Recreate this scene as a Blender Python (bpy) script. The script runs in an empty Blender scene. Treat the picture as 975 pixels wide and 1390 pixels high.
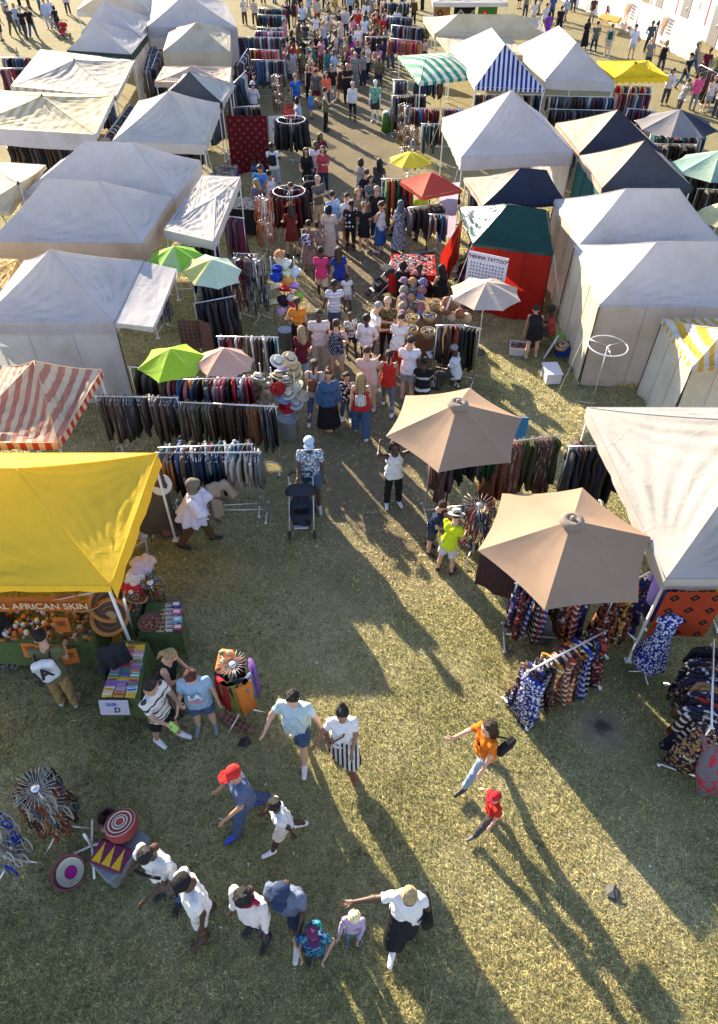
import bpy, math, random
import numpy as np
from mathutils import Vector, Matrix
R = math.radians
random.seed(7); rng = np.random.default_rng(7)
SC = bpy.context.scene
COL = SC.collection
CAMH, PITCH, FPX, PCX, PCY = 9.8, R(43), 939.0, 487.5, 650.0
FW = np.array([0, math.cos(PITCH), -math.sin(PITCH)]); UPV = np.array([0, math.sin(PITCH), math.cos(PITCH)])

def at(px, py, z=0.0):
    """world point at height z seen at photo pixel (px,py)"""
    d = FW*FPX + np.array([px-PCX, 0, 0]) + UPV*(PCY-py)
    t = (z-CAMH)/d[2]
    return np.array([d[0]*t, d[1]*t, z])
def depth_of(p): return float(np.dot(np.array(p)-np.array([0, 0, CAMH]), FW))

# ---------------------------------------------------------------- objects
def link(o, parent=None):
    COL.objects.link(o)
    if parent is not None: o.parent = parent
    return o
def tag(o, label=None, cat=None, group=None, kind=None):
    if label: o['label'] = label
    if cat: o['category'] = cat
    if group: o['group'] = group
    if kind: o['kind'] = kind
    return o
def empty(name, loc, label, cat, group=None, rz=0.0):
    o = bpy.data.objects.new(name, None); o.empty_display_size = 0.1
    o.location = [float(v) for v in loc]; o.rotation_euler = (0, 0, rz)
    link(o); return tag(o, label, cat, group)
def mesh_data(name, v, f, mats=(), mi=None, smooth=True, uv=None, colors=None):
    me = bpy.data.meshes.new(name)
    v = np.asarray(v, dtype=np.float32).reshape(-1, 3)
    if isinstance(f, np.ndarray) and f.ndim == 2:
        n = f.shape[1]
        me.vertices.add(len(v)); me.vertices.foreach_set('co', v.ravel())
        me.loops.add(f.size); me.loops.foreach_set('vertex_index', f.ravel().astype(np.int32))
        me.polygons.add(len(f)); me.polygons.foreach_set('loop_start', np.arange(0, f.size, n, dtype=np.int32))
        try: me.polygons.foreach_set('loop_total', np.full(len(f), n, dtype=np.int32))
        except Exception: pass
        me.update(calc_edges=True)
    else:
        me.from_pydata([tuple(map(float, p)) for p in v], [], [tuple(map(int, q)) for q in f])
    for m in mats: me.materials.append(m)
    if mi is not None: me.polygons.foreach_set('material_index', np.asarray(mi, dtype=np.int32))
    if smooth: me.polygons.foreach_set('use_smooth', np.ones(len(me.polygons), dtype=bool))
    if uv is not None:
        l = me.uv_layers.new(name='UVMap')
        vi = np.empty(len(me.loops), dtype=np.int32); me.loops.foreach_get('vertex_index', vi)
        l.data.foreach_set('uv', np.asarray(uv, dtype=np.float32)[vi].ravel())
    if colors is not None:
        a = me.color_attributes.new('Col', 'FLOAT_COLOR', 'POINT')
        a.data.foreach_set('color', np.asarray(colors, dtype=np.float32).ravel())
    me.update()
    return me
def obj(name, me, parent=None, loc=None, rot=None, scale=None):
    o = bpy.data.objects.new(name, me); link(o, parent)
    if loc is not None: o.location = [float(x) for x in loc]
    if rot is not None: o.rotation_euler = rot
    if scale is not None: o.scale = (scale,)*3 if isinstance(scale, (int, float)) else scale
    return o

class MB:
    """collects simple shapes into one mesh"""
    def __init__(s): s.v = []; s.f = []; s.m = []; s.sm = []
    def add(s, v, f, m=0, smooth=False):
        o = len(s.v); s.v += [tuple(map(float, p)) for p in v]
        s.f += [tuple(i+o for i in q) for q in f]; s.m += [m]*len(f); s.sm += [smooth]*len(f); return s
    def box(s, c, d, rz=0.0, m=0, tilt=0.0, bev=0.0):
        hx, hy, hz = d[0]/2, d[1]/2, d[2]/2
        M = Matrix.Translation(c) @ Matrix.Rotation(rz, 4, 'Z') @ Matrix.Rotation(tilt, 4, 'X')
        if bev <= 0:
            v = [M @ Vector((x*hx, y*hy, z*hz)) for x in (-1, 1) for y in (-1, 1) for z in (-1, 1)]
            f = [(0, 1, 3, 2), (4, 6, 7, 5), (0, 4, 5, 1), (2, 3, 7, 6), (0, 2, 6, 4), (1, 5, 7, 3)]
            return s.add(v, f, m)
        b = min(bev, hx*.9, hy*.9, hz*.9); v = []
        for (z, i) in ((-hz, b), (-hz+b, 0), (hz-b, 0), (hz, b)):
            x, y = hx-i, hy-i
            c2 = b if i == 0 else b*.5
            for (a, e) in ((x-c2, -y), (x, -y+c2), (x, y-c2), (x-c2, y), (-x+c2, y), (-x, y-c2), (-x, -y+c2), (-x+c2, -y)): v.append(M @ Vector((a, e, z)))
        f = [tuple(range(7, -1, -1)), tuple(range(24, 32))]
        for k in range(3):
            for i in range(8): j = (i+1) % 8; f.append((k*8+i, k*8+j, k*8+8+j, k*8+8+i))
        return s.add(v, f, m)
    def tube(s, pts, r, n=6, m=0, cap=True, closed=False):
        pts = [Vector(p) for p in pts]; k = len(pts)
        rr = r if isinstance(r, (list, tuple)) else [r]*k
        v = []; up = Vector((0, 0, 1))
        for i, p in enumerate(pts):
            if closed: t = pts[(i+1) % k]-pts[i-1]
            else: t = pts[min(i+1, k-1)]-pts[max(i-1, 0)]
            if t.length < 1e-9: t = Vector((0, 0, 1))
            t.normalize()
            u = up if abs(t.z) < .95 else Vector((1, 0, 0))
            a = t.cross(u).normalized(); b = t.cross(a)
            for j in range(n):
                th = 2*math.pi*j/n; v.append(p+a*(rr[i]*math.cos(th))+b*(rr[i]*math.sin(th)))
        f = []
        for i in range(k if closed else k-1):
            i2 = (i+1) % k
            for j in range(n): j2 = (j+1) % n; f.append((i*n+j, i*n+j2, i2*n+j2, i2*n+j))
        if cap and not closed: f.append(tuple(range(n-1, -1, -1))); f.append(tuple((k-1)*n+j for j in range(n)))
        return s.add(v, f, m, True)
    def lathe(s, prof, c=(0, 0, 0), n=16, m=0, M=None, ell=1.0, mfun=None):
        v = []; f = []; mm = []
        for (r, z) in prof:
            for j in range(n):
                th = 2*math.pi*j/n; p = Vector((r*math.cos(th), r*ell*math.sin(th), z))
                if M is not None: p = M @ p
                v.append(p+Vector(c))
        for i in range(len(prof)-1):
            for j in range(n):
                j2 = (j+1) % n; f.append((i*n+j, i*n+j2, (i+1)*n+j2, (i+1)*n+j)); mm.append(mfun(i, j) if mfun else m)
        o = len(s.v); s.v += [tuple(p) for p in v]; s.f += [tuple(i+o for i in q) for q in f]; s.m += mm; s.sm += [True]*len(f); return s
    def sheet(s, P, m=0, smooth=True):
        """P: (nu,nv,3) grid"""
        P = np.asarray(P); nu, nv = P.shape[:2]
        f = [(i*nv+j, (i+1)*nv+j, (i+1)*nv+j+1, i*nv+j+1) for i in range(nu-1) for j in range(nv-1)]
        return s.add(P.reshape(-1, 3), f, m, smooth)
    def data(s, name, mats, smooth=None):
        me = bpy.data.meshes.new(name); me.from_pydata(s.v, [], s.f)
        for m in mats: me.materials.append(m)
        me.polygons.foreach_set('material_index', np.asarray(s.m, dtype=np.int32))
        sm = s.sm if smooth is None else [smooth]*len(s.f)
        me.polygons.foreach_set('use_smooth', np.asarray(sm, dtype=bool)); me.update(); return me
    def build(s, name, mats, parent=None, loc=None, rot=None):
        if not isinstance(mats, (list, tuple)): mats = [mats]
        return obj(name, s.data(name, mats), parent, loc, rot)

# ---------------------------------------------------------------- materials
_mats = {}
def srgb(h):
    if isinstance(h, str):
        h = h.lstrip('#'); c = [int(h[i:i+2], 16)/255 for i in (0, 2, 4)]
        return tuple(((x/12.92) if x <= .04045 else ((x+.055)/1.055)**2.4) for x in c)
    return tuple(h)
class NT:
    def __init__(s, name):
        s.m = bpy.data.materials.new(name); s.m.use_nodes = True; s.t = s.m.node_tree; s.t.nodes.clear()
        s.out = s.n('ShaderNodeOutputMaterial')
    def n(s, typ, ins=None, **kw):
        nd = s.t.nodes.new(typ)
        for k, v in kw.items(): setattr(nd, k, v)
        for k, v in (ins or {}).items():
            if isinstance(v, bpy.types.NodeSocket): s.t.links.new(v, nd.inputs[k])
            else:
                if isinstance(v, tuple) and len(v) == 3 and nd.inputs[k].type == 'RGBA': v = (*v, 1)
                nd.inputs[k].default_value = v
        return nd
    def mix(s, fac, a, b, typ='MIX'):
        nd = s.t.nodes.new('ShaderNodeMix'); nd.data_type = 'RGBA'; nd.blend_type = typ
        for sock, v in ((nd.inputs[0], fac), (nd.inputs[6], a), (nd.inputs[7], b)):
            if isinstance(v, bpy.types.NodeSocket): s.t.links.new(v, sock)
            else: sock.default_value = (*v, 1) if isinstance(v, tuple) and len(v) == 3 else v
        return nd.outputs[2]
    def math(s, op, a, b=0.0, c=0.0):
        nd = s.t.nodes.new('ShaderNodeMath'); nd.operation = op
        for i, v in enumerate((a, b, c)):
            if isinstance(v, bpy.types.NodeSocket): s.t.links.new(v, nd.inputs[i])
            else: nd.inputs[i].default_value = v
        return nd.outputs[0]
    def noise(s, scale, detail=3, vec=None, rough=.55):
        ins = {'Scale': scale, 'Detail': detail, 'Roughness': rough}
        if vec is not None: ins['Vector'] = vec
        return s.n('ShaderNodeTexNoise', ins)
    def ramp(s, fac, pts):
        nd = s.t.nodes.new('ShaderNodeValToRGB'); s.t.links.new(fac, nd.inputs[0]); e = nd.color_ramp.elements
        while len(e) < len(pts): e.new(.5)
        for i, (p, c) in enumerate(pts): e[i].position = p; e[i].color = (*c, 1) if len(c) == 3 else c
        return nd.outputs[0]
    def done(s, col, rough=.8, transl=0.0, bump=None, bstr=.3, bdist=.02, metal=0.0, spec=.3, tcol=None):
        ins = {'Base Color': col, 'Roughness': rough, 'Metallic': metal, 'Specular IOR Level': spec}
        nrm = None
        if bump is not None:
            b = s.n('ShaderNodeBump', {'Height': bump, 'Strength': bstr, 'Distance': bdist}); nrm = b.outputs[0]; ins['Normal'] = nrm
        p = s.n('ShaderNodeBsdfPrincipled', ins); sh = p.outputs[0]
        if transl > 0:
            ti = {'Color': tcol if tcol is not None else col}
            if nrm is not None: ti['Normal'] = nrm
            tr = s.n('ShaderNodeBsdfTranslucent', ti); mx = s.n('ShaderNodeMixShader', {0: transl, 1: sh, 2: tr.outputs[0]}); sh = mx.outputs[0]
        s.t.links.new(sh, s.out.inputs[0]); return s.m
def dark(c, k): return tuple(x*k for x in c)

def plain(c, rough=.6, metal=0.0, spec=.4, var=.18, scale=9.0, bstr=.0):
    """solid painted / plastic / wood / metal colour with slight wear"""
    c = srgb(c); key = ('p', c, rough, metal, var, scale, bstr)
    if key in _mats: return _mats[key]
    t = NT('surface'); tc = t.n('ShaderNodeTexCoord')
    n = t.noise(scale, 4, tc.outputs['Object'])
    col = t.mix(t.math('MULTIPLY', n.outputs[0], var*2), c, dark(c, .55))
    _mats[key] = t.done(col, rough, bump=n.outputs[0] if bstr else None, bstr=bstr, metal=metal, spec=spec)
    return _mats[key]
def cloth(c, pat=None, c2=None, sc=1.0, rough=.85, transl=0.0):
    """clothing: pat None/stripe/vstripe/dots/floral/check/speck"""
    c = srgb(c); c2 = srgb(c2) if c2 is not None else dark(c, .4)
    key = ('c', c, pat, c2, sc, transl)
    if key in _mats: return _mats[key]
    t = NT('fabric'); tc = t.n('ShaderNodeTexCoord'); ob = tc.outputs['Object']
    n = t.noise(14, 3, ob); base = t.mix(t.math('MULTIPLY', n.outputs[0], .3), c, dark(c, .6))
    if pat in ('stripe', 'vstripe', 'check'):
        sp = t.n('ShaderNodeSeparateXYZ', {0: ob})
        def st(sock, w): return t.math('GREATER_THAN', t.math('FRACT', t.math('MULTIPLY', sock, w*sc)), .55 if pat != 'stripe' else .74)
        if pat == 'stripe': fac = st(sp.outputs[2], 11)
        elif pat == 'vstripe': fac = st(sp.outputs[0], 16)
        else: fac = t.math('MULTIPLY', t.math('ADD', st(sp.outputs[2], 9), st(sp.outputs[0], 9)), .5)
        base = t.mix(fac, base, c2)
    elif pat == 'dots':
        vo = t.n('ShaderNodeTexVoronoi', {'Vector': ob, 'Scale': 22*sc, 'Randomness': .2})
        base = t.mix(t.math('LESS_THAN', vo.outputs['Distance'], .3), base, c2)
    elif pat == 'floral':
        vo = t.n('ShaderNodeTexVoronoi', {'Vector': ob, 'Scale': 13*sc})
        n2 = t.noise(9*sc, 2, ob)
        f = t.math('GREATER_THAN', t.math('ADD', vo.outputs['Distance'], t.math('MULTIPLY', n2.outputs[0], .55)), .72)
        base = t.mix(f, base, c2)
    elif pat == 'speck':
        n2 = t.noise(38*sc, 2, ob)
        base = t.mix(t.math('GREATER_THAN', n2.outputs[0], .54), base, c2)
    f2 = t.noise(17, 4, ob)
    _mats[key] = t.done(base, rough, transl, bump=f2.outputs[0], bstr=.75, bdist=.035, spec=.15)
    return _mats[key]
def canvas(c, c2=None, per=.3, axis=0, transl=.32, rough=.75, dirt=.22, width=.5, bstr=.35):
    """tent canvas: optional stripes along uv axis, period per metres"""
    c = srgb(c); key = ('cv', c, c2, per, axis, transl, rough, dirt, width, bstr)
    if key in _mats: return _mats[key]
    t = NT('canvas'); tc = t.n('ShaderNodeTexCoord'); ob = tc.outputs['Object']
    n = t.noise(1.1, 5, ob, .6); n2 = t.noise(7, 4, ob)
    base = c
    if c2 is not None:
        uv = t.n('ShaderNodeSeparateXYZ', {0: tc.outputs['UV']})
        f = t.math('GREATER_THAN', t.math('FRACT', t.math('MULTIPLY', uv.outputs[axis], 1/per)), width)
        base = t.mix(f, c, srgb(c2))
    dm = t.ramp(n.outputs[0], [(.42, (1, 1, 1)), (.72, (1-dirt, 1-dirt*1.1, 1-dirt*1.35))])
    col = t.mix(1.0, base, dm, 'MULTIPLY')
    col = t.mix(.12, col, t.ramp(n2.outputs[0], [(.3, (.6, .58, .55)), (.6, (1, 1, 1))]), 'MULTIPLY')
    wv = t.n('ShaderNodeTexWave', {'Vector': ob, 'Scale': .35, 'Distortion': 9.0, 'Detail': 3.0, 'Detail Scale': 1.4})
    ds = t.n('ShaderNodeVectorMath', {0: ob, 1: t.n('ShaderNodeVectorMath', {0: t.noise(1.7, 3, ob).outputs['Color'], 1: (.9, .9, .9)}, operation='MULTIPLY').outputs[0]}, operation='ADD').outputs[0]
    vo = t.n('ShaderNodeTexVoronoi', {'Vector': ds, 'Scale': 1.15}, feature='DISTANCE_TO_EDGE')
    cr = t.ramp(vo.outputs['Distance'], [(0.0, (1, 1, 1)), (.09, (0, 0, 0))])
    h = t.math('ADD', t.math('ADD', t.math('MULTIPLY', n2.outputs[0], .35), t.math('MULTIPLY', wv.outputs['Fac'], .3)), t.math('MULTIPLY', cr, .28))
    _mats[key] = t.done(col, rough, transl, bump=h, bstr=bstr, bdist=.035, spec=.2)
    return _mats[key]
def objcol(pat=None):
    """garment cloth taking its dye from the object's own colour"""
    key = ('oc', pat)
    if key in _mats: return _mats[key]
    t = NT('garment'); oi = t.n('ShaderNodeObjectInfo'); tc = t.n('ShaderNodeTexCoord'); ob = tc.outputs['Object']
    c = oi.outputs['Color']; n = t.noise(12, 3, ob)
    base = t.mix(t.math('MULTIPLY', n.outputs[0], .5), c, (.01, .01, .012))
    off = t.n('ShaderNodeVectorMath', {0: ob, 1: t.n('ShaderNodeCombineXYZ', {0: t.math('MULTIPLY', oi.outputs['Random'], 30.0)}).outputs[0]}, operation='ADD').outputs[0]
    light = t.mix(.55, c, (.7, .66, .6)); 
    if pat == 'stripe':
        sp = t.n('ShaderNodeSeparateXYZ', {0: ob})
        base = t.mix(t.math('GREATER_THAN', t.math('FRACT', t.math('MULTIPLY', sp.outputs[0], 22)), .7), base, t.mix(.22, c, (.5, .48, .46)))
    elif pat == 'floral':
        vo = t.n('ShaderNodeTexVoronoi', {'Vector': off, 'Scale': 17.0})
        n2 = t.noise(11, 3, off)
        f = t.math('GREATER_THAN', t.math('ADD', vo.outputs['Distance'], t.math('MULTIPLY', n2.outputs[0], .6)), .74)
        c3 = t.n('ShaderNodeHueSaturation', {'Hue': t.math('ADD', .35, t.math('MULTIPLY', oi.outputs['Random'], .3)), 'Saturation': 1.1, 'Value': 1.2, 'Color': c}).outputs[0]
        base = t.mix(f, base, t.mix(t.math('GREATER_THAN', n2.outputs[0], .6), (.02, .015, .03), t.mix(t.math('GREATER_THAN', n2.outputs[0], .47), c3, light)))
    elif pat == 'check':
        sp = t.n('ShaderNodeSeparateXYZ', {0: ob})
        fa = t.math('GREATER_THAN', t.math('FRACT', t.math('MULTIPLY', sp.outputs[2], 8)), .6)
        base = t.mix(fa, base, light)
    f2 = t.noise(24, 2, ob)
    _mats[key] = t.done(base, .9, 0, bump=f2.outputs[0], bstr=.35, spec=.12)
    return _mats[key]
def attrcol(name='goods', rough=.8, transl=0.0):
    key = ('ac', rough, transl)
    if key in _mats: return _mats[key]
    t = NT(name); a = t.n('ShaderNodeVertexColor', layer_name='Col'); tc = t.n('ShaderNodeTexCoord')
    n = t.noise(17, 3, tc.outputs['Object']); base = t.mix(t.math('MULTIPLY', n.outputs[0], .55), a.outputs[0], t.mix(.8, a.outputs[0], (.02, .02, .02)))
    _mats[key] = t.done(base, rough, transl, bump=n.outputs[0], bstr=.3, spec=.2); return _mats[key]
def hairm(c):
    c = srgb(c); key = ('h', c)
    if key in _mats: return _mats[key]
    t = NT('hair'); ob = t.n('ShaderNodeTexCoord').outputs['Object']; mp = t.n('ShaderNodeMapping', {0: ob, 3: (60.0, 22.0, 9.0)}); n = t.noise(1.6, 4, mp.outputs[0], .7)
    col = t.mix(t.ramp(n.outputs[0], [(.38, (0, 0, 0)), (.66, (1, 1, 1))]), dark(c, .45), tuple(min(1, x*1.35+.006) for x in c))
    _mats[key] = t.done(col, .5, bump=n.outputs[0], bstr=.9, bdist=.03, spec=.35); return _mats[key]
METAL = lambda: plain((.62, .63, .64), .32, .85, var=.08)
WHITEMETAL = lambda: plain((.75, .75, .73), .4, 0, var=.1)
DARKMETAL = lambda: plain((.06, .06, .065), .4, .5)
WOOD = lambda: plain((.2, .11, .05), .6, var=.3, bstr=.2)
BLACK = lambda: plain((.015, .015, .017), .6)
# ---------------------------------------------------------------- camera, light, air
cam = bpy.data.cameras.new('camera'); co = bpy.data.objects.new('camera', cam); COL.objects.link(co)
cam.sensor_fit = 'VERTICAL'; cam.sensor_height = 36.0; cam.lens = 36*FPX/1390; cam.shift_y = -(695-PCY)/1390; cam.clip_end = 2000
co.location = (0, 0, CAMH); co.rotation_euler = (math.pi/2-PITCH, 0, 0); SC.camera = co
SUN_AZ, SUN_EL = R(31), R(19.5)      # left of straight ahead, low evening sun
SD = Vector((-math.sin(SUN_AZ)*math.cos(SUN_EL), math.cos(SUN_AZ)*math.cos(SUN_EL), math.sin(SUN_EL)))
sl = bpy.data.lights.new('sun', 'SUN'); sl.energy = 4.6; sl.angle = R(.55); sl.color = (1.0, .85, .63)
so = bpy.data.objects.new('sun', sl); COL.objects.link(so); so.rotation_euler = SD.to_track_quat('Z', 'Y').to_euler(); so.location = (-20, 30, 20)
w = bpy.data.worlds.new('World'); SC.world = w; w.use_nodes = True; wt = w.node_tree; bg = wt.nodes['Background']
sk = wt.nodes.new('ShaderNodeTexSky'); sk.sky_type = 'NISHITA'; sk.sun_disc = False; sk.sun_elevation = SUN_EL; sk.sun_rotation = -SUN_AZ
sk.air_density = 1.0; sk.dust_density = .3; sk.ozone_density = 1.8
tn = wt.nodes.new('ShaderNodeMix'); tn.data_type = 'RGBA'; tn.blend_type = 'MULTIPLY'; tn.inputs[0].default_value = 1.0; tn.inputs[7].default_value = (1.08, .93, .93, 1)
wt.links.new(sk.outputs[0], tn.inputs[6]); wt.links.new(tn.outputs[2], bg.inputs[0]); bg.inputs[1].default_value = .112
vs = SC.view_settings; vs.view_transform = 'Standard'; vs.look = 'None'; vs.exposure = 2.0; vs.gamma = 1.0; vs.use_curve_mapping = False
SC.cycles.max_bounces = 7; SC.cycles.diffuse_bounces = 4; SC.cycles.transmission_bounces = 4; SC.cycles.use_denoising = True

# ---------------------------------------------------------------- ground and grass
def lownoise(x, y, s=1.0):
    return (np.sin(1.3*s*x+.7*np.sin(.9*s*y))+np.sin(1.7*s*y+1.1*np.sin(1.1*s*x+2))+.6*np.sin(3.1*s*x-2.3*s*y+1)+.6*np.sin(2.7*s*x+3.7*s*y+.4))/3.2
def path_mask(x, y):
    c = np.interp(y, [7, 10, 14, 20, 30, 45, 70], [.2, .25, .1, -.4, -.6, -1.0, -2.0])
    hw = 1.0*np.interp(y, [6, 8, 12, 20, 30, 45], [.5, 1.2, 1.5, 1.9, 2.4, 3.0])
    d = np.abs(x-c)/hw; m = np.clip(1.5-d, 0, 1)*np.clip((y-6.5)/3, 0, 1)
    return np.clip(m+.25*lownoise(x, y, 1.5)*(m > .02), 0, 1)
def build_ground():
    xs = np.concatenate([[-400, -120, -60], np.linspace(-30, 30, 121), [60, 120, 400]])
    ys = np.concatenate([[-200, -60, -20, -5], np.linspace(0, 75, 251), [100, 160, 400]])
    X, Y = np.meshgrid(xs, ys, indexing='ij'); Z = .012*lownoise(X, Y, 1.7)*(np.abs(X) < 30)*(Y > 0)*(Y < 75)
    P = np.stack([X, Y, Z-.012], -1).reshape(-1, 3); nu, nv = X.shape
    i, j = np.meshgrid(np.arange(nu-1), np.arange(nv-1), indexing='ij'); a = (i*nv+j).ravel()
    F = np.stack([a, a+nv, a+nv+1, a+1], 1)
    pm = path_mask(X, Y).ravel()
    bare = np.exp(-(((X-3.66)**2+(Y-5.08)**2)/.06)).ravel()      # scorched patch on the lawn
    colr = np.stack([pm, bare, pm*0, pm*0+1], 1)
    t = NT('lawn'); a_ = t.n('ShaderNodeVertexColor', layer_name='Col'); s = t.n('ShaderNodeSeparateColor', {0: a_.outputs[0]})
    tc = t.n('ShaderNodeTexCoord'); ob = tc.outputs['Object']
    n1 = t.noise(.55, 5, ob, .65); n2 = t.noise(42, 5, ob, .7); n3 = t.noise(6, 4, ob, .6)
    green = t.mix(n3.outputs[0], (.24, .235, .10), (.38, .34, .17)); straw = t.mix(n3.outputs[0], (.5, .42, .23), (.64, .55, .34))
    f = t.ramp(t.math('ADD', t.math('MULTIPLY', n1.outputs[0], .6), t.math('MULTIPLY', n2.outputs[0], .45)), [(.46, (0, 0, 0)), (.68, (1, 1, 1))])
    nb = t.noise(.33, 4, ob, .6); lawn = t.mix(f, green, straw); lawn = t.mix(t.ramp(nb.outputs[0], [(.5, (0, 0, 0)), (.72, (.55, .55, .55))]), lawn, (.26, .2, .12))
    dist = t.n('ShaderNodeSeparateXYZ', {0: ob}).outputs[1]
    dry = t.n('ShaderNodeMapRange', {0: dist, 1: 16.0, 2: 34.0, 3: 0.0, 4: .75}).outputs[0]
    lawn = t.mix(dry, lawn, t.mix(n3.outputs[0], (.2, .17, .075), (.36, .29, .15)))
    worn = t.mix(n3.outputs[0], (.135, .102, .066), (.215, .167, .112))
    pmx = t.math('MULTIPLY', s.outputs[0], t.ramp(n3.outputs[0], [(.25, (.35,)*3), (.6, (1, 1, 1))]))
    col = t.mix(pmx, lawn, worn)
    pd_ = t.n('ShaderNodeVectorMath', {0: ob, 1: (3.66, 5.08, 0.0)}, operation='DISTANCE').outputs['Value']
    pd_ = t.math('ADD', pd_, t.math('ADD', t.math('MULTIPLY', n3.outputs[0], .3), t.math('MULTIPLY', n2.outputs[0], .3)))
    n5 = t.noise(75, 3, ob, .7); col = t.mix(t.ramp(n5.outputs[0], [(.40, (.85, .85, .85)), (.52, (0, 0, 0))]), col, (.06, .055, .025)); col = t.mix(t.ramp(pd_, [(.42, (1, 1, 1)), (.8, (0, 0, 0))]), col, (.21, .17, .125)); col = t.mix(t.ramp(pd_, [(.36, (1, 1, 1)), (.46, (0, 0, 0))]), col, (.085, .066, .05))
    m = t.done(col, .95, 0, bump=t.math('ADD', n2.outputs[0], t.math('MULTIPLY', n3.outputs[0], .6)), bstr=.7, bdist=.035, spec=.1)
    tag(obj('ground', mesh_data('ground', P, F, [m], colors=colr)), kind='structure')
build_ground()

TUFT = rng.random((613, 613))
def tuft(x, y, s):
    wx, wy = x+.35*s*np.sin(y*41+3*np.sin(x*7)), y+.35*s*np.sin(x*37+3*np.sin(y*9)); return TUFT[np.floor(wx/s).astype(int) % 613, np.floor(wy/s).astype(int) % 613]
def build_grass():
    N = 1450000
    u = rng.random(N); y = .4+26.8*u**1.9; x = (rng.random(N)-.5)*2*(5.2+.58*y)
    # keep what the neighbourhood of the view can see
    pm = path_mask(x, y); keep = rng.random(N) > pm*.93
    bare = np.exp(-(((x-3.66)**2+(y-5.0)**2)/.16)); keep &= rng.random(N) > bare*1.6
    keep &= rng.random(N) < .62+.38*lownoise(x, y, 2.3)
    x, y, pm = x[keep], y[keep], pm[keep]; N = len(x)
    dist = np.sqrt(x*x+y*y+60); k = np.clip(dist/9, .9, 2.2)
    L = (.014+.030*rng.random(N))*(.8+.4*lownoise(x, y, .9)); W = .0056*k*(.7+.6*rng.random(N))
    a = rng.random(N)*2*np.pi; lean = L*(.6+1.7*rng.random(N)); b = rng.random(N)*2*np.pi
    dx, dy = np.cos(a)*W, np.sin(a)*W
    z0 = -.006
    V = np.empty((N, 3, 3), np.float32)
    V[:, 0] = np.stack([x-dx, y-dy, np.full(N, z0)], 1); V[:, 1] = np.stack([x+dx, y+dy, np.full(N, z0)], 1)
    V[:, 2] = np.stack([x+lean*np.cos(b), y+lean*np.sin(b), L], 1)
    F = np.arange(3*N, dtype=np.int32).reshape(N, 3)
    d = np.clip(.44+.33*lownoise(x, y, .45)+.16*lownoise(y+3, x, 3.1)+.6*(rng.random(N)-.5)+.45*pm+.25*np.clip((y-9)/12, 0, 1), 0, 1)
    g = np.array([.295, .335, .12]); s = np.array([.95, .82, .46])
    C = g+(s-g)*d[:, None]**1.4; C *= ((.3+1.0*rng.random(N))*(.45+.75*tuft(x, y, .026)+.4*tuft(y+9, x, .06)))[:, None]
    C = np.concatenate([C, np.ones((N, 1))], 1).repeat(3, 0)
    t = NT('grass_blade'); at_ = t.n('ShaderNodeVertexColor', layer_name='Col')
    m = t.done(at_.outputs[0], .6, .62, spec=.25)
    tag(obj('grass', mesh_data('grass', V.reshape(-1, 3), F, [m], colors=C, smooth=False)), 'short dry trampled lawn grass across the fairground', 'grass', kind='stuff')
build_grass()
# ---------------------------------------------------------------- fabric roofs
def patch(a, b, p, q, n=14, sag=.1, seed=0, fold=1.0):
    """roof side between eave a-b and ridge p-q with sag and pulled folds"""
    a, b, p, q = map(np.array, (a, b, p, q)); r = np.random.default_rng(seed)
    u = np.linspace(0, 1, n+1)[:, None, None]; v = np.linspace(0, 1, n+1)[None, :, None]
    P = (a*(1-u)+b*u)*(1-v)+(p*(1-u)+q*u)*v
    U = u[:, :, 0]; V = v[:, :, 0]
    bow = 4*V*(1-V)
    z = -sag*bow*(.35+.65*4*U*(1-U))
    env = (4*U*(1-U))*V*(1-V)*4
    for cu in (0, 1):                      # folds fanning out of the eave corners
        ang = np.arctan2(V+1e-6, np.abs(U-cu)+1e-6); rad = np.hypot(U-cu, V)
        z = z+.022*fold*np.sin(ang*(19+7*r.random())+6*r.random())*np.exp(-rad*1.7)*np.clip(rad*4, 0, 1)*np.clip(env*4, 0, 1)
    z = z+.010*np.sin(9*U+5*r.random()+3*V)*env+.008*np.sin(13*V*(1+.3*U)+6*r.random())*env
    P[..., 2] += z
    e = np.linalg.norm(b-a); h = np.linalg.norm((p+q-a-b)/2)
    UV = np.stack([np.broadcast_to(U*e, P.shape[:2]), np.broadcast_to(V*h, P.shape[:2])], -1)
    return P, UV
def strip(a, b, d, n=16, out=.0, scal=0.0, seed=0, wave=.012, nrm=None):
    """hanging strip below edge a-b, depth d"""
    a, b = np.array(a), np.array(b); r = np.random.default_rng(seed)
    e = b-a; L = np.linalg.norm(e); nn = np.array([e[1], -e[0], 0])/max(1e-6, np.hypot(e[0], e[1])) if nrm is None else nrm
    U = np.linspace(0, 1, n+1)[:, None]; m = max(3, int(d/.22)+2) if d > .6 else 3
    V = np.linspace(0, 1, m)[None, :]
    dep = d*(1-scal*(.5+.5*np.cos(2*np.pi*U*L/.28))) if scal else d*(1+.04*np.sin(7*U+r.random()*6))
    P = a+e*U[..., None]*np.ones_like(V)[..., None]
    off = (.006+out*V+wave*V*np.sin(U*L*(6+3*r.random())+r.random()*6)+wave*.6*V*np.sin(U*L*15+r.random()*6))
    P = P+nn*off[..., None]; P[..., 2] -= dep*V
    UV = np.stack([U*L*np.ones_like(V), V*d*np.ones_like(U)], -1)
    return P, UV
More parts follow.
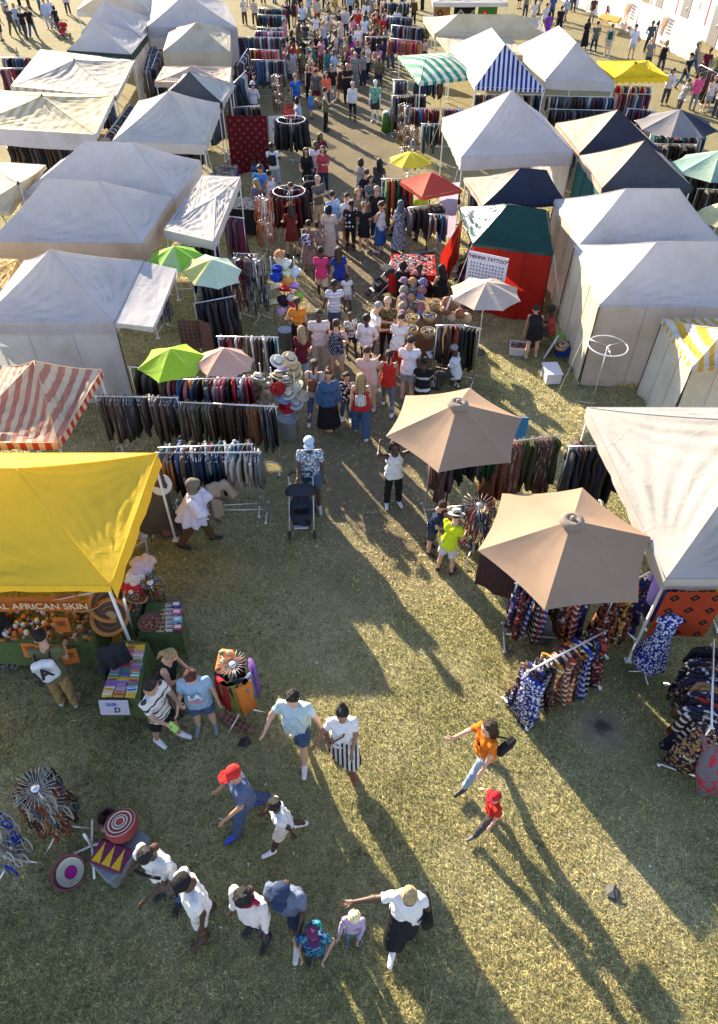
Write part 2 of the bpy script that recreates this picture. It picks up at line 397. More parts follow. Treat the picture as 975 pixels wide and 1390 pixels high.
def grid_mesh(name, grids, mats, mi=None, smooth=True):
    v = []; f = []; uv = []; m = []; o = 0
    for gi, (P, UV) in enumerate(grids):
        nu, nv = P.shape[:2]; v.append(P.reshape(-1, 3)); uv.append(UV.reshape(-1, 2))
        i, j = np.meshgrid(np.arange(nu-1), np.arange(nv-1), indexing='ij'); a = (i*nv+j).ravel()+o
        f.append(np.stack([a, a+nv, a+nv+1, a+1], 1)); m += [(mi[gi] if mi else 0)]*len(a); o += nu*nv
    return mesh_data(name, np.concatenate(v), np.concatenate(f), mats, m, smooth, np.concatenate(uv))

TENTS = []
def tent(label, FL, FR, BR, BL=None, peak=None, z=2.15, zp=3.2, mats=None, side=None, val=.25, valm=None, walls=(), wallm=None, wallz=None,
         cat='tent', name='market_tent', sag=.13, scal=0.0, legs=True, group='white and coloured tents of the market', poles='square', world=None, flap=None, center_pole=False, wallh=None, tightval=True, zs=None, fold=1.7, n=24, ropes=(), ridge='wide'):
    """eave corners and peak given where the photograph shows them; walls: edge numbers 0 front 1 right 2 back 3 left"""
    if world: C = [np.array((x, y, z)) for x, y in world]
    else:
        C = [None if c is None else (np.array(c) if len(c) == 3 else at(c[0], c[1], z)) for c in (FL, FR, BR, BL)]
        if C[3] is None: C[3] = C[0]+C[2]-C[1]
        if C[2] is None: C[2] = C[1]+C[3]-C[0]
        if C[1] is None: C[1] = C[0]+C[2]-C[3]
        if C[0] is None: C[0] = C[1]+C[3]-C[2]
    if zs is not None:
        for k in range(4): C[k][2] = zs[k]
    pk = [at(p[0], p[1], zp) if len(p) == 2 else np.array(p) for p in (peak or [])]
    if not pk: c = sum(C)/4; pk = [np.array((c[0], c[1], zp))]
    if len(pk) == 1: pk = pk*2
    base = (sum(C)/4)*np.array([1, 1, 0])
    root = empty(name, base, label, cat, group); seed = len(TENTS)*31+5
    TENTS.append((label, [np.linalg.norm(C[(k+1) % 4]-C[k]) for k in range(4)], C, pk))
    Cl = [c-base for c in C]; pl, pr = pk[0]-base, pk[1]-base
    mats = mats if isinstance(mats, (list, tuple)) else [mats]
    sd = side or (0, 0, 0, 0)
    g = [patch(Cl[0], Cl[1], pl, pr, n, sag, seed, fold), patch(Cl[1], Cl[2], pr, pr, n, sag, seed+1, fold), patch(Cl[2], Cl[3], pr, pl, n, sag, seed+2, fold), patch(Cl[3], Cl[0], pl, pl, n, sag, seed+3, fold)]
    if ridge == 'depth': g = [patch(Cl[0], Cl[1], pl, pl, n, sag, seed, fold), patch(Cl[1], Cl[2], pl, pr, n, sag, seed+1, fold), patch(Cl[2], Cl[3], pr, pr, n, sag, seed+2, fold), patch(Cl[3], Cl[0], pr, pl, n, sag, seed+3, fold)]
    ex = Cl[1]-Cl[0]; ex[2] = 0; ex /= np.linalg.norm(ex); ey = Cl[3]-Cl[0]; ey[2] = 0; ey /= np.linalg.norm(ey)
    g = [(P, np.stack([(P-Cl[0]) @ ex, (P-Cl[0]) @ ey], -1)) for P, _ in g]
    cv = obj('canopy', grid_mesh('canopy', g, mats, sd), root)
    mb = MB()
    for k in range(4): mb.tube([tuple(q+np.array((0, 0, .004))) for q in g[k][0][0, ::2]], .009, 5)
    if np.linalg.norm(pl-pr) > .1: mb.tube([tuple(pl), tuple(pr)], .01, 5)
    for k in range(4): mb.tube([tuple(q) for q in g[k][0][::2, 0]], .008, 5)
    mb.build('seam', [mats[sd[0]]], root)
    if val:
        vm = valm or mats; vm = vm if isinstance(vm, (list, tuple)) else [vm]
        vs_ = val if isinstance(val, (list, tuple)) else (val,)*4
        g = []; mi = []
        for k in range(4):
            if vs_[k] > 0: g.append(strip(Cl[k], Cl[(k+1) % 4], vs_[k], 20 if not scal else 60, .01, scal, seed+10+k)); mi.append(sd[k] if valm is None else 0)
        obj('valance', grid_mesh('valance', g, vm, mi), root)
    hs = wallh or {}
    for k in walls:
        a, b = Cl[k].copy(), Cl[(k+1) % 4].copy(); inn = (sum(Cl)/4-(a+b)/2); inn[2] = 0; inn = inn/np.linalg.norm(inn)*.025
        a += inn; b += inn; a[2] -= .03; b[2] -= .03
        g = [strip(a, b, hs.get(k, min(a[2], b[2])-.015), 30, .05, 0, seed+20+k, .03)]
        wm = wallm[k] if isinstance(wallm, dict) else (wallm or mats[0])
        wp = obj('wall_panel', grid_mesh('wall_panel', g, [wm]), root)
        Pw = g[0][0]; mb = MB(); nw = Pw.shape[0]; nr_ = np.array([(b-a)[1], -(b-a)[0], 0])/np.hypot((b-a)[0], (b-a)[1])
        for q in (0, nw//3, 2*nw//3, nw-1): mb.tube([tuple(w_+nr_*.006) for w_ in Pw[q]], .007 if 0 < q < nw-1 else .014, 4, 0 if 0 < q < nw-1 else 1)
        mb.tube([tuple(w_+nr_*.006+np.array((0, 0, .05))) for w_ in Pw[:, -1]], .007, 4)
        mb.build('zip_seam', [wm, DARKMETAL()], wp)
    if legs:
        cen = sum(Cl)/4
        for k in range(4):
            d = cen-Cl[k]; d[2] = 0; p = Cl[k]+d/np.linalg.norm(d)*.07
            mb = MB()
            if poles == 'square': mb.box((p[0], p[1], Cl[k][2]/2), (.035, .035, Cl[k][2]-.01)); mb.box((p[0], p[1], .006), (.11, .11, .012))
            else: mb.tube([(p[0], p[1], 0), (p[0], p[1], Cl[k][2]-.01)], .018)
            mb.build('leg', WHITEMETAL() if poles == 'square' else METAL(), root)
    for k in ropes:
        d = Cl[k]-sum(Cl)/4; d[2] = 0; d /= np.linalg.norm(d); e_ = Cl[k]+d*.95; mb = MB(); mb.tube([tuple(Cl[k]+d*.02), (e_[0], e_[1], .05)], .008, 5); mb.tube([(e_[0], e_[1], -.02), (e_[0]+d[0]*.06, e_[1]+d[1]*.06, .14)], .012, 5, 1); mb.build('guy_rope', [plain((.6, .58, .5), .8), METAL()], root)
    if center_pole:
        p = (pl+pr)/2; mb = MB(); mb.tube([(p[0], p[1], 0), (p[0], p[1], p[2]-.01)], .024); mb.build('pole', METAL(), root)
        mb = MB(); mb.lathe([(0, .09), (.03, .07), (.05, .0), (.02, -.01)], (p[0], p[1], p[2]-.02), 8); mb.build('finial', DARKMETAL(), root)
    if flap:
        fl = [at(x, y, zz)-base for (x, y, zz) in flap]
        P, UV = patch(fl[0], fl[1], fl[3], fl[2], 14, .05, seed+40)
        obj('awning_flap', grid_mesh('awning_flap', [(P, UV), strip(fl[0], fl[1], .12, 14, 0, 0, seed), strip(fl[1], fl[2], .12, 14, 0, 0, seed)], [mats[0]]), root)
    return root

W0 = (.61, .59, .565); W1 = (.575, .565, .59); CREAM = (.59, .525, .40)
wc = canvas(W0, transl=.4, dirt=.13); wc2 = canvas(W1, transl=.4, dirt=.12); wcream = canvas(CREAM); wwall = canvas((.66, .63, .58), transl=.3)
beigew = canvas((.52, .46, .41), transl=.3)
# ---- left side
tent('yellow pop-up tent of the natural skin-care stall with an orange banner', None, (150, 795), (213, 615), None, world=[tuple(at(150, 795, 2.15)[:2]-np.array((4.6, 0))), tuple(at(150, 795, 2.15)[:2]), tuple(at(213, 615, 2.15)[:2]), tuple(at(213, 615, 2.15)[:2]-np.array((4.6, 0)))], peak=[(-6.6, 7.4, 3.1), (-4.95, 7.4, 3.1)],
     zp=3.1, mats=canvas((.92, .62, .05), transl=.38, dirt=.05), val=(.12, .3, .12, .12), sag=.12, walls=(2, 3), wallm={2: canvas((.1, .075, .05), transl=.02), 3: canvas((.85, .55, .02), transl=.4, dirt=.06)}, fold=1.1, n=32)  # added back and left walls and unseen extra width block the low sun
tent('red and cream striped awning tent behind the yellow tent', (-70, 601), (79, 601), (138, 502), (6, 497), [(46, 490)], zp=2.75,
     mats=canvas((.62, .49, .36), (.46, .20, .14), .19, 0, transl=.2), valm=canvas((.68, .5, .36), (.5, .06, .03), .22, 0), val=.16, scal=.12)
t13 = tent('white pop-up tent with a flat flap above the dark leather-goods corner', (-30, 437), (155, 437), (195, 354), None, [(68, 339)], zp=3.25, mats=wc2, val=.3, walls=(0,), wallm=canvas((.5, .52, .56), transl=.2),
     flap=[(156, 438, 2.16), (208, 444, 2.05), (240, 365, 2.05), (197, 355, 2.16)])
tent('large white ridge tent with an orange glow put into its valance colour', (-16, 328), (193, 330), (235, 266), None, [(62, 243), (133, 245)], zp=3.3, mats=wc2, val=.55, valm=[canvas((.6, .47, .36), transl=.3)], walls=(3,), wallm=wc)  # tan valance colour stands for orange light glowing on the white cloth
tent('large white ridge tent squeezed behind the first ridge tent', (25, 266), (235, 266), (272, 218), None, [(115, 192), (180, 193)], zp=3.3, mats=wc2, val=.5)
tent('low flat white side awning with drooping edges beside the ridge tents', (222, 312), (290, 328), (326, 240), (275, 238), [(262, 285), (293, 268)], z=2.1, zp=2.16, mats=wc, val=.24, sag=.04)
tent('cream square parasol tent at the left edge behind the ridge tents', (-45, 286), (12, 288), (62, 224), (-20, 218), [(25, 249)], zp=2.65, mats=wcream, val=.1, center_pole=True, legs=False)
tent('small orange and yellow awning wedged at the left edge', (-30, 398), (7, 390), (24, 352), (-14, 350), zp=2.2, z=2.1, mats=canvas((.75, .5, .2)), val=.2, sag=.02)
tent('white pyramid tent with a stiff valance beside the hanging red carpet', (152, 192), (278, 196), (298, 140), None, [(230, 123)], zp=3.25, mats=wc, val=.32, ropes=(1,))
tent('yellow striped square awning with a white sheet hanging from its front', (-50, 172), (130, 183), (155, 130), (-15, 122), [(57, 130)], zp=2.75, z=2.2, mats=canvas((.74, .68, .5), (.6, .48, .26), .34, 0), val=(.55, .16, .1, .1), valm=[canvas((.66, .64, .68), transl=.3)], center_pole=True)
tent('grey striped beige square awning behind the yellow striped one', (14, 117), (158, 131), (183, 82), (55, 67), [(101, 81)], zp=2.75, z=2.2, mats=canvas((.7, .65, .54), (.42, .39, .34), .42, 0, width=.62), val=.14, center_pole=True)
tent('small peaked tent with a slate grey front between the pink awning and white pyramid', (226, 126), (302, 140), (317, 112), None, [(257, 97)], zp=3.0, z=2.1, mats=[canvas((.075, .085, .11)), canvas((.55, .55, .53))], side=(0, 1, 1, 1), val=.2)
tent('faded pink flat awning behind the slate grey peaked tent', (210, 111), (312, 113), (314, 91), (222, 90), [(262, 89)], zp=2.5, z=2.2, mats=canvas((.62, .46, .38), (.6, .5, .42), .5, 1), val=.2)
tent('cream boxy pop-up tent with a deep valance', (221, 70), (312, 71), (313, 38), (231, 38), [(267, 30)], zp=3.1, z=2.2, mats=wcream, val=.95)
tent('tall bluish white tent behind the cream boxy tent', (200, 36), (322, 38), (306, 3), None, [(252, -10)], zp=3.7, z=2.3, mats=wc2, val=.5, walls=(0,), wallm=wc2)
tent('white gable tent with a dark green band along its front', (91, 68), (178, 74), (200, 46), None, [(128, 28)], zp=3.3, z=2.2, mats=wc2, val=(.5, .3, .1, .3), valm=[canvas((.03, .06, .05), transl=.1)], walls=(1,), wallm=wwall)
tent('white tent with a pointed roof behind the green banded tent', (110, 45), (190, 49), (206, 24), None, [(140, 1)], zp=3.6, z=2.3, mats=wc2, val=.3, walls=(1,), wallm=wwall)
tent('farthest white marquee on the left with a long roof', (104, 14), (206, 20), (214, -4), None, [(140, -12), (176, -14)], zp=3.4, z=2.3, mats=wc, val=.3, walls=(1,), wallm=wwall)
# ---- right side
tent('wide cream tent behind the blue striped gable', (590, 46), (742, 47), (735, 24), (575, 23), [(622, 19), (700, 20)], zp=3.0, z=2.2, mats=wcream, val=.25)
tent('flat cream awning under the wide cream tent', (612, 74), (712, 75), (694, 50), (592, 49), zp=2.16, z=2.1, mats=wcream, val=.1, sag=.03)
tent('far white stall roof with patterned cloths hung along its front', (588, 4), (690, 4), (676, -14), (585, -14), zp=3.0, z=2.5, mats=wc, val=.2)
tent('green and white striped awning arching over clothes rails', (570, 112), (650, 103), (610, 71), (541, 76), [(577, 80), (606, 79)], zp=2.55, z=2.15, mats=canvas((.72, .74, .68), (.02, .27, .16), .40, 0), val=.14, scal=.12, sag=-.06, fold=.3)
tent('gable tent with a navy blue and white striped front', (645, 118), (739, 121), None, (612, 62), [(686, 60), (667, 38)], zp=3.5, z=2.25,
     mats=[canvas((.68, .7, .78), (.02, .03, .22), .19, 0), canvas((.7, .69, .67), (.2, .2, .22), .9, 1, width=.95)], side=(0, 1, 0, 1), val=.12, sag=.06, ridge='depth')
tent('white gable tent with grey seams beside the yellow parasol', (741, 108), (835, 112), None, (704, 62), [(783, 57), (758, 35)], zp=3.5, z=2.25, mats=[wc2, canvas((.7, .68, .62), (.2, .2, .2), .9, 1, width=.95)], side=(0, 1, 0, 1), val=.35, sag=.06, ridge='depth')
tent('tall white pyramid tent above the red parasol with a lilac shaded front', (627, 213), (779, 206), None, (601, 160), [(695, 122)], zp=3.6, z=2.2, mats=wc2, val=.42, walls=(1,), wallm=wc2, ropes=(0, 3))
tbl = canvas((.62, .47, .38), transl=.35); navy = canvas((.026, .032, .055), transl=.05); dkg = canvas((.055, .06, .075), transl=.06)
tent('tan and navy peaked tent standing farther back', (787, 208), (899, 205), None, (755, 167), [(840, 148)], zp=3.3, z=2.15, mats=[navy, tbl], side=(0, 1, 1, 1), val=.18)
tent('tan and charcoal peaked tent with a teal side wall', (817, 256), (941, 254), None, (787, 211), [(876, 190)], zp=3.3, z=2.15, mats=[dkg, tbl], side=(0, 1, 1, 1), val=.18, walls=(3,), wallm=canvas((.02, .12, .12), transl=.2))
tent('low sagging tan and navy tarpaulin tent under the pyramid tent', (655, 280), (769, 275), None, (630, 241), [(707, 228), (742, 231)], zp=2.75, z=2.0, mats=[navy, canvas((.58, .47, .37), transl=.3)], side=(0, 0, 0, 1), val=.1, sag=.14)
tent('henna stall tent with a dark green tarpaulin over red cloth walls', (642, 331), (751, 345), (745, 287), (624, 281), [(690, 277), (741, 285)], zp=2.75, z=1.95, mats=canvas((.014, .05, .042), transl=.05, rough=.28), val=.06, walls=(0, 1), wallm=canvas((.42, .022, .012), transl=.3), sag=.07, ropes=(0, 1))
tent('white ridge tent behind the front white ridge tent', (785, 334), (985, 333), None, (753, 271), [(850, 256), (922, 256)], zp=3.3, mats=wc2, val=.1, walls=(3,), wallm=canvas((.6, .56, .46), transl=.35))
tent('front white ridge tent with a closed beige front wall', (814, 414), (1012, 416), None, (780, 332), [(892, 328), (985, 328)], zp=3.3, mats=wc2, val=.02, walls=(0, 3), wallm={0: beigew, 3: canvas((.62, .57, .46), transl=.35)}, ropes=(0,))
tent('yellow and white striped small tent draped with off-white sheets', (941, 497), (1050, 497), None, (900, 432), [(985, 446)], zp=2.6, z=2.0, mats=canvas((.72, .68, .6), (.72, .45, .06), .22, 0), val=.12, scal=.12, walls=(0, 3), wallm=canvas((.7, .66, .56), transl=.35))
tent('big white pop-up tent over the african print dresses', (904, 786), None, None, (797, 553), world=[tuple(at(904, 786, 2.15)[:2]), tuple(at(904, 786, 2.15)[:2]+np.array((4.0, 0))), tuple(at(797, 553, 2.15)[:2]+np.array((4.0, 0))), tuple(at(797, 553, 2.15)[:2])], zp=3.4, mats=canvas((.5, .48, .45), transl=.4, dirt=.1), val=.22, sag=.16, fold=1.5, n=40)
tent('yellow rectangular parasol with a scalloped edge', (834, 106), (909, 105), (880, 82), (811, 83), [(863, 85)], zp=2.75, z=2.3, mats=canvas((.85, .6, .02), transl=.3), val=.22, scal=.3, legs=False, center_pole=True, cat='parasol', name='parasol', group='parasols shading the stalls')

# ---- round parasols
def parasol(label, tip, ztip, wpx, n=6, drop=.45, v0=None, mats=None, side=None, tilt=(0, 0), val=0.0, vent=True, cat='parasol', base=True, n_sub=8, pole=None):
    T = at(tip[0], tip[1], ztip); r = wpx/2*depth_of(T)/FPX/ (math.cos(math.pi/n) if False else 1.0)
    mats = mats if isinstance(mats, (list, tuple)) else [mats]; sd = side or [0]*n
    root = empty('parasol', (T[0], T[1], 0), label, cat, 'parasols shading the stalls')
    if v0 is None: a0 = R(20)
    else: q = at(v0[0], v0[1], ztip-drop); a0 = math.atan2(q[1]-T[1], q[0]-T[0])
    M = Matrix.Rotation(R(tilt[0]), 3, 'X') @ Matrix.Rotation(R(tilt[1]), 3, 'Y')
    g = []; gv = []
    for k in range(n):
        a, b = a0+2*math.pi*k/n, a0+2*math.pi*(k+1)/n
        A = np.array((r*math.cos(a), r*math.sin(a), -drop)); B = np.array((r*math.cos(b), r*math.sin(b), -drop)); O = np.array((0, 0, 0.0))
        m = 14 if r > 1.1 else n_sub; U = np.linspace(0, 1, m+1)[:, None]; V = np.linspace(0.03, 1, m+1)[None, :]
        P = ((A*(1-U[..., None])+B*U[..., None])*V[..., None])
        pinch = 4*U*(1-U)
        P[..., 2] += (.0 if r > 1.1 else .03)*r*np.sin(np.pi*V)-.045*r*pinch*V*np.sin(np.pi*np.clip(V*.9, 0, 1))
        P[..., 2] += .003*r*np.sin(V*14+k*2+3*U)*pinch*V+.004*r*np.sin(U*17+k)*V*(1-V)*pinch
        P[..., :2] *= (1-.045*pinch*V)[..., None]
        P = P @ np.array(M).T; P[..., 2] += ztip
        UV = np.stack([np.broadcast_to(U*r, P.shape[:2]), np.broadcast_to(V*r, P.shape[:2])], -1)
        g.append((P[:, ::-1], UV[:, ::-1]))
        if val: gv.append(strip(P[0, -1], P[-1, -1], val, 8, 0, 0, k))
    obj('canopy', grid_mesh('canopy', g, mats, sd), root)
    if val: obj('valance', grid_mesh('valance', gv, [mats[0]]), root)
    mb = MB()
    for k in range(n):
        a = a0+2*math.pi*k/n
        e = M @ Vector((r*.99*math.cos(a), r*.99*math.sin(a), -drop-.02)); h = M @ Vector((.02, 0, -.06)); hub = M @ Vector((.42*r*math.cos(a), .42*r*math.sin(a), -.42*drop-.035))
        mb.tube([h+Vector((0, 0, ztip)), hub+Vector((0, 0, ztip)), e+Vector((0, 0, ztip))], .008, 4)
    mb.build('rib', METAL(), root)
    mb = MB(); mb.tube([(0, 0, 0.03), (0, 0, ztip-.35), tuple(M @ Vector((0, 0, 0))+Vector((0, 0, ztip-.01)))], .02 if r > .9 else .013, 8); mb.build('pole', DARKMETAL() if r > .9 else WHITEMETAL(), root)
    if vent:
        mb = MB(); k = .14 if r > .9 else .035
        mb.lathe([(k*1.3, -.045), (k*1.25, -.01), (k*.95, .02), (k*.55, .03), (k*.5, .012), (k*.28, .012), (k*.26, .05), (0, .06)], (0, 0, 0), 14, 0, M=M.to_4x4()); o = mb.build('vent_cap', [canvas((.33, .28, .23)) if r > .9 else mats[0]], root); o.location = (0, 0, ztip+.01)
    if base:
        mb = MB(); mb.lathe([(0, .1), (.05, .1), (.07, .07), (.26 if r > .9 else .18, .05), (.28 if r > .9 else .2, 0)], n=18); mb.build('base', plain((.08, .08, .08), .7), root)
    return root
tanm = canvas((.305, .205, .135), transl=.02, dirt=.14, bstr=.05)
parasol('tan hexagonal parasol standing farther from the camera', (622, 547), 2.8, 199, 6, .52, (597, 636), tanm)
parasol('tan hexagonal parasol standing nearer beside the big white tent', (777, 706), 2.69, 250, 6, .5, (740, 826), tanm)
parasol('small beige grey parasol in front of the henna stall', (661, 383), 1.95, 100, 8, .3, None, canvas((.6, .5, .42), transl=.3), vent=False)
parasol('round yellow parasol between the racks and red parasol', (558, 206), 2.3, 62, 8, .28, None, canvas((.85, .66, .05), transl=.3), vent=False)
parasol('square brick red parasol above the vendors', (586, 234), 2.5, 88, 4, .38, (577, 262), canvas((.55, .085, .05), transl=.3), val=.1, vent=False)
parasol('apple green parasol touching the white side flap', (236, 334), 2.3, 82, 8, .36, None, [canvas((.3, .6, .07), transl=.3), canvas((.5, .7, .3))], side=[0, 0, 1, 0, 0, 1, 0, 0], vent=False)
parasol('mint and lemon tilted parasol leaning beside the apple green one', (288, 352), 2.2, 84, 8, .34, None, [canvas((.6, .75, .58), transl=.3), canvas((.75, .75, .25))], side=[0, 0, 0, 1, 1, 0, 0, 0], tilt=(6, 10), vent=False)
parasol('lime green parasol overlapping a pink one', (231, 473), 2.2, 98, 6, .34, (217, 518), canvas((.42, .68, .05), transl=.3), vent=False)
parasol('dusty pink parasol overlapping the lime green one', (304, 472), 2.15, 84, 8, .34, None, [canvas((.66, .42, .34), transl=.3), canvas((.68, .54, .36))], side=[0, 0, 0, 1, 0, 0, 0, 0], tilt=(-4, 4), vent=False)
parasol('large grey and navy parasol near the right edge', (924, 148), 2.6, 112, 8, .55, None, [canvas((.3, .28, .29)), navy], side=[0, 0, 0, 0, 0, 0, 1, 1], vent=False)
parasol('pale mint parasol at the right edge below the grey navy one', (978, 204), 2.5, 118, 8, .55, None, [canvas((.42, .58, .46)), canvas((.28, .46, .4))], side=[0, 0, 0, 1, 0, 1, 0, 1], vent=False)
parasol('pale lemon parasol at the right edge behind the white ridge tent', (984, 274), 2.4, 70, 8, .45, None, canvas((.7, .68, .4)), vent=False)
# ---------------------------------------------------------------- implicit bodies
def field(prims, k, h, zclip=None):
    A = np.array([p[0] for p in prims], float); B = np.array([p[1] for p in prims], float)
    RA = np.array([p[2] for p in prims]); RB = np.array([p[3] for p in prims]); RM = np.maximum(RA, RB)[:, None]
    mar = 3*k+2*h
    lo = np.minimum(A, B)-RM-mar; hi = np.maximum(A, B)+RM+mar
    L = lo.min(0); n = np.ceil((hi.max(0)-L)/h).astype(int)+1
    acc = np.zeros(n, np.float32)
    for q, p in enumerate(prims):
        i0 = np.maximum(0, ((lo[q]-L)/h).astype(int)); i1 = np.minimum(n, np.ceil((hi[q]-L)/h).astype(int)+1)
        g = [np.arange(i0[d], i1[d])*h+L[d] for d in range(3)]
        X, Y, Z = g[0][:, None, None].astype(np.float32), g[1][None, :, None].astype(np.float32), g[2][None, None, :].astype(np.float32)
        a, b = A[q], B[q]; ba = b-a; l2 = max(1e-9, float(ba @ ba))
        px, py, pz = X-a[0], Y-a[1], Z-a[2]
        t = np.clip((px*ba[0]+py*ba[1]+pz*ba[2])/l2, 0, 1)
        d = np.sqrt((px-t*ba[0])**2+(py-t*ba[1])**2+(pz-t*ba[2])**2)-(RA[q]+(RB[q]-RA[q])*t)
        for (pt, nr) in (p[4] if len(p) > 4 and p[4] else ()):
            d = np.maximum(d, (X-pt[0])*nr[0]+(Y-pt[1])*nr[1]+(Z-pt[2])*nr[2])
        acc[i0[0]:i1[0], i0[1]:i1[1], i0[2]:i1[2]] += np.exp(np.clip(-d/k, -60, 60))
    D = -k*np.log(acc+1e-25)
    if zclip is not None: D = np.maximum(D, zclip-(np.arange(n[2])*h+L[2])[None, None, :])
    return D, L
def snets(D, L, h):
    s = D < 0; nx, ny, nz = D.shape
    sl = lambda A, c: A[c[0]:c[0]+nx-1, c[1]:c[1]+ny-1, c[2]:c[2]+nz-1]
    cs = [(i, j, k) for i in (0, 1) for j in (0, 1) for k in (0, 1)]
    cnt = sum(sl(s, c).astype(np.int8) for c in cs); act = (cnt > 0) & (cnt < 8)
    idx = np.full(act.shape, -1, np.int64); ijk = np.argwhere(act); idx[act] = np.arange(len(ijk))
    pos = np.zeros((len(ijk), 3)); m = np.zeros(len(ijk))
    val = {c: sl(D, c)[act] for c in cs}
    for c0 in cs:
        for ax in range(3):
            if c0[ax]: continue
            c1 = tuple(1 if q == ax else c0[q] for q in range(3)); v0, v1 = val[c0], val[c1]; ms = (v0 < 0) != (v1 < 0)
            t = np.where(ms, v0/np.where(ms, v0-v1, 1), 0)
            e = np.zeros(3); e[ax] = 1
            pos += ms[:, None]*(np.array(c0)+t[:, None]*e); m += ms
    V = L+h*(ijk+pos/np.maximum(m, 1)[:, None]); F = []
    for ax in range(3):
        b, c = (ax+1) % 3, (ax+2) % 3
        S = np.moveaxis(s, (ax, b, c), (0, 1, 2)); I = np.moveaxis(idx, (ax, b, c), (0, 1, 2))
        d = S[:-1] != S[1:]; d[:, 0, :] = False; d[:, :, 0] = False; d[:, -1, :] = False; d[:, :, -1] = False
        q = np.argwhere(d); i, j, k = q.T
        f = np.stack([I[i, j-1, k-1], I[i, j, k-1], I[i, j, k], I[i, j-1, k]], 1); ins = S[i, j, k]
        f[~ins] = f[~ins][:, ::-1]; F.append(f)
    F = np.concatenate(F); F = F[(F >= 0).all(1)]
    return V, F.astype(np.int32)
def blob(prims, k, h, zclip=None): D, L = field(prims, k, h, zclip); return snets(D, L, h)
def v3(*a): return np.array(a, float)

# head in its own frame: origin in the skull centre, face looks to -Y
HEAD = [(v3(0, .022, .035), v3(0, -.012, .035), .092, .09), (v3(0, -.01, -.03), v3(0, -.04, -.075), .07, .045), (v3(0, -.088, .0), v3(0, -.106, -.03), .011, .017),
        (v3(-.03, -.075, .03), v3(.03, -.075, .03), .021, .021), (v3(-.02, -.075, -.062), v3(.02, -.075, -.062), .017, .017), (v3(.088, .012, .012), v3(.09, .018, -.028), .013, .009), (v3(-.088, .012, .012), v3(-.09, .018, -.028), .013, .009),
        (v3(0, .02, -.06), v3(0, .03, -.15), .052, .055)]
HV, HF = blob(HEAD, .009, .0115)
_c = HV[HF].mean(1); HM = np.zeros(len(HF), int)
HM[(np.abs(np.abs(_c[:, 0])-.034) < .015) & (np.abs(_c[:, 2]-.004) < .0085) & (_c[:, 1] < -.05)] = 1
HM[(np.abs(_c[:, 0]) < .027) & (np.abs(_c[:, 2]+.064) < .009) & (_c[:, 1] < -.06)] = 2
def _hand(curl):
    pr = [(v3(-.022, 0, -.01), v3(-.028, 0, -.085), .02, .017), (v3(.014, 0, -.01), v3(.022, 0, -.085), .02, .016), (v3(0, 0, .03), v3(0, 0, -.07), .024, .02)]
    for i, (x, l) in enumerate(((-.032, .072), (-.011, .08), (.011, .075), (.031, .058))):
        p = v3(x, 0, -.085); a = curl*.5
        for s_ in range(3):
            d = v3(x*.6, math.sin(a), -math.cos(a)); d /= np.linalg.norm(d); q = p+d*l*(.45, .32, .23)[s_]
            pr.append((p, q, .0095-.0012*s_, .0085-.0012*s_)); p = q; a += curl
    p = v3(-.03, .0, -.03); q = v3(-.062, .016, -.07); pr += [(p, q, .014, .0115), (q, v3(-.064, .034, -.1), .011, .008)]
    return blob(pr, .0035, .0062)
HANDS = [_hand(.35), _hand(.95)]
def hand_at(wrist, d, fwd, side, which=0, sc=1.0):
    V, F = HANDS[which]; V = V.copy()*sc
    z = -d/np.linalg.norm(d); x = -fwd+z*(fwd @ z)      # thumb (-x) points along fwd
    if np.linalg.norm(x) < .1: x = v3(side, 0, 0)
    x /= np.linalg.norm(x); y = np.cross(z, x)
    if side > 0: y = -y; F = F[:, ::-1]
    return wrist+V[:, :1]*x+V[:, 1:2]*y+V[:, 2:]*z, F

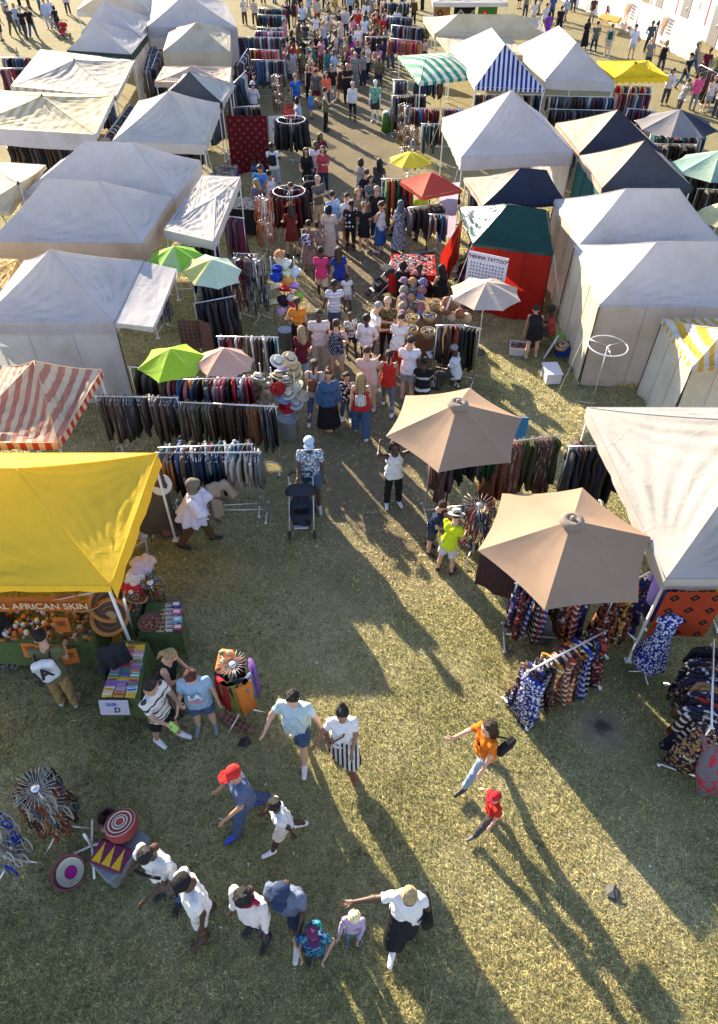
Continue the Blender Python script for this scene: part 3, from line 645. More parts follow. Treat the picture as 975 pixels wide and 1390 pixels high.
def hairmesh(kind):
    S = [(v3(0, .03, .05), v3(0, .005, .05), .099, .097, [(v3(0, -.062, .055), v3(0, -.93, -.36)), (v3(0, 0, -.05), v3(0, -.45, -.9))])]
    if kind == 'short': P = S
    elif kind == 'crop': P = [(v3(0, .026, .042), v3(0, .0, .042), .095, .092, [(v3(0, -.07, .06), v3(0, -.9, -.44)), (v3(0, 0, -.03), v3(0, -.4, -.92))])]
    elif kind == 'long': P = S+[(v3(0, .06, .02), v3(0, .115, -.28), .085, .075), (v3(.06, .03, .0), v3(.075, .06, -.22), .045, .04), (v3(-.06, .03, .0), v3(-.075, .06, -.22), .045, .04)]
    elif kind == 'bob': P = S+[(v3(.05, .03, .0), v3(.062, .02, -.09), .056, .05), (v3(-.05, .03, .0), v3(-.062, .02, -.09), .056, .05), (v3(0, .06, 0), v3(0, .07, -.09), .075, .06)]
    elif kind == 'bun': P = S+[(v3(0, .085, .12), v3(0, .1, .13), .048, .045)]
    elif kind == 'pony': P = S+[(v3(0, .12, .06), v3(0, .15, -.02), .035, .036), (v3(0, .15, -.02), v3(0, .14, -.2), .036, .014)]
    elif kind == 'curly':
        r = np.random.default_rng(3); P = list(S)
        for _ in range(46):
            d = r.normal(size=3); d /= np.linalg.norm(d)
            if d[1] < -.5 and d[2] < .55: continue
            if d[2] < -.25: continue
            c = v3(0, .02, .045)+d*.092; P.append((c, c, .026, .026))
    elif kind == 'afro': P = [(v3(0, .04, .07), v3(0, .02, .08), .125, .12, [(v3(0, -.07, .06), v3(0, -.9, -.4))])]
    elif kind == 'braids':
        P = list(S)
        for i in range(9):
            a = -1.1+i*.275; x = .085*math.sin(a); y = .05+.06*math.cos(a)
            P.append((v3(x, y, .04), v3(x*1.35, y+.03, -.24), .024, .016))
    elif kind == 'hijab': P = [(v3(0, .028, .045), v3(0, .0, .04), .108, .104, [(v3(0, -.058, .0), v3(0, -.98, -.1))]), (v3(0, .03, -.05), v3(0, .02, -.15), .1, .13), (v3(0, -.05, -.12), v3(0, -.06, -.19), .07, .09)]
    elif kind == 'bald': return None
    V, F = blob(P, .008, .011); V = V.copy(); q = np.sin(V[:, 0]*95+3*np.sin(V[:, 2]*40))*np.sin(V[:, 1]*85+V[:, 2]*60); V += .0045*q[:, None]*V/np.maximum(.05, np.linalg.norm(V, axis=1))[:, None]
    if kind in ('long', 'bob', 'pony', 'braids', 'bun', 'short'):
        r = np.random.default_rng(len(kind)); mb = MB()
        for i in range(70 if kind != 'short' else 45):
            a = r.uniform(-2.5, 2.5); sx, cy = math.sin(a), math.cos(a); c = v3(0, .02, .045); e = r.uniform(.2, 1.2)
            if kind in ('long', 'braids'): pts = [c+v3(.04*sx, .05*cy, .095), c+v3(.1*sx, .085*cy+.0, .03), c+v3(.115*sx, .095*cy+.015, -.1), c+v3((.105+.02*r.random())*sx, .085*cy+.06, -.2-.14*r.random())]
            elif kind == 'bob': pts = [c+v3(.04*sx, .05*cy, .097), c+v3(.1*sx, .085*cy, .03), c+v3(.115*sx, .09*cy, -.07), c+v3(.105*sx, .09*cy+.01, -.13-.03*r.random())]
            elif kind in ('pony', 'bun'): pts = [c+v3(.08*sx, -.075+.03*abs(sx), .05), c+v3(.075*sx, .0, .085), c+v3(.03*sx, .095, .04+.04*r.random())]
            else: b = r.uniform(.2, 1.25); d = v3(math.sin(a)*math.cos(b), math.cos(a)*math.cos(b), math.sin(b)); t_ = v3(r.normal(), r.normal(), 0)*.03; pts = [c+d*.094+t_*-.5, c+d*.106, c+d*.097+t_]
            if kind != 'short' and cy < -.75: continue
            if kind == 'short' and d[1] < -.35 and d[2] < .6: continue
            mb.tube(pts, [.007, .008, .006, .003][:len(pts)], 4, cap=False)
        o = len(V); V = np.concatenate([V, np.array(mb.v)]); F = np.concatenate([F, np.array(mb.f, dtype=np.int32)+o])
    return V, F
def hatmesh(kind):
    if kind == 'cap':
        return blob([(v3(0, .02, .06), v3(0, .005, .065), .106, .1, [(v3(0, 0, .045), v3(0, 0, -1))]), (v3(-.05, -.11, .05), v3(.05, -.11, .05), .052, .052, [(v3(0, 0, .057), v3(0, 0, 1)), (v3(0, 0, .043), v3(0, 0, -1))]), (v3(-.03, -.155, .045), v3(.03, -.155, .045), .045, .045, [(v3(0, 0, .053), v3(0, 0, 1)), (v3(0, 0, .041), v3(0, 0, -1))])], .004, .0085)
    if kind == 'bucket':
        return blob([(v3(0, .015, .06), v3(0, .015, .11), .108, .1, [(v3(0, 0, .14), v3(0, 0, 1)), (v3(0, 0, .04), v3(0, 0, -1))]), (v3(0, .01, .02), v3(0, .01, .07), .165, .105, [(v3(0, 0, .03), v3(0, 0, -1))])], .006, .011)
    if kind == 'brim':
        return blob([(v3(0, .015, .06), v3(0, .015, .12), .106, .096, [(v3(0, 0, .165), v3(0, 0, 1)), (v3(0, 0, .04), v3(0, 0, -1))]), (v3(0, .01, .05), v3(0, .01, .0505), .185, .185, [(v3(0, 0, .061), v3(0, 0, 1)), (v3(0, 0, .043), v3(0, 0, -1))])], .005, .0085)
    if kind == 'helmet':
        return blob([(v3(0, .03, .06), v3(0, .0, .065), .122, .115, [(v3(0, 0, .02), v3(0, -.2, -.98))])], .006, .012)
    if kind == 'hood':
        return blob([(v3(0, .05, .04), v3(0, .0, .05), .125, .115, [(v3(0, -.06, .0), v3(0, -.95, -.3))]), (v3(0, .05, -.08), v3(0, .03, -.13), .1, .1)], .01, .013)
    if kind == 'turban':
        return blob([(v3(0, .02, .08), v3(0, .0, .085), .125, .12, [(v3(0, 0, .035), v3(0, -.2, -.98))]), (v3(-.07, .0, .02), v3(-.07, -.01, -.12), .05, .05), (v3(.07, .0, .02), v3(.07, -.01, -.12), .05, .05), (v3(0, .06, .02), v3(0, .05, -.12), .07, .07), (v3(-.04, -.06, -.12), v3(0, -.09, -.32), .05, .05), (v3(.04, -.06, -.12), v3(0, -.09, -.3), .05, .05)], .012, .013)
_hm = {}
def headgear(kind, hat=False):
    if kind not in _hm:
        r = hatmesh(kind) if hat else hairmesh(kind)
        if r is None: _hm[kind] = None
        else:
            V, F = r; me = mesh_data(kind if hat else 'hair', V, F, [None]); _hm[kind] = me
    return _hm[kind]

POSES = dict(
    stand=dict(), relax=dict(la=(5, 6, 12, 0), ra=(-3, 9, 20, 5), ll=(3, 4), rl=(-3, 2)),
    shift=dict(la=(10, 14, 60, 40), ra=(0, 10, 15, 0), ll=(9, 14), rl=(-3, 0)),
    walk=dict(la=(-18, 6, 14, 0), ra=(18, 6, 28, 5), ll=(18, 5), rl=(-16, 16), lean=4), walk2=dict(la=(16, 6, 28, 5), ra=(-16, 6, 14, 0), ll=(-15, 17), rl=(17, 5), lean=4),
    step=dict(la=(-10, 8, 15, 0), ra=(12, 8, 30, 10), ll=(13, 4), rl=(-12, 12)),
    phone=dict(la=(30, 6, 95, 35), ra=(28, 8, 90, 35), head=25), browse=dict(la=(38, 8, 40, 12), ra=(15, 8, 70, 25), lean=10, head=25),
    reach=dict(la=(60, 10, 15, 5), ra=(20, 8, 40, 20), lean=12, head=20), crossed=dict(la=(22, 12, 92, 75), ra=(22, 12, 92, 75)),
    push=dict(la=(32, 8, 48, 6), ra=(32, 8, 48, 6), lean=6, ll=(16, 4), rl=(-15, 12)), hip=dict(la=(-8, 30, 70, 60), ra=(0, 8, 12, 0)),
    bend=dict(lean=82, la=(82, 6, 8, 0), ra=(92, 6, 12, 0), ll=(-6, 4), rl=(4, 6), head=-10), sit=dict(ll=(84, 86), rl=(82, 84), la=(28, 8, 60, 25), ra=(22, 8, 70, 25), lean=8, head=15),
    chin=dict(ra=(48, 10, 118, 30), la=(-5, 8, 20, 0), head=10, ll=(8, 4), rl=(-6, 4)), raise_=dict(la=(150, 40, 110, 60), ra=(140, 45, 115, 60)),
    hold1=dict(la=(24, 8, 80, 30), ra=(-2, 8, 14, 0)), hand=dict(la=(4, 16, 14, 0), ra=(6, 26, 18, 0), ll=(20, 5), rl=(-18, 16)))

class Fig:
    """joints of one figure, canonical 1.75 m tall, facing -Y"""
    def __init__(s, pose, fem=False, fat=1.0):
        q = dict(lean=0, side=0, twist=0, head=5, hyaw=0, la=(2, 7, 12, 3), ra=(2, 7, 12, 3), ll=(0, 0), rl=(0, 0), spread=4); q.update(pose)
        s.q, s.fem, s.fat = q, fem, fat
        L = R(q['lean']); sd = R(q['side']); s.up = v3(math.sin(sd), -math.sin(L)*math.cos(sd), math.cos(L)*math.cos(sd))
        tw = R(q['twist']); s.ax = v3(math.cos(tw), math.sin(tw), 0); s.ax -= s.up*(s.ax @ s.up); s.ax /= np.linalg.norm(s.ax); s.fw = np.cross(s.up, s.ax)*-1.0
        if s.fw[1] > 0 and abs(q['lean']) < 80: s.fw = -s.fw
        hw = .088 if fem else .085; sw = .165 if fem else .19
        s.hip = {}; s.kn = {}; s.an = {}; s.toe = {}; s.sh = {}; s.el = {}; s.wr = {}; s.hd = {}
        for nm, sg, (hp, kb), (sp, ab, eb, iw) in (('l', 1, q['ll'], q['la']), ('r', -1, q['rl'], q['ra'])):
            h = v3(sg*hw, 0, 0); s.hip[nm] = h; a = R(hp); spd = sg*math.sin(R(q['spread']))
            d = v3(spd, -math.sin(a), -math.cos(a)); d /= np.linalg.norm(d); s.kn[nm] = h+d*.43
            b = a-R(kb); d = v3(spd*.5, -math.sin(b), -math.cos(b)); d /= np.linalg.norm(d); s.an[nm] = s.kn[nm]+d*.42
            tp = min(0, b)*.55; s.toe[nm] = s.an[nm]+v3(sg*.03, -.165*math.cos(tp), -.045+.165*math.sin(tp))
        s.neck = s.up*.52
        for nm, sg, (sp, ab, eb, iw) in (('l', 1, q['la']), ('r', -1, q['ra'])):
            s.sh[nm] = s.up*.475+s.ax*sg*sw
            def dr(p, o): return s.ax*(sg*math.sin(R(o)))+(s.fw*math.sin(R(p))-s.up*math.cos(R(p)))*math.cos(R(o))
            d = dr(sp, ab); s.el[nm] = s.sh[nm]+d*.29
            d = dr(sp+eb, ab-iw); s.wr[nm] = s.el[nm]+d*.25; s.hd[nm] = d
        hp = R(q['head']+q['lean']*.55); hy = R(q['hyaw'])
        hup = v3(s.up[0]*.5, -math.sin(hp), math.cos(hp)); s.hrot = Matrix.Rotation(hy, 3, 'Z') @ Matrix.Rotation(hp, 3, 'X')
        s.hc = s.neck+s.up*.06+(s.up*.4+hup*.6)*.13
        zmin = min(min(s.an[n][2]-.075, s.toe[n][2]-.03) for n in 'lr'); s.dz = -zmin
    def body(s, h, hands=True, coarse=False):
        f = s.fat; k = .5+.5*f; P = []; hipr = .108 if s.fem else .1; up, ax, fw = s.up, s.ax, s.fw
        P.append((v3(-.055, .012, .0), v3(.055, .012, .0), hipr*f, hipr*f))
        bel = up*.2+fw*(.02*(f-1)*4)
        P.append((up*.18+bel*.1-ax*.05, up*.18+bel*.1+ax*.05, .095*f, .095*f))
        if f > 1.1: P.append((bel-ax*.05, bel+ax*.05, .12*f*.9, .12*f*.9))
        P.append((up*.36-ax*(.06 if s.fem else .075), up*.36+ax*(.06 if s.fem else .075), .108*k, .108*k))
        if s.fem: P += [(up*.36+ax*x+fw*.075, up*.35+ax*x+fw*.085, .05, .048) for x in (-.062, .062)]
        P.append((s.sh['l']*.92, s.sh['r']*.92, .058*k, .058*k))
        P.append((up*.46, s.neck+up*.09, .062, .052))
        for n in 'lr':
            P += [(s.hip[n], s.kn[n], .088*f, .054*k), (s.kn[n], s.kn[n]*.45+s.an[n]*.55+v3(0, .012, 0), .053*k, .049*k), (s.kn[n]*.45+s.an[n]*.55+v3(0, .012, 0), s.an[n], .048*k, .036)]
            P += [(s.an[n]+v3(0, .03, -.035), s.toe[n], .036, .03)]
            P += [(s.sh[n], s.el[n], .05*k, .038*k), (s.el[n], s.wr[n], .038*k, .026)]
            if coarse or not hands: P += [(s.wr[n], s.wr[n]+s.hd[n]*.13, .03, .026)]
        V, F = blob(P, .012, h); M = np.zeros(len(F), int)
        Hm = np.array(s.hrot); hv = HV @ Hm.T+s.hc
        vs, fs, ms = [V, hv], [F, HF+len(V)], [M, HM]; o = len(V)+len(hv)
        if hands and not coarse:
            for n, sg in (('l', 1), ('r', -1)):
                eb = s.q[n+'a'][2]; a, b = hand_at(s.wr[n]+s.hd[n]*.008, s.hd[n], s.fw if eb < 45 else s.up, sg, 1 if eb > 45 else 0); vs.append(a); fs.append(b+o); ms.append(np.zeros(len(b), int)); o += len(a)
        V = np.concatenate(vs); V[:, 2] += s.dz; return V, np.concatenate(fs), np.concatenate(ms)
    def top(s, h, kind, inf=.016):
        """tee / long / tank / jacket"""
        f = s.fat; k = .5+.5*f; up, ax, fw = s.up, s.ax, s.fw; P = []; i = inf+(.012 if kind == 'jacket' else 0)
        hem = -.115 if kind != 'crop' else .1
        cut = [(up*hem, -up)]; nk = [(s.neck+up*.012, up)]
        hipr = .112 if s.fem else .108
        if kind != 'crop': P.append((up*-.06-ax*.055+v3(0, .008, 0), up*-.06+ax*.055+v3(0, .008, 0), hipr*f+i+.02, hipr*f+i+.02, cut))
        if kind != 'crop': P.append((up*.06-ax*.055+v3(0, .006, 0), up*.06+ax*.055+v3(0, .006, 0), .106*f+i+.016, .106*f+i+.016, cut))
        P.append((up*.18-ax*.05, up*.18+ax*.05, .1*f+i, .1*f+i, cut))
        if f > 1.1: P.append((up*.2+fw*(.08*(f-1))-ax*.05, up*.2+fw*(.08*(f-1))+ax*.05, .12*f*.9+i, .12*f*.9+i))
        P.append((up*.36-ax*(.06 if s.fem else .08), up*.36+ax*(.06 if s.fem else .08), .108*k+i, .108*k+i, nk))
        if s.fem: P += [(up*.36+ax*x+fw*.075, up*.35+ax*x+fw*.085, .05+i*.8, .048+i*.8) for x in (-.062, .062)]
        if kind == 'tank': P += [(s.sh[n]*.55+s.neck*.35, up*.33+ax*g*.075, .06+i*.3, .09+i) for n, g in (('l', 1), ('r', -1))]
        else:
            P.append((s.sh['l']*.94, s.sh['r']*.94, .06*k+i*.7, .06*k+i*.7, nk))
            for n in 'lr':
                e = {'tee': .62, 'crop': .5, 'long': 1, 'jacket': 1, 'loose': .9}.get(kind, .74)
                d = (s.el[n]-s.sh[n])/.29
                if kind in ('long', 'jacket'):
                    P += [(s.sh[n], s.el[n], .052*k+i, .044*k+i), (s.el[n], s.wr[n], .042*k+i, .031+i*.8, [(s.wr[n], s.hd[n])])]
                else: P.append((s.sh[n], s.el[n], (.05*k+i*.55) if kind != 'loose' else .06*k+i, (.042*k+i*.75) if kind != 'loose' else .06*k+i, [(s.sh[n]+d*.29*e, d)]))
        V, F = blob(P, .011, h)
        V = s._folds(V, .0075); V[:, 2] += s.dz; return V, F
    def _folds(s, V, a):
        V = V.copy(); w_ = V[:, 2]*26+5*np.sin(V[:, 0]*13+V[:, 1]*9)+V[:, 0]*17; V[:, 1] += .7*a*np.sin(w_)*np.clip(1.2-V[:, 2]*1.6, .25, 1); V[:, 0] += .35*a*np.sin(w_*1.7+1); V[:, 1] += a*np.sin(V[:, 0]*38+V[:, 2]*22)+a*.6*np.sin(V[:, 2]*47-V[:, 0]*20); V[:, 0] += a*.6*np.sin(V[:, 2]*33+V[:, 1]*25); return V
    def legs(s, h, kind, inf=.017):
        f = s.fat; k = .5+.5*f; P = []; hipr = .108 if s.fem else .103; wa = [(s.up*.06, s.up)]
        P.append((v3(-.055, .012, .02), v3(.055, .012, .02), hipr*f+inf-.008, hipr*f+inf-.008, wa)); i = inf
        if kind in ('skirt', 'midi', 'dresslong', 'mini'):
            e = {'mini': .4, 'skirt': .52, 'midi': .72, 'dresslong': .93}[kind]; kl, kr = s.kn['l'], s.kn['r']; al, ar = s.an['l'], s.an['r']
            def pt(t): return ((kl+kr)/2*min(t/.5, 1) if t < .5 else (kl+kr)/2+((al+ar)/2-(kl+kr)/2)*((t-.5)/.5))
            c = pt(e); wdt = np.linalg.norm((kl-kr) if e < .6 else (al-ar))*.5
            P.append((v3(0, .01, -.02), c*.6, .125*f+i, .14*f+i)); 
            tl = kl*min(e/.5, 1) if e <= .5 else kl+(al-kl)*(e-.5)/.5; tr = kr*min(e/.5, 1) if e <= .5 else kr+(ar-kr)*(e-.5)/.5
            dn = c/np.linalg.norm(c)
            for t_, hh in ((tl, s.hip['l']), (tr, s.hip['r'])): P.append((hh*.8, t_, .11*f+i, .115+.06*e, [(c, dn)]))
            P.append((v3(0, 0, -.05), c, .13*f, .15+.05*e, [(c, dn)]))
        else:
            for n in 'lr':
                d1 = (s.kn[n]-s.hip[n])/.43
                if kind == 'shorts': P.append((s.hip[n], s.kn[n], .092*f+i, .078*k+i+.008, [(s.kn[n]-d1*.06, d1)]))
                elif kind == 'hot': P.append((s.hip[n], s.kn[n], .092*f+i, .085*k+i, [(s.hip[n]+d1*.22, d1)]))
                else:
                    w = {'slim': -.004, 'trousers': .006, 'wide': .03}[kind]; d2 = (s.an[n]-s.kn[n])/.42
                    P += [(s.hip[n], s.kn[n], .09*f+i, .058*k+i+w), (s.kn[n], s.an[n], .055*k+i+w, .045+i+w*1.3, [(s.an[n]-d2*(.0 if kind != 'slim' else .03), d2)])]
        V, F = blob(P, .012, h); V = s._folds(V, .005); V[:, 2] += s.dz; return V, F
    def shoe(s, n, h, kind='shoe'):
        a, t = s.an[n], s.toe[n]; P = [(a+v3(0, .035, -.04), t+v3(0, -.012, .002), .042, .037), (a+v3(0, .01, -.01), t*.4+a*.6+v3(0, 0, -.02), .045, .04)]
        V, F = blob(P, .008, min(h, .017)); V[:, 2] += s.dz; V[:, 2] = np.maximum(V[:, 2], min(.004, V[:, 2].min()+.03) if s.q['ll'][0] < 60 else -1); return V, F

SKIN = dict(l=(.56, .33, .22), m=(.42, .24, .15), t=(.30, .15, .085), d=(.075, .036, .022), b=(.13, .062, .035))
HAIR = dict(bk=(.012, .01, .009), br=(.06, .03, .015), bl=(.42, .29, .13), gr=(.32, .3, .28), rd=(.13, .035, .018), wh=(.6, .58, .55), db=(.03, .018, .011))
def eye_m(): return plain((.02, .015, .012), .3)
def lip_m(): return plain((.3, .1, .085), .5)
_pm = {}
PEOPLE = []
PRNT = []
def person(px, py, H, yaw, pose, sk, hair, top, bot, shoes, label, fem=False, fat=1.0, hat=None, z=0.0, by='feet', group=None, opts=None):
    """px,py: photo pixel of the feet (by='feet') or of the head centre (by='head')
    hair=(style,colour)  top=(kind,colour,pattern,colour2)  bot likewise (or None for bare legs under a dress)"""
    sc = H/1.84*(.96 if py > 880 else 1.0); pd = dict(POSES[pose])
    if pose in ('stand', 'relax', 'browse', 'phone') and not opts:
        vr = np.random.default_rng(sum(map(ord, label)) % 14); u = lambda a, b: float(a+(b-a)*vr.random())
        pd.update(twist=u(-16, 16), side=u(-4, 4), hyaw=u(-40, 40), spread=u(2, 9), ll=(u(-4, 12), u(0, 16)), rl=(u(-8, 4), u(0, 6)))
        if pose in ('stand', 'relax'):
            for k_ in ('la', 'ra'): pd[k_] = [(u(-6, 10), u(6, 12), u(6, 26), u(0, 8)), (u(10, 34), u(6, 14), u(60, 100), u(15, 50)), (u(-12, 0), u(20, 30), u(60, 80), u(45, 60))][int(vr.choice(3, p=[.58, .3, .12]))]
    pd.update(opts or {})
    fig = Fig(pd, fem, fat)
    yr = R(yaw)
    if by == 'head':
        hz = (fig.hc[2]+fig.dz)*sc+z; hp = at(px, py, hz); rz = Matrix.Rotation(yr, 3, 'Z'); off = rz @ Vector(fig.hc*v3(1, 1, 0)*sc); loc = (hp[0]-off[0], hp[1]-off[1], z)
    else: p = at(px, py, z); loc = (p[0], p[1], z)
    dist = math.dist(loc, (0, 0, CAMH)); near = dist < 15; h = (.0135 if dist < 12 else .019 if dist < 20 else .025 if dist < 32 else .033)/sc**.5
    pk = repr((sorted(pd.items()), fem, fat, h))
    def get(part, fn, nm, nslots):
        key = (pk, part)
        if key not in _pm:
            r = fn(); me = mesh_data(nm, r[0], r[1], [None]*nslots, r[2] if len(r) > 2 else None); _pm[key] = me
        return _pm[key]
    def put(nm, me, mats, parent):
        o = obj(nm, me, parent)
        for i, m in enumerate(mats): o.material_slots[i].link = 'OBJECT'; o.material_slots[i].material = m
        return o
    skm = plain(SKIN[sk], .5, var=.1)
    body = put('person', get('body', lambda: fig.body(h, near, not near), 'body', 3), [skm, eye_m(), lip_m()], None)
    body.location = loc; body.rotation_euler = (0, 0, yr); body.scale = (sc,)*3
    tag(body, label, 'person', group or 'visitors and vendors at the market')
    def cm(t): return cloth(*t[1:]) if len(t) > 1 else cloth(t[1])
    if top:
        knd = top[0]; t2 = put({'tee': 'shirt', 'long': 'shirt', 'tank': 'tank_top', 'jacket': 'jacket', 'crop': 'crop_top', 'loose': 'loose_top'}[knd], get(('top', knd), lambda: fig.top(h, knd), 'shirt', 1), [cm(top)], body)
    if bot:
        knd = bot[0]; put({'shorts': 'shorts', 'hot': 'shorts', 'skirt': 'skirt', 'mini': 'skirt', 'midi': 'skirt', 'dresslong': 'dress'}.get(knd, 'trousers'), get(('bot', knd), lambda: fig.legs(h, knd), 'trousers', 1), [cm(bot)], body)
    for n in 'lr': put('shoe', get(('shoe', n), lambda: fig.shoe(n, h), 'shoe', 1), [plain(shoes, .55)], body)
    hM = Matrix.Translation(fig.hc+v3(0, 0, fig.dz)) @ fig.hrot.to_4x4()
    if hair and hair[0] != 'bald':
        o = put('hair', headgear(hair[0]), [hairm(HAIR[hair[1]] if isinstance(hair[1], str) else hair[1])], body); o.matrix_local = hM
    if hat:
        o = put({'cap': 'cap', 'bucket': 'sun_hat', 'brim': 'brimmed_hat', 'helmet': 'helmet', 'hood': 'hood', 'turban': 'turban'}[hat[0]], headgear(hat[0], True), [cloth(*hat[1:])], body); o.matrix_local = hM
    PEOPLE.append(label)
    body['_'] = 0; del body['_']
    return body, fig, sc
def on_body(bf, v):
    """world point of a canonical body point"""
    b, fig, sc = bf; p = Matrix.Rotation(b.rotation_euler[2], 3, 'Z') @ Vector((v[0]*sc, v[1]*sc, (v[2]+fig.dz)*sc)); return p+b.location
def text_mesh(txt, size, depth=.002, bold=0.0):
    cu = bpy.data.curves.new('lettering', 'FONT'); cu.body = txt; cu.size = size; cu.align_x = 'CENTER'; cu.align_y = 'CENTER'; cu.extrude = depth; cu.offset = bold
    o = bpy.data.objects.new('lettering', cu); COL.objects.link(o); dg = bpy.context.evaluated_depsgraph_get()
    me = bpy.data.meshes.new_from_object(o.evaluated_get(dg)); bpy.data.objects.remove(o); bpy.data.curves.remove(cu); return me
def lettering(txt, size, mat_, parent, M, bold=0.0, name='lettering', depth=.002):
    me = text_mesh(txt, size, depth, bold); me.materials.clear(); me.materials.append(mat_); o = obj(name, me, parent); o.matrix_local = M; return o
def backpack(bf, c, label, pat=None, c2=None, size=1.0, strap=None):
    b, fig, sc = bf
    p = on_body(bf, fig.up*.27-fig.fw*(.19+.06*(fig.fat-1)))
    root = empty('backpack', (p.x, p.y, p.z-.2*size*sc), label, 'backpack', None, b.rotation_euler[2])
    m = cloth(c, pat, c2); P = [(v3(-.09, 0, .06), v3(-.09, .02, .32), .07, .06), (v3(.09, 0, .06), v3(.09, .02, .32), .07, .06), (v3(0, .0, .06), v3(0, .02, .32), .085, .075), (v3(0, .05, .08), v3(0, .05, .2), .08, .06)]
    V, F = blob(P, .015, .016); obj('bag_body', mesh_data('bag', V*size*sc, F, [m]), root)
    mb = MB()
    for x in (-.1, .1): mb.tube([(x*sc, -.05*sc, .3*sc), (x*1.1*sc, -.13*sc, .42*sc), (x*1.1*sc, -.29*sc, .36*sc), (x*1.2*sc, -.29*sc, .15*sc), (x*1.2*sc, -.1*sc, .06*sc)], .014*sc, 5)
    mb.build('strap', cloth(strap or dark(srgb(c), .5)), root); return root
def shoulder_bag(bf, c, label, side=1, z=.02, fwd=0.0, size=1.0, strap=True):
    b, fig, sc = bf
    p = on_body(bf, fig.ax*side*(.22+.08*(fig.fat-1))+fig.up*z+fig.fw*fwd)
    root = empty('shoulder_bag', (p.x, p.y, p.z-.12), label, 'bag', None, b.rotation_euler[2]+R(12))
    mb = MB(); mb.box((0, 0, .12), (.09*size, .28*size, .2*size), bev=.03); mb.box((side*.002, 0, .18), (.1*size, .29*size, .09*size), bev=.02); mb.build('bag_body', cloth(c), root)
    if strap:
        q = on_body(bf, fig.sh['l' if side < 0 else 'r']*.75+fig.up*.075); q2 = on_body(bf, fig.up*.3+fig.fw*.145*fig.fat); q3 = on_body(bf, fig.up*.3-fig.fw*.145); L = Vector(root.location); Ri = Matrix.Rotation(-root.rotation_euler[2], 3, 'Z')
        f = lambda w_: tuple(Ri @ (w_-L)); mb = MB(); mb.tube([(0, -.1, .2), f(q2), f(q), f(q3), (0, .1, .2)], .013, 5); mb.build('strap', cloth(dark(srgb(c), .8)), root)
    return root
# ---------------------------------------------------------------- everyone at the market
WH = (.70, .69, .67); BK = (.016, .016, .018); NV = (.022, .032, .07); DN = (.06, .10, .19); LD = (.25, .34, .43); GY = (.2, .2, .2); DG = (.06, .06, .065); BG = (.48, .39, .29); TN = (.32, .20, .085)
OL = (.13, .125, .055); RD = (.48, .028, .02); PK = (.62, .05, .16); LB = (.30, .43, .50); BR = (.10, .055, .03); OR = (.65, .16, .015); LIL = (.45, .36, .52); BLU = (.03, .12, .42); MAR = (.12, .015, .03); GRN = (.05, .16, .09); MAG = (.4, .03, .3); PUR = (.2, .04, .38)
P = person
# --- lower half, seen closely
m_pack = P(95, 953, 1.8, 196, 'browse', 'm', ('short', 'bk'), ('tee', OL), ('trousers', TN), (.4, .38, .34), 'man in olive t-shirt and tan trousers facing the skin-care stall table')
P(22, 900, 1.65, 165, 'browse', 't', ('hijab', (.35, .02, .05)), ('long', BK), ('dresslong', BK, 'speck', (.2, .2, .2)), BK, 'woman in black with a red headscarf beside the skin-care stall', fem=True)
P(240, 957, 1.68, 78, 'phone', 'l', ('pony', 'bl'), ('tank', BK), ('wide', (.17, .13, .11), 'speck', (.3, .24, .2)), BK, 'blonde woman in black strap top and brown patterned trousers by the book table', fem=True, opts=dict(lean=14, hyaw=10))
stripe_man = P(231, 1003, 1.75, 62, 'hold1', 'm', ('short', 'db'), ('tee', (.66, .64, .58), 'stripe', (.06, .05, .06), .8), ('shorts', BK), (.75, .75, .75), 'man in striped cream t-shirt and black shorts beside the book table', opts=dict(ra=(32, 8, 70, 10), head=20, hyaw=20, rl=(-8, 3), ll=(10, 5)))
dodg = P(281, 985, 1.7, 8, 'stand', 'l', ('short', 'rd'), ('tee', (.27, .40, .52)), ('shorts', DN), (.22, .23, .24), 'stocky person in pale blue lettered t-shirt and denim shorts', fat=1.22, opts=dict(head=35, la=(-4, 12, 22, 0), ra=(8, 14, 20, 0)))
couple_m = P(407, 1018, 1.8, -8, 'hand', 'l', ('short', 'db'), ('tee', (.42, .54, .56)), ('shorts', (.05, .09, .16)), (.7, .7, .7), 'big man in light blue t-shirt and navy shorts walking hand in hand', fat=1.2, opts=dict(la=(2, 24, 16, 0), ra=(12, 30, 30, 12), head=16))
couple_w = P(467, 1036, 1.7, 2, 'step', 't', ('bun', 'bk'), ('tee', WH), ('midi', (.62, .6, .56), 'vstripe', BK, .9), (.25, .06, .04), 'woman in white t-shirt and black striped skirt holding a man\'s hand', fem=True, fat=1.12, opts=dict(ra=(4, 26, 14, 0), la=(16, 6, 30, 20), head=12))
red_cap = P(339, 1112, 1.72, -62, 'walk', 'm', None, ('tee', (.10, .13, .22)), ('trousers', DN), (.02, .06, .45), 'man in red cap and slate blue tee with bright blue shoes', hat=('cap', (.5, .03, .025)), opts=dict(la=(18, 8, 40, 10), ll=(20, 6), rl=(-14, 20)))
P(389, 1140, 1.42, -72, 'walk', 'd', ('curly', 'bk'), ('tee', WH), ('shorts', (.66, .62, .55)), (.75, .75, .75), 'boy all in white with dark curls walking across the lawn', opts=dict(ll=(22, 6), rl=(-14, 26), lean=8))
orange_w = P(650, 1050, 1.66, -64, 'walk', 'l', ('long', 'br'), ('tee', OR), ('slim', LD), (.03, .03, .03), 'woman in orange t-shirt and pale jeans striding over sunny grass', fem=True, opts=dict(ll=(30, 6), rl=(-16, 20), la=(16, 10, 20, 0), ra=(38, 20, 60, 20)))
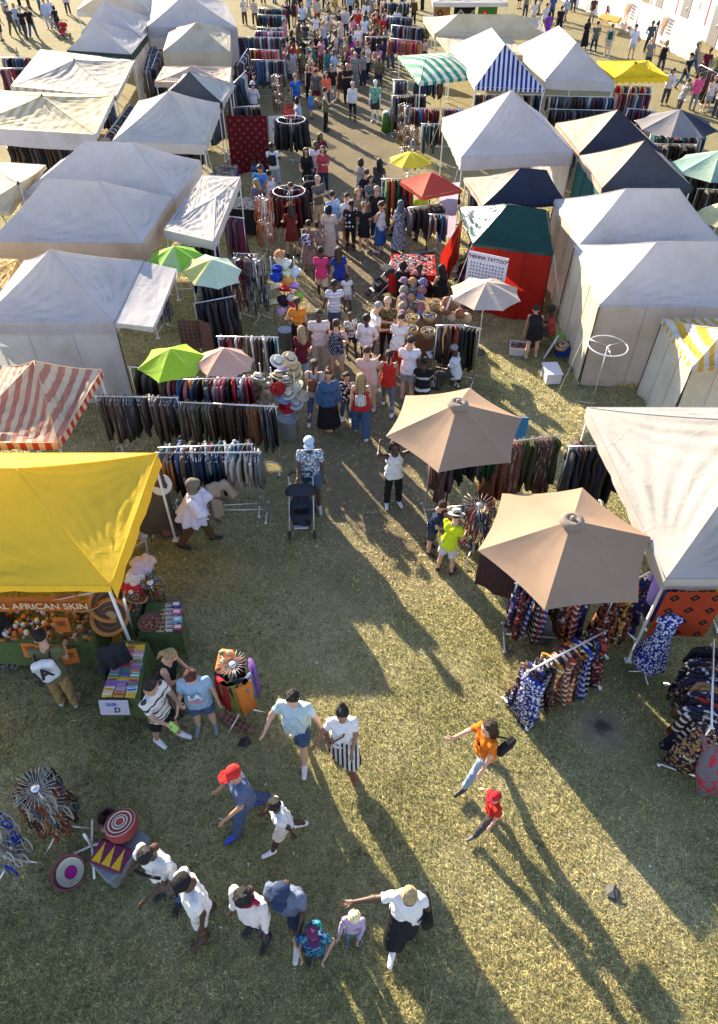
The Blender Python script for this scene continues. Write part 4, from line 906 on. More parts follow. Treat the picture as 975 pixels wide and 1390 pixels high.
P(662, 1122, 1.16, -72, 'walk', 'l', ('short', 'db'), ('tee', RD), ('trousers', DG), (.1, .1, .12), 'small child in red cap and red shirt holding an adult\'s hand', hat=('cap', (.5, .02, .035)), opts=dict(la=(10, 8, 20, 0), ra=(-10, 30, 20, 0), ll=(30, 4)))
strap_m = P(199, 1160, 1.8, -28, 'stand', 'd', ('crop', 'bk'), ('tee', WH), ('trousers', DN), BK, 'man in white t-shirt with a dark chest strap beside the basket crate', by='head', opts=dict(head=42, la=(26, 6, 50, 30), ra=(20, 16, 10, 0)))
P(249, 1199, 1.82, -58, 'chin', 'd', None, ('tee', WH), ('shorts', (.6, .58, .52)), (.07, .03, .018), 'man in black cap and white t-shirt touching his chin', by='head', hat=('cap', BK), opts=dict(head=22))
coll = P(331, 1218, 1.76, -25, 'relax', 'd', ('curly', 'bk'), ('long', (.68, .62, .6)), ('trousers', NV), BK, 'person in pale sweatshirt with a red collar and dark twists', by='head', opts=dict(head=35))
P(383, 1210, 1.8, -14, 'walk', 'd', None, ('tee', (.13, .16, .24)), ('shorts', NV), (.6, .58, .56), 'man in slate t-shirt and navy cap with pale sneakers', by='head', hat=('cap', (.03, .045, .09)), opts=dict(head=30, la=(18, 8, 30, 10)))
kid_bag = P(424, 1268, 1.3, 12, 'stand', 'm', ('short', 'bk'), ('tee', (.05, .25, .27), 'floral', (.02, .04, .15)), ('trousers', NV), BK, 'child in red and navy cap with a teal patterned shirt', by='head', hat=('cap', (.12, .03, .09)))
P(481, 1245, .98, 6, 'relax', 'l', ('short', 'br'), ('long', LIL), ('trousers', (.1, .14, .2)), (.1, .13, .2), 'toddler in cream bucket hat and lilac jacket', by='head', hat=('bucket', (.78, .66, .4)))
bag_w = P(556, 1216, 1.7, -6, 'step', 'd', ('bun', (.55, .40, .2)), ('tee', WH), ('midi', BK), (.75, .75, .75), 'woman with tied blonde braids in white top and black skirt reaching out', fem=True, fat=1.18, by='head', opts=dict(ra=(22, 72, 10, 0), la=(-4, 14, 20, 0), head=32, rl=(22, 6), ll=(-10, 10)))
# --- middle
P(425, 681, 1.8, 2, 'push', 'd', None, ('tee', (.62, .64, .68), 'floral', (.12, .16, .22), 1.6), ('shorts', DN), (.5, .5, .5), 'man in white patterned shirt and pale cap pushing a pushchair', hat=('cap', (.45, .55, .66)))
P(533, 683, 1.68, 10, 'raise_', 'd', ('braids', 'bk'), ('tank', WH), ('trousers', BK), (.72, .72, .72), 'woman in white tank top and black trousers lifting her hair', fem=True)
P(585, 748, 1.38, 62, 'browse', 'l', ('short', 'br'), ('tee', NV), ('shorts', DG), BK, 'boy in navy t-shirt and grey shorts by the necklace stand')
P(605, 774, 1.5, 150, 'browse', 'l', ('short', 'bk'), ('tee', (.62, .72, .02)), ('shorts', (.6, .6, .58)), BK, 'person in lime yellow t-shirt and black banded hat', hat=('brim', (.5, .48, .42)))
pon = P(272, 738, 1.74, 88, 'walk', 'd', None, ('loose', (.66, .60, .66)), ('trousers', BR), BK, 'vendor in grey knit hood and white flared poncho carrying a jacket', hat=('hood', (.16, .14, .1)), opts=dict(la=(50, 8, 30, 5), ra=(40, 8, 30, 10), lean=12))
P(762, 690, 1.68, 150, 'browse', 'm', ('long', 'rd'), ('long', OL), ('trousers', DG), BK, 'woman with red-brown hair browsing between parasol and dark racks', fem=True)
# --- crowd in the aisle, front to back
denim = P(447, 585, 1.68, 2, 'relax', 'm', ('bun', 'rd'), ('jacket', (.05, .10, .20)), ('dresslong', BK), (.2, .12, .06), 'woman in denim jacket, sunglasses and long black dress', fem=True)
P(470, 573, 1.38, -2, 'stand', 'm', ('curly', 'db'), ('tee', BK, 'speck', (.5, .5, .5), .4), ('slim', DN), (.7, .7, .7), 'boy in black printed t-shirt beside the denim jacket woman')
blonde = P(490, 590, 1.7, 178, 'step', 'l', ('long', 'bl'), ('tank', RD), ('wide', DN), (.7, .7, .7), 'woman with long blonde hair, red top and wide jeans', fem=True, fat=1.15)
brownp = P(430, 570, 1.68, 174, 'walk2', 'l', ('pony', 'br'), ('tee', (.5, .44, .4)), ('slim', DN), (.7, .7, .7), 'woman in taupe t-shirt and jeans wearing a brown backpack', fem=True)
P(500, 558, 1.8, 182, 'phone', 'l', ('crop', 'br'), ('tee', (.56, .42, .36)), ('shorts', BG), (.6, .6, .6), 'broad man in dusty pink t-shirt seen from behind', fat=1.15)
P(526, 556, 1.68, 172, 'walk', 'm', ('pony', 'bk'), ('tank', RD), ('slim', (.13, .15, .18)), (.7, .7, .7), 'woman in red tank top and slate jeans walking away', fem=True)
P(552, 543, 1.78, 170, 'phone', 'l', ('short', 'db'), ('tee', (.68, .66, .70)), ('shorts', (.26, .28, .3)), (.3, .3, .3), 'man in white t-shirt and grey shorts from behind')
P(497, 502, 1.6, 158, 'stand', 'd', ('curly', 'bk'), ('long', (.70, .66, .68)), ('slim', DG), BK, 'boy in white long sleeves between the men')
P(505, 495, 1.8, 100, 'browse', 'l', ('crop', 'gr'), ('tee', WH), ('slim', NV), BR, 'grey haired man in white t-shirt and dark jeans')
P(524, 486, 1.8, -20, 'crossed', 'l', ('bald', 'gr'), ('tee', (.05, .04, .03), 'speck', (.3, .2, .05)), ('slim', BK), BR, 'bald man in dark gold patterned shirt')
P(538, 508, 1.7, 160, 'browse', 'l', ('crop', 'br'), ('tee', WH), ('wide', (.6, .03, .025)), (.5, .3, .2), 'woman in white t-shirt and wide bright red trousers', fem=True)
P(408, 482, 1.7, 182, 'hip', 'l', ('pony', 'br'), ('crop', (.72, .25, .03)), ('trousers', BK), BK, 'woman with a braid in an orange top and black trousers', fem=True)
P(436, 505, 1.82, 4, 'stand', 'd', ('crop', 'bk'), ('tee', (.62, .55, .53)), ('trousers', (.45, .37, .32)), BG, 'man in off-white t-shirt and beige trousers facing the camera', opts=dict(head=20))
P(411, 525, 1.66, 168, 'browse', 'l', ('long', 'bl'), ('tee', MAR), ('shorts', LD), (.6, .5, .4), 'woman in maroon top with long fair hair by the straw hats', fem=True)
P(458, 513, 1.68, 178, 'relax', 'l', ('bun', 'br'), ('tank', NV, 'dots', (.7, .7, .7), 1.5), ('shorts', (.5, .38, .38)), BG, 'woman in navy polka dot top and pink shorts', fem=True)
P(477, 482, 1.28, 10, 'stand', 'd', ('crop', 'bk'), ('tee', (.65, .63, .62), 'speck', (.03, .04, .1), .5), ('shorts', NV), BK, 'small boy in white and navy patterned shirt')
P(455, 455, 1.66, 182, 'stand', 'd', ('crop', 'bk'), ('tee', (.66, .66, .70), 'stripe', (.3, .34, .45)), ('shorts', DN), BK, 'person in white and blue striped t-shirt from behind')
P(472, 421, 1.14, 172, 'stand', 'd', ('crop', 'bk'), ('tee', WH), ('shorts', (.4, .38, .4)), BK, 'child in white t-shirt and grey shorts by the pushchair')
P(438, 408, 1.68, 176, 'walk', 'd', ('bun', 'bk'), ('tee', PK), ('shorts', (.6, .5, .36)), (.5, .4, .3), 'woman in hot pink t-shirt and cream shorts', fem=True)
P(462, 409, 1.68, 186, 'relax', 'm', ('long', 'br'), ('tee', (.02, .04, .25)), ('hot', (.02, .04, .2)), BK, 'woman in royal blue playsuit with long dark hair', fem=True)
P(448, 350, 1.72, 172, 'stand', 'm', ('bob', 'bk'), ('loose', (.55, .45, .36)), ('dresslong', (.55, .45, .36)), BK, 'woman in long beige robe with a black bob', fem=True)
flor = P(421, 368, 1.64, 172, 'stand', 't', ('bun', 'bk'), ('tee', (.2, .12, .1)), ('midi', (.35, .24, .2), 'speck', (.1, .06, .05)), BK, 'woman in patterned pink skirt carrying a floral navy backpack', fem=True)
P(434, 350, 1.2, 120, 'stand', 'm', ('bob', 'br'), ('tee', (.4, .28, .24)), ('shorts', (.3, .22, .2)), BR, 'child in dusty rose beside the floral backpack woman')
P(400, 322, 1.82, 200, 'browse', 'l', ('crop', 'br'), ('long', BK), ('trousers', DG), BK, 'man in black hooded top facing the earring racks')
P(398, 348, 1.7, 190, 'browse', 'l', ('long', 'br'), ('tee', (.16, .025, .02)), ('mini', (.16, .03, .02)), BK, 'woman in rust dress and rust hat by the hat column', fem=True, hat=('brim', (.35, .12, .06)))
P(434, 308, 1.78, 40, 'crossed', 'l', ('crop', 'gr'), ('tee', (.12, .115, .1)), ('shorts', BG), BK, 'man with folded arms in dark grey t-shirt')
P(454, 330, 1.76, -140, 'stand', 'l', ('short', 'db'), ('long', (.22, .36, .62)), ('slim', LD), BK, 'person in sky blue shirt with a dark shoulder strap')
P(470, 333, 1.74, 60, 'phone', 'l', ('short', 'br'), ('long', (.6, .6, .64)), ('shorts', TN), BG, 'person in white sweater beside the queue at the aisle')
P(476, 340, 1.68, 176, 'stand', 't', ('pony', 'bk'), ('tee', BK, 'dots', (.6, .6, .6), .35), ('slim', BK), BK, 'person all in black with a white back print')
P(487, 325, 1.7, 8, 'stand', 'l', ('long', 'bl'), ('long', (.22, .16, .12)), ('wide', (.3, .25, .2)), (.7, .7, .7), 'blonde woman in brown top facing the camera in the queue', fem=True)
P(494, 342, 1.66, 165, 'crossed', 'l', ('bun', 'bl'), ('tee', BK), ('mini', BK), (.65, .65, .65), 'blonde woman in a short black dress and white sneakers', fem=True)
P(499, 300, 1.82, 186, 'stand', 'l', ('crop', 'br'), ('tee', BK), ('trousers', BK), BK, 'tall man in black t-shirt inside the queue')
P(503, 305, 1.7, 14, 'relax', 'm', ('bob', 'bk'), ('tee', (.13, .14, .18)), ('trousers', (.2, .17, .15)), BK, 'woman in slate top with a dark bob in the queue', fem=True)
P(510, 325, 1.82, 164, 'relax', 'm', ('bald', 'bk'), ('tee', BK), ('trousers', NV), (.65, .65, .65), 'bald man in black t-shirt and navy trousers')
P(524, 308, 1.68, -30, 'stand', 'l', ('long', 'db'), ('long', (.13, .2, .15)), ('trousers', DG), BK, 'woman in grey green blouse by the hanging scarves', fem=True)
P(516, 342, 1.68, -120, 'crossed', 'm', ('bun', 'br'), ('tank', (.62, .6, .62)), ('midi', (.03, .10, .28)), (.55, .5, .45), 'woman in white tank top and blue denim skirt', fem=True)
P(513, 280, 1.7, 178, 'stand', 'm', ('long', 'bk'), ('tee', DG), ('trousers', BK), BK, 'woman with long black hair near the scarf rail', fem=True)
P(490, 280, 1.7, 150, 'stand', 'm', ('bob', 'db'), ('tee', (.3, .28, .27)), ('trousers', DN), BK, 'woman in pale grey top at the back of the queue', fem=True)
P(541, 342, 1.7, -150, 'stand', 'm', ('hijab', (.1, .14, .2)), ('loose', (.12, .16, .24), 'floral', (.4, .42, .45)), ('dresslong', (.12, .16, .24), 'floral', (.4, .42, .45)), BK, 'woman in blue grey patterned gown and headscarf', fem=True)
P(549, 318, 1.66, -60, 'sit', 't', ('hijab', BK), ('loose', BK), ('dresslong', BK), BK, 'woman in black seated under the red parasol', fem=True)
P(571, 326, 1.7, -160, 'browse', 'd', ('crop', 'bk'), ('tee', (.5, .7, .04)), ('trousers', DG), BK, 'vendor in neon yellow vest under the red parasol')
P(610, 318, 1.74, -20, 'phone', 'd', ('crop', 'bk'), ('long', BK), ('trousers', BK), BK, 'vendor in black beside the lilac cloth')
P(545, 412, 1.62, 176, 'sit', 'd', ('bob', 'bk'), ('tee', BK), ('trousers', BK), BK, 'woman in black seated behind the patterned hats', fem=True)
P(567, 418, 1.66, 185, 'sit', 'd', ('pony', 'bk'), ('long', BK), ('trousers', DG), BK, 'woman in black with a chest strap seated at the centre table', fem=True)
P(598, 418, 1.66, -150, 'sit', 'm', ('long', 'bk'), ('tank', BK), ('trousers', BK), BK, 'woman with bare arms and long black hair by the white frame', fem=True)
P(572, 550, 1.66, 176, 'sit', 'd', ('crop', 'bk'), ('tee', BK, 'stripe', (.6, .6, .6), .3), ('trousers', BK), BK, 'person in black and white top seated behind the tan parasol')
P(616, 530, 1.66, -110, 'sit', 'd', ('crop', 'gr'), ('tee', (.6, .62, .66)), ('trousers', DG), BK, 'grey haired man in white t-shirt seated by the leather bags')
P(720, 484, 1.68, 172, 'bend', 'l', ('short', 'br'), ('tank', BK), ('mini', BK), (.45, .4, .38), 'woman in short black dress bending over the storage boxes', fem=True)
P(640, 380, 1.62, -70, 'sit', 'd', ('hijab', (.16, .06, .2), 'floral', (.5, .4, .5)), ('loose', (.16, .06, .2), 'floral', (.5, .4, .5)), ('dresslong', (.16, .06, .2)), BK, 'woman in purple patterned gown seated by the henna sign', fem=True)
P(743, 470, 1.5, -100, 'sit', 'd', ('afro', 'bk'), ('tee', (.4, .06, .05)), ('trousers', DG), BK, 'person in red sitting against the red tent wall')
P(351, 232, 1.74, 4, 'sit', 'd', None, ('loose', NV), ('dresslong', (.1, .12, .3)), (.6, .6, .6), 'man in white turban and navy robe before the red carpet', hat=('turban', (.68, .66, .66)))
pk2 = P(375, 258, 1.76, 176, 'stand', 'd', ('crop', 'bk'), ('tee', (.66, .66, .68)), ('slim', (.32, .36, .42)), BK, 'man in white t-shirt with a dark rucksack near the carpet')
P(357, 290, 1.78, 8, 'browse', 'm', ('short', 'br'), ('tee', (.05, .22, .55)), ('trousers', DG), BK, 'man in bright blue polo shirt at the jewellery table')
P(372, 296, 1.68, -150, 'stand', 't', ('bun', 'bk'), ('tank', (.66, .63, .64)), ('shorts', (.6, .58, .56)), BG, 'woman in white sleeveless top beside the round rail', fem=True)
P(353, 305, 1.56, 178, 'browse', 'l', ('long', 'bl'), ('tee', (.14, .13, .22)), ('trousers', DN), BK, 'girl with long fair hair at the black jewellery table', fem=True)
P(418, 262, 1.7, 10, 'push', 'm', ('long', 'db'), ('long', BK), ('trousers', BK), BK, 'woman in black pushing a pram near the round rail', fem=True)
P(440, 262, 1.72, -8, 'hold1', 'l', ('bob', 'db'), ('loose', (.42, .06, .07)), ('slim', NV), (.5, .5, .5), 'woman in coral red blouse and sunglasses walking down the aisle', fem=True)
P(431, 255, 1.78, 6, 'walk', 'd', ('crop', 'bk'), ('tee', (.62, .62, .66)), ('slim', DN), BG, 'man in white vest behind the coral blouse woman')
# --- upper aisle
bluebp = P(404, 155, 1.78, 184, 'stand', 'l', ('short', 'bl'), ('tee', (.03, .11, .5)), ('shorts', NV), BG, 'man in royal blue t-shirt with a blue rucksack')
P(421, 137, 1.72, 6, 'walk', 'l', ('long', 'db'), ('tank', BK), ('trousers', BK), BK, 'woman in black sleeveless dress beside the blue rucksack man', fem=True)
P(430, 146, 1.74, 172, 'stand', 'm', ('short', 'db'), ('tee', (.08, .09, .095)), ('shorts', MAR), BK, 'man in charcoal t-shirt and maroon shorts')
P(423, 161, 1.25, 130, 'stand', 'l', ('crop', 'bl'), ('tee', (.06, .25, .6)), ('shorts', (.05, .16, .45)), BK, 'fair haired boy in bright blue shirt and shorts')
P(444, 147, 1.68, 4, 'walk', 'l', ('long', 'br'), ('loose', (.75, .14, .07)), ('slim', (.03, .06, .08)), (.6, .6, .6), 'woman in coral orange blouse in the aisle', fem=True)
P(452, 138, 1.74, -4, 'walk2', 'm', ('short', 'bk'), ('tee', BK), ('slim', (.4, .4, .45)), (.6, .6, .6), 'man in black tee and pale trousers behind the orange blouse')
P(427, 131, 1.7, 8, 'walk', 'l', ('bob', 'rd'), ('tee', (.7, .2, .1)), ('trousers', BK), BK, 'woman in salmon top half hidden behind charcoal man', fem=True)
P(464, 137, 1.7, 4, 'stand', 'm', ('pony', 'br'), ('tank', (.05, .03, .03)), ('mini', (.05, .03, .03)), BR, 'woman in dark brown dress hugging a man in black', fem=True)
P(472, 139, 1.8, 10, 'crossed', 'm', ('bald', 'bk'), ('tee', BK), ('trousers', BK), BK, 'burly man in black beside the brown dress', fat=1.15)
P(479, 163, 1.68, 176, 'step', 'l', ('short', 'wh'), ('long', (.62, .61, .62)), ('slim', BK), BK, 'white haired woman in white jacket with a crossbody strap', fem=True)
P(446, 57, 1.84, 178, 'walk', 'l', ('short', 'db'), ('long', (.55, .57, .66)), ('slim', DG), BK, 'man in pale shirt and dark trousers walking away')
P(461, 52, 1.66, 170, 'walk2', 'm', ('bun', 'bk'), ('tank', BK), ('trousers', (.3, .3, .3)), BK, 'woman in black vest holding the pale shirt man\'s hand', fem=True)
P(470, 50, 1.74, 175, 'walk', 'm', ('short', 'bk'), ('long', (.4, .45, .5)), ('slim', NV), BK, 'person in pale denim shirt with a black side bag')
P(476, 24, 1.76, 160, 'walk', 'm', ('short', 'bk'), ('long', (.3, .38, .48)), ('slim', BK), BK, 'striding person in faded blue top near the far rails')
P(484, 47, 1.74, 174, 'stand', 'd', ('crop', 'bk'), ('tee', WH), ('trousers', (.3, .3, .33)), BK, 'man in white tee with a black messenger bag')
P(495, 64, 1.8, 176, 'walk', 'd', ('crop', 'bk'), ('tee', (.68, .67, .72)), ('trousers', DN), BK, 'man in bright white t-shirt and jeans in the far aisle')
P(487, 78, 1.78, 6, 'walk', 'l', ('short', 'br'), ('tee', (.68, .68, .72)), ('trousers', (.35, .32, .3)), (.6, .6, .6), 'man in white t-shirt and stone trousers facing forward')
P(479, 83, 1.74, 2, 'walk2', 'm', ('short', 'bk'), ('tee', (.62, .64, .74), 'dots', (.1, .1, .2), .3), ('trousers', DN), BK, 'man in white printed t-shirt with a round emblem')
P(463, 72, 1.68, 182, 'stand', 'l', ('long', (.55, .35, .33)), ('tee', (.42, .46, .55)), ('slim', LD), BK, 'woman with pinkish hair and grey blue top', fem=True)
P(468, 98, 1.74, 176, 'stand', 'l', ('short', 'bl'), ('tee', (.13, .12, .08), 'speck', (.25, .22, .15)), ('trousers', OL), BK, 'person in camouflage top in the far aisle')
P(477, 92, 1.66, 186, 'stand', 'd', ('long', 'bk'), ('tee', MAG), ('trousers', MAG), BK, 'woman in magenta dress in the far aisle', fem=True)
P(451, 103, 1.55, -2, 'walk', 'd', ('crop', 'bk'), ('tee', (.64, .68, .76)), ('shorts', GY), BK, 'boy in white t-shirt heading down the far aisle')
P(499, 107, 1.78, 60, 'phone', 'm', ('short', 'bk'), ('tee', (.6, .58, .55)), ('slim', BK), BK, 'man in cream shirt looking at his phone')
P(509, 48, 1.86, -4, 'stand', 'l', ('crop', 'br'), ('tee', BK, 'dots', (.4, .4, .4), .3), ('trousers', BK), BK, 'big man in black t-shirt with a grey print', fat=1.15)
P(520, 45, 1.7, 10, 'stand', 'l', ('bun', 'bl'), ('tank', BK), ('trousers', DG), BK, 'blonde woman in black vest by the big man', fem=True)
P(523, 55, 1.76, 178, 'stand', 'l', ('short', 'bk'), ('tee', (.6, .4, .5)), ('trousers', (.3, .26, .28)), BK, 'person in pink t-shirt before the far rails')
P(518, 98, 1.72, 176, 'stand', 'm', ('short', 'bk'), ('tee', (.03, .04, .09)), ('trousers', DG), BK, 'person in navy t-shirt at the clothes rails')
P(538, 50, 1.7, 150, 'browse', 'd', ('crop', 'bk'), ('tee', (.6, .6, .62)), ('trousers', DG), BK, 'person in white t-shirt browsing the far rails')
P(549, 36, 1.72, 20, 'stand', 'm', ('short', 'gr'), ('long', GY), ('trousers', BK), BK, 'vendor with grey hair behind the far rails')
P(561, 34, 1.7, -10, 'stand', 'm', ('short', 'bk'), ('long', BR), ('trousers', BK), BK, 'vendor in brown behind the far rails')
P(575, 74, 1.74, -30, 'stand', 'l', ('short', 'br'), ('long', OL), ('trousers', DG), BK, 'vendor in olive shirt beside the cream tents')
P(574, 84, 1.7, 10, 'sit', 'l', ('short', 'bk'), ('tee', (.55, .5, .62)), ('trousers', DG), BK, 'vendor in pale lilac shirt seated beside the green awning')
P(412, 45, 1.8, 4, 'push', 'm', ('short', 'br'), ('tee', (.42, .55, .66)), ('trousers', DG), BK, 'man in pale blue shirt behind a black pram')
P(430, 60, 1.78, -10, 'walk', 'd', None, ('tee', WH), ('shorts', GY), BK, 'man in white t-shirt and red cap', hat=('cap', (.5, .03, .02)))
P(400, 38, 1.76, 178, 'walk', 'm', ('long', 'bk'), ('tank', (.05, .02, .02)), ('hot', (.05, .02, .02)), BK, 'woman in dark dress and bare legs at the far rails', fem=True)
P(391, 42, 1.78, 20, 'stand', 'm', ('short', 'bk'), ('jacket', BK), ('trousers', BK), BK, 'person in black jacket at the end of the far rails')
P(386, 48, 1.74, -14, 'stand', 'l', ('short', 'br'), ('tee', (.6, .6, .66)), ('trousers', DG), BK, 'person in white beside the far dress rails')
P(431, 17, 1.74, 170, 'walk', 'l', ('short', 'br'), ('tee', BK), ('shorts', BK), BK, 'person in black shorts walking away at the top')
P(333, 34, 1.74, 20, 'stand', 'l', ('bob', 'bk'), ('tee', (.6, .6, .6), 'dots', BK, .4), ('trousers', BR), BK, 'person in white and black print top by the far left rails', fem=True)
P(347, 35, 1.7, 10, 'stand', 'm', ('bob', 'bl'), ('tee', (.5, .42, .36)), ('trousers', BR), BK, 'person in beige top by the far left rails', fem=True)
P(345, 150, 1.7, 160, 'browse', 'm', ('short', 'bk'), ('long', DG), ('trousers', BK), BK, 'person in dark grey sitting near the white sun hat', opts=dict(lean=30))
P(347, 165, 1.72, 176, 'stand', 'm', ('short', 'bk'), ('long', (.5, .52, .6)), ('trousers', DG), BK, 'person in white sun hat behind the red carpet', hat=('bucket', (.66, .68, .74)))
P(332, 140, 1.7, 100, 'browse', 'm', ('bob', 'bk'), ('long', BK), ('trousers', BK), BK, 'person in black bending at the far stall corner', opts=dict(lean=30))
# --- top left lawn
P(4, 56, 1.8, 170, 'walk', 'm', ('short', 'bk'), ('tee', BK), ('shorts', NV), BK, 'man in black t-shirt and navy shorts at the left edge')
P(20, 48, 1.78, 178, 'walk2', 'l', ('crop', 'br'), ('tee', DG), ('trousers', OL), BK, 'man in charcoal tee at the top left lawn')
P(28, 44, 1.74, 176, 'walk', 'l', ('bob', 'bl'), ('tee', (.3, .4, .55)), ('trousers', DN), BK, 'woman in pale blue top at the top left lawn', fem=True)
P(37, 52, 1.8, 180, 'walk', 'l', ('short', 'gr'), ('tee', BK), ('trousers', DG), BK, 'grey haired person in black on the top left lawn')
P(47, 51, 1.84, 182, 'walk2', 'l', ('bald', 'bk'), ('tee', BK), ('trousers', DN), BK, 'bald man in black t-shirt and jeans on the top left lawn', fat=1.1)
P(68, 40, 1.8, 4, 'stand', 'm', ('short', 'bk'), ('long', (.42, .46, .62)), ('trousers', (.5, .45, .5)), BK, 'person in lilac shirt and pale trousers near the far marquee')
P(74, 36, 1.74, 0, 'stand', 'm', ('short', 'bk'), ('long', (.45, .5, .66)), ('trousers', GY), BK, 'person in light blue shirt near the far marquee')
P(82, 46, 1.7, -8, 'push', 'd', ('bob', 'bk'), ('tee', BK), ('trousers', DG), BK, 'woman in black pushing a red pushchair by the far marquee', fem=True)
P(94, 20, 1.72, 20, 'stand', 'l', ('bob', 'rd'), ('tee', (.5, .4, .5)), ('trousers', DG), BK, 'woman with red hair behind the far marquee', fem=True)
# --- top right lawn
P(792, 66, 1.68, -160, 'stand', 'm', ('hijab', BK), ('loose', BK), ('dresslong', BK), BK, 'woman in a black abaya near the yellow parasol', fem=True)
P(804, 73, 1.78, 170, 'walk', 'm', ('short', 'bk'), ('tee', (.16, .16, .15), 'speck', BK), ('slim', NV), (.5, .5, .5), 'man in grey patterned shirt and jeans beside the abaya')
P(802, 31, 1.74, -20, 'walk', 'd', ('bald', 'bk'), ('tank', BR), ('shorts', (.6, .56, .48)), BK, 'person in brown top and cream shorts at the banner lawn')
grn = P(823, 77, 1.76, 160, 'walk', 'l', ('short', 'br'), ('tee', (.4, .42, .4)), ('shorts', (.55, .5, .4)), (.6, .6, .6), 'man in cream shorts with a green rucksack')
P(855, 80, 1.8, 172, 'stand', 'm', None, ('tee', (.62, .62, .72)), ('shorts', (.5, .48, .46)), BK, 'man in white t-shirt and dark cap by the banner', hat=('cap', BK))
P(878, 72, 1.76, 176, 'stand', 'd', ('crop', 'bk'), ('tee', (.06, .08, .09)), ('trousers', BK), BK, 'person in dark vest standing before the banner')
P(876, 98, 1.74, 172, 'stand', 'l', ('bald', 'gr'), ('tee', (.2, .2, .18)), ('trousers', DG), BK, 'grey person just behind the yellow parasol')
P(894, 101, 1.7, 176, 'stand', 'l', ('bob', 'bl'), ('tank', BK), ('trousers', DG), BK, 'blonde woman in black behind the yellow parasol', fem=True)
P(925, 122, 1.78, 30, 'walk', 'm', None, ('tee', BK), ('slim', DN), BK, 'man in black cap, black tee and jeans stepping past the banner', hat=('cap', BK))
P(901, 143, 1.72, -10, 'browse', 'm', ('bob', 'bk'), ('long', (.6, .58, .62)), ('trousers', DG), BK, 'person in white top beside the yellow parasol clothes', fem=True)
P(918, 160, 1.7, 100, 'browse', 'l', ('short', 'br'), ('tee', (.4, .4, .42), 'speck', NV), ('trousers', DG), BK, 'person in patterned shirt leaning behind the grey navy parasol')
P(938, 150, 1.7, 150, 'step', 'm', ('short', 'bk'), ('loose', (.62, .1, .24)), ('trousers', GY), BK, 'woman in a pink kaftan near the right edge', fem=True)
P(957, 152, 1.6, 6, 'stand', 'l', ('bob', 'rd'), ('tank', (.6, .58, .6)), ('shorts', (.3, .3, .35)), BK, 'girl in white vest near the right edge', fem=True)
P(970, 160, 1.76, 160, 'stand', 'd', ('crop', 'bk'), ('tee', (.64, .64, .68)), ('trousers', DG), BK, 'man in white tee with a blue strap at the right edge')
P(966, 118, 1.74, 120, 'stand', 'm', ('bob', 'bk'), ('long', OL), ('trousers', DG), BK, 'person in olive coat beside the dark clothes heap', fem=True)
P(722, 38, 1.74, 178, 'stand', 'd', ('short', 'bk'), ('tee', (.58, .54, .52)), ('trousers', BG), BK, 'man in cream tee behind the wide cream tent')
P(737, 44, 1.72, 170, 'stand', 'm', ('short', 'br'), ('tee', (.58, .56, .62)), ('trousers', GY), BK, 'person in white behind the white seamed gable tent')
P(741, 56, 1.68, 176, 'stand', 'd', ('bob', 'bk'), ('tee', PUR), ('trousers', PUR), BK, 'woman in violet dress behind the white gable tent', fem=True)
P(747, 30, 1.76, 182, 'stand', 'd', ('short', 'bk'), ('tee', (.05, .08, .22)), ('trousers', NV), BK, 'person with navy rucksack behind the white gable tent')
P(757, 48, 1.76, 176, 'walk', 'd', ('crop', 'bk'), ('tee', BK), ('trousers', BK), BK, 'person in black just behind the white gable tent')
P(712, 24, 1.78, 6, 'stand', 'm', ('short', 'bk'), ('tee', (.2, .17, .13)), ('trousers', DG), BK, 'man in brown shirt behind the cream tents')
P(777, 16, 1.74, 10, 'stand', 'd', ('short', 'bk'), ('tee', BK), ('trousers', DG), BK, 'person in black near the white hoarding corner')
P(823, 30, 1.7, 20, 'sit', 'd', ('short', 'bk'), ('long', RD), ('trousers', BK), BK, 'person in red seated at the orange table')
P(846, 32, 1.74, -100, 'sit', 'd', ('short', 'bk'), ('tee', (.5, .48, .46)), ('trousers', DG), BK, 'person in pale shirt seated at the orange table')
P(834, 22, 1.74, -20, 'sit', 'm', ('bob', 'br'), ('tee', BR), ('trousers', DG), BK, 'person in brown at the far side of the orange table')
# --- details worn and carried
b, fig, sc = dodg
Mx = Matrix.Translation(Vector((0, -.205, .335+.96+fig.dz-.95))) @ Matrix.Rotation(R(86), 4, 'X')
lettering('LA', .17, cloth((.72, .72, .72)), b, Mx, .006)
lettering('Dodgers', .075, cloth((.72, .2, .2)), b, Matrix.Translation(Vector((.02, -.222, .23+.96+fig.dz-.95))) @ Matrix.Rotation(R(86), 4, 'X'), .002)
bp = backpack(m_pack, (.68, .67, .66), 'white backpack with big black characters on the olive t-shirt man', size=1.12, strap=BK)
lettering('IA', .26, BLACK(), bp, Matrix.Translation((.0, .148, .28)) @ Matrix.Rotation(math.pi, 4, 'Z') @ Matrix.Rotation(R(78), 4, 'X') @ Matrix.Rotation(R(18), 4, 'Z'), .008)
lettering('3', .2, BLACK(), bp, Matrix.Translation((.09, .15, .1)) @ Matrix.Rotation(math.pi, 4, 'Z') @ Matrix.Rotation(R(86), 4, 'X') @ Matrix.Rotation(R(18), 4, 'Z'), .008)
backpack(blonde, (.62, .6, .58), 'small white and black backpack on the long blonde haired woman', 'dots', BK, .8)
backpack(brownp, (.2, .08, .04), 'brown leather backpack on the woman in taupe', None, None, .85)
backpack(flor, (.02, .03, .08), 'navy backpack with pale flowers', 'floral', (.5, .5, .55))
backpack(pk2, (.02, .02, .025), 'black rucksack on the man near the carpet')
backpack(bluebp, (.02, .12, .35), 'blue rucksack on the royal blue t-shirt man')
backpack(grn, (.02, .09, .05), 'dark green rucksack on the man in cream shorts')
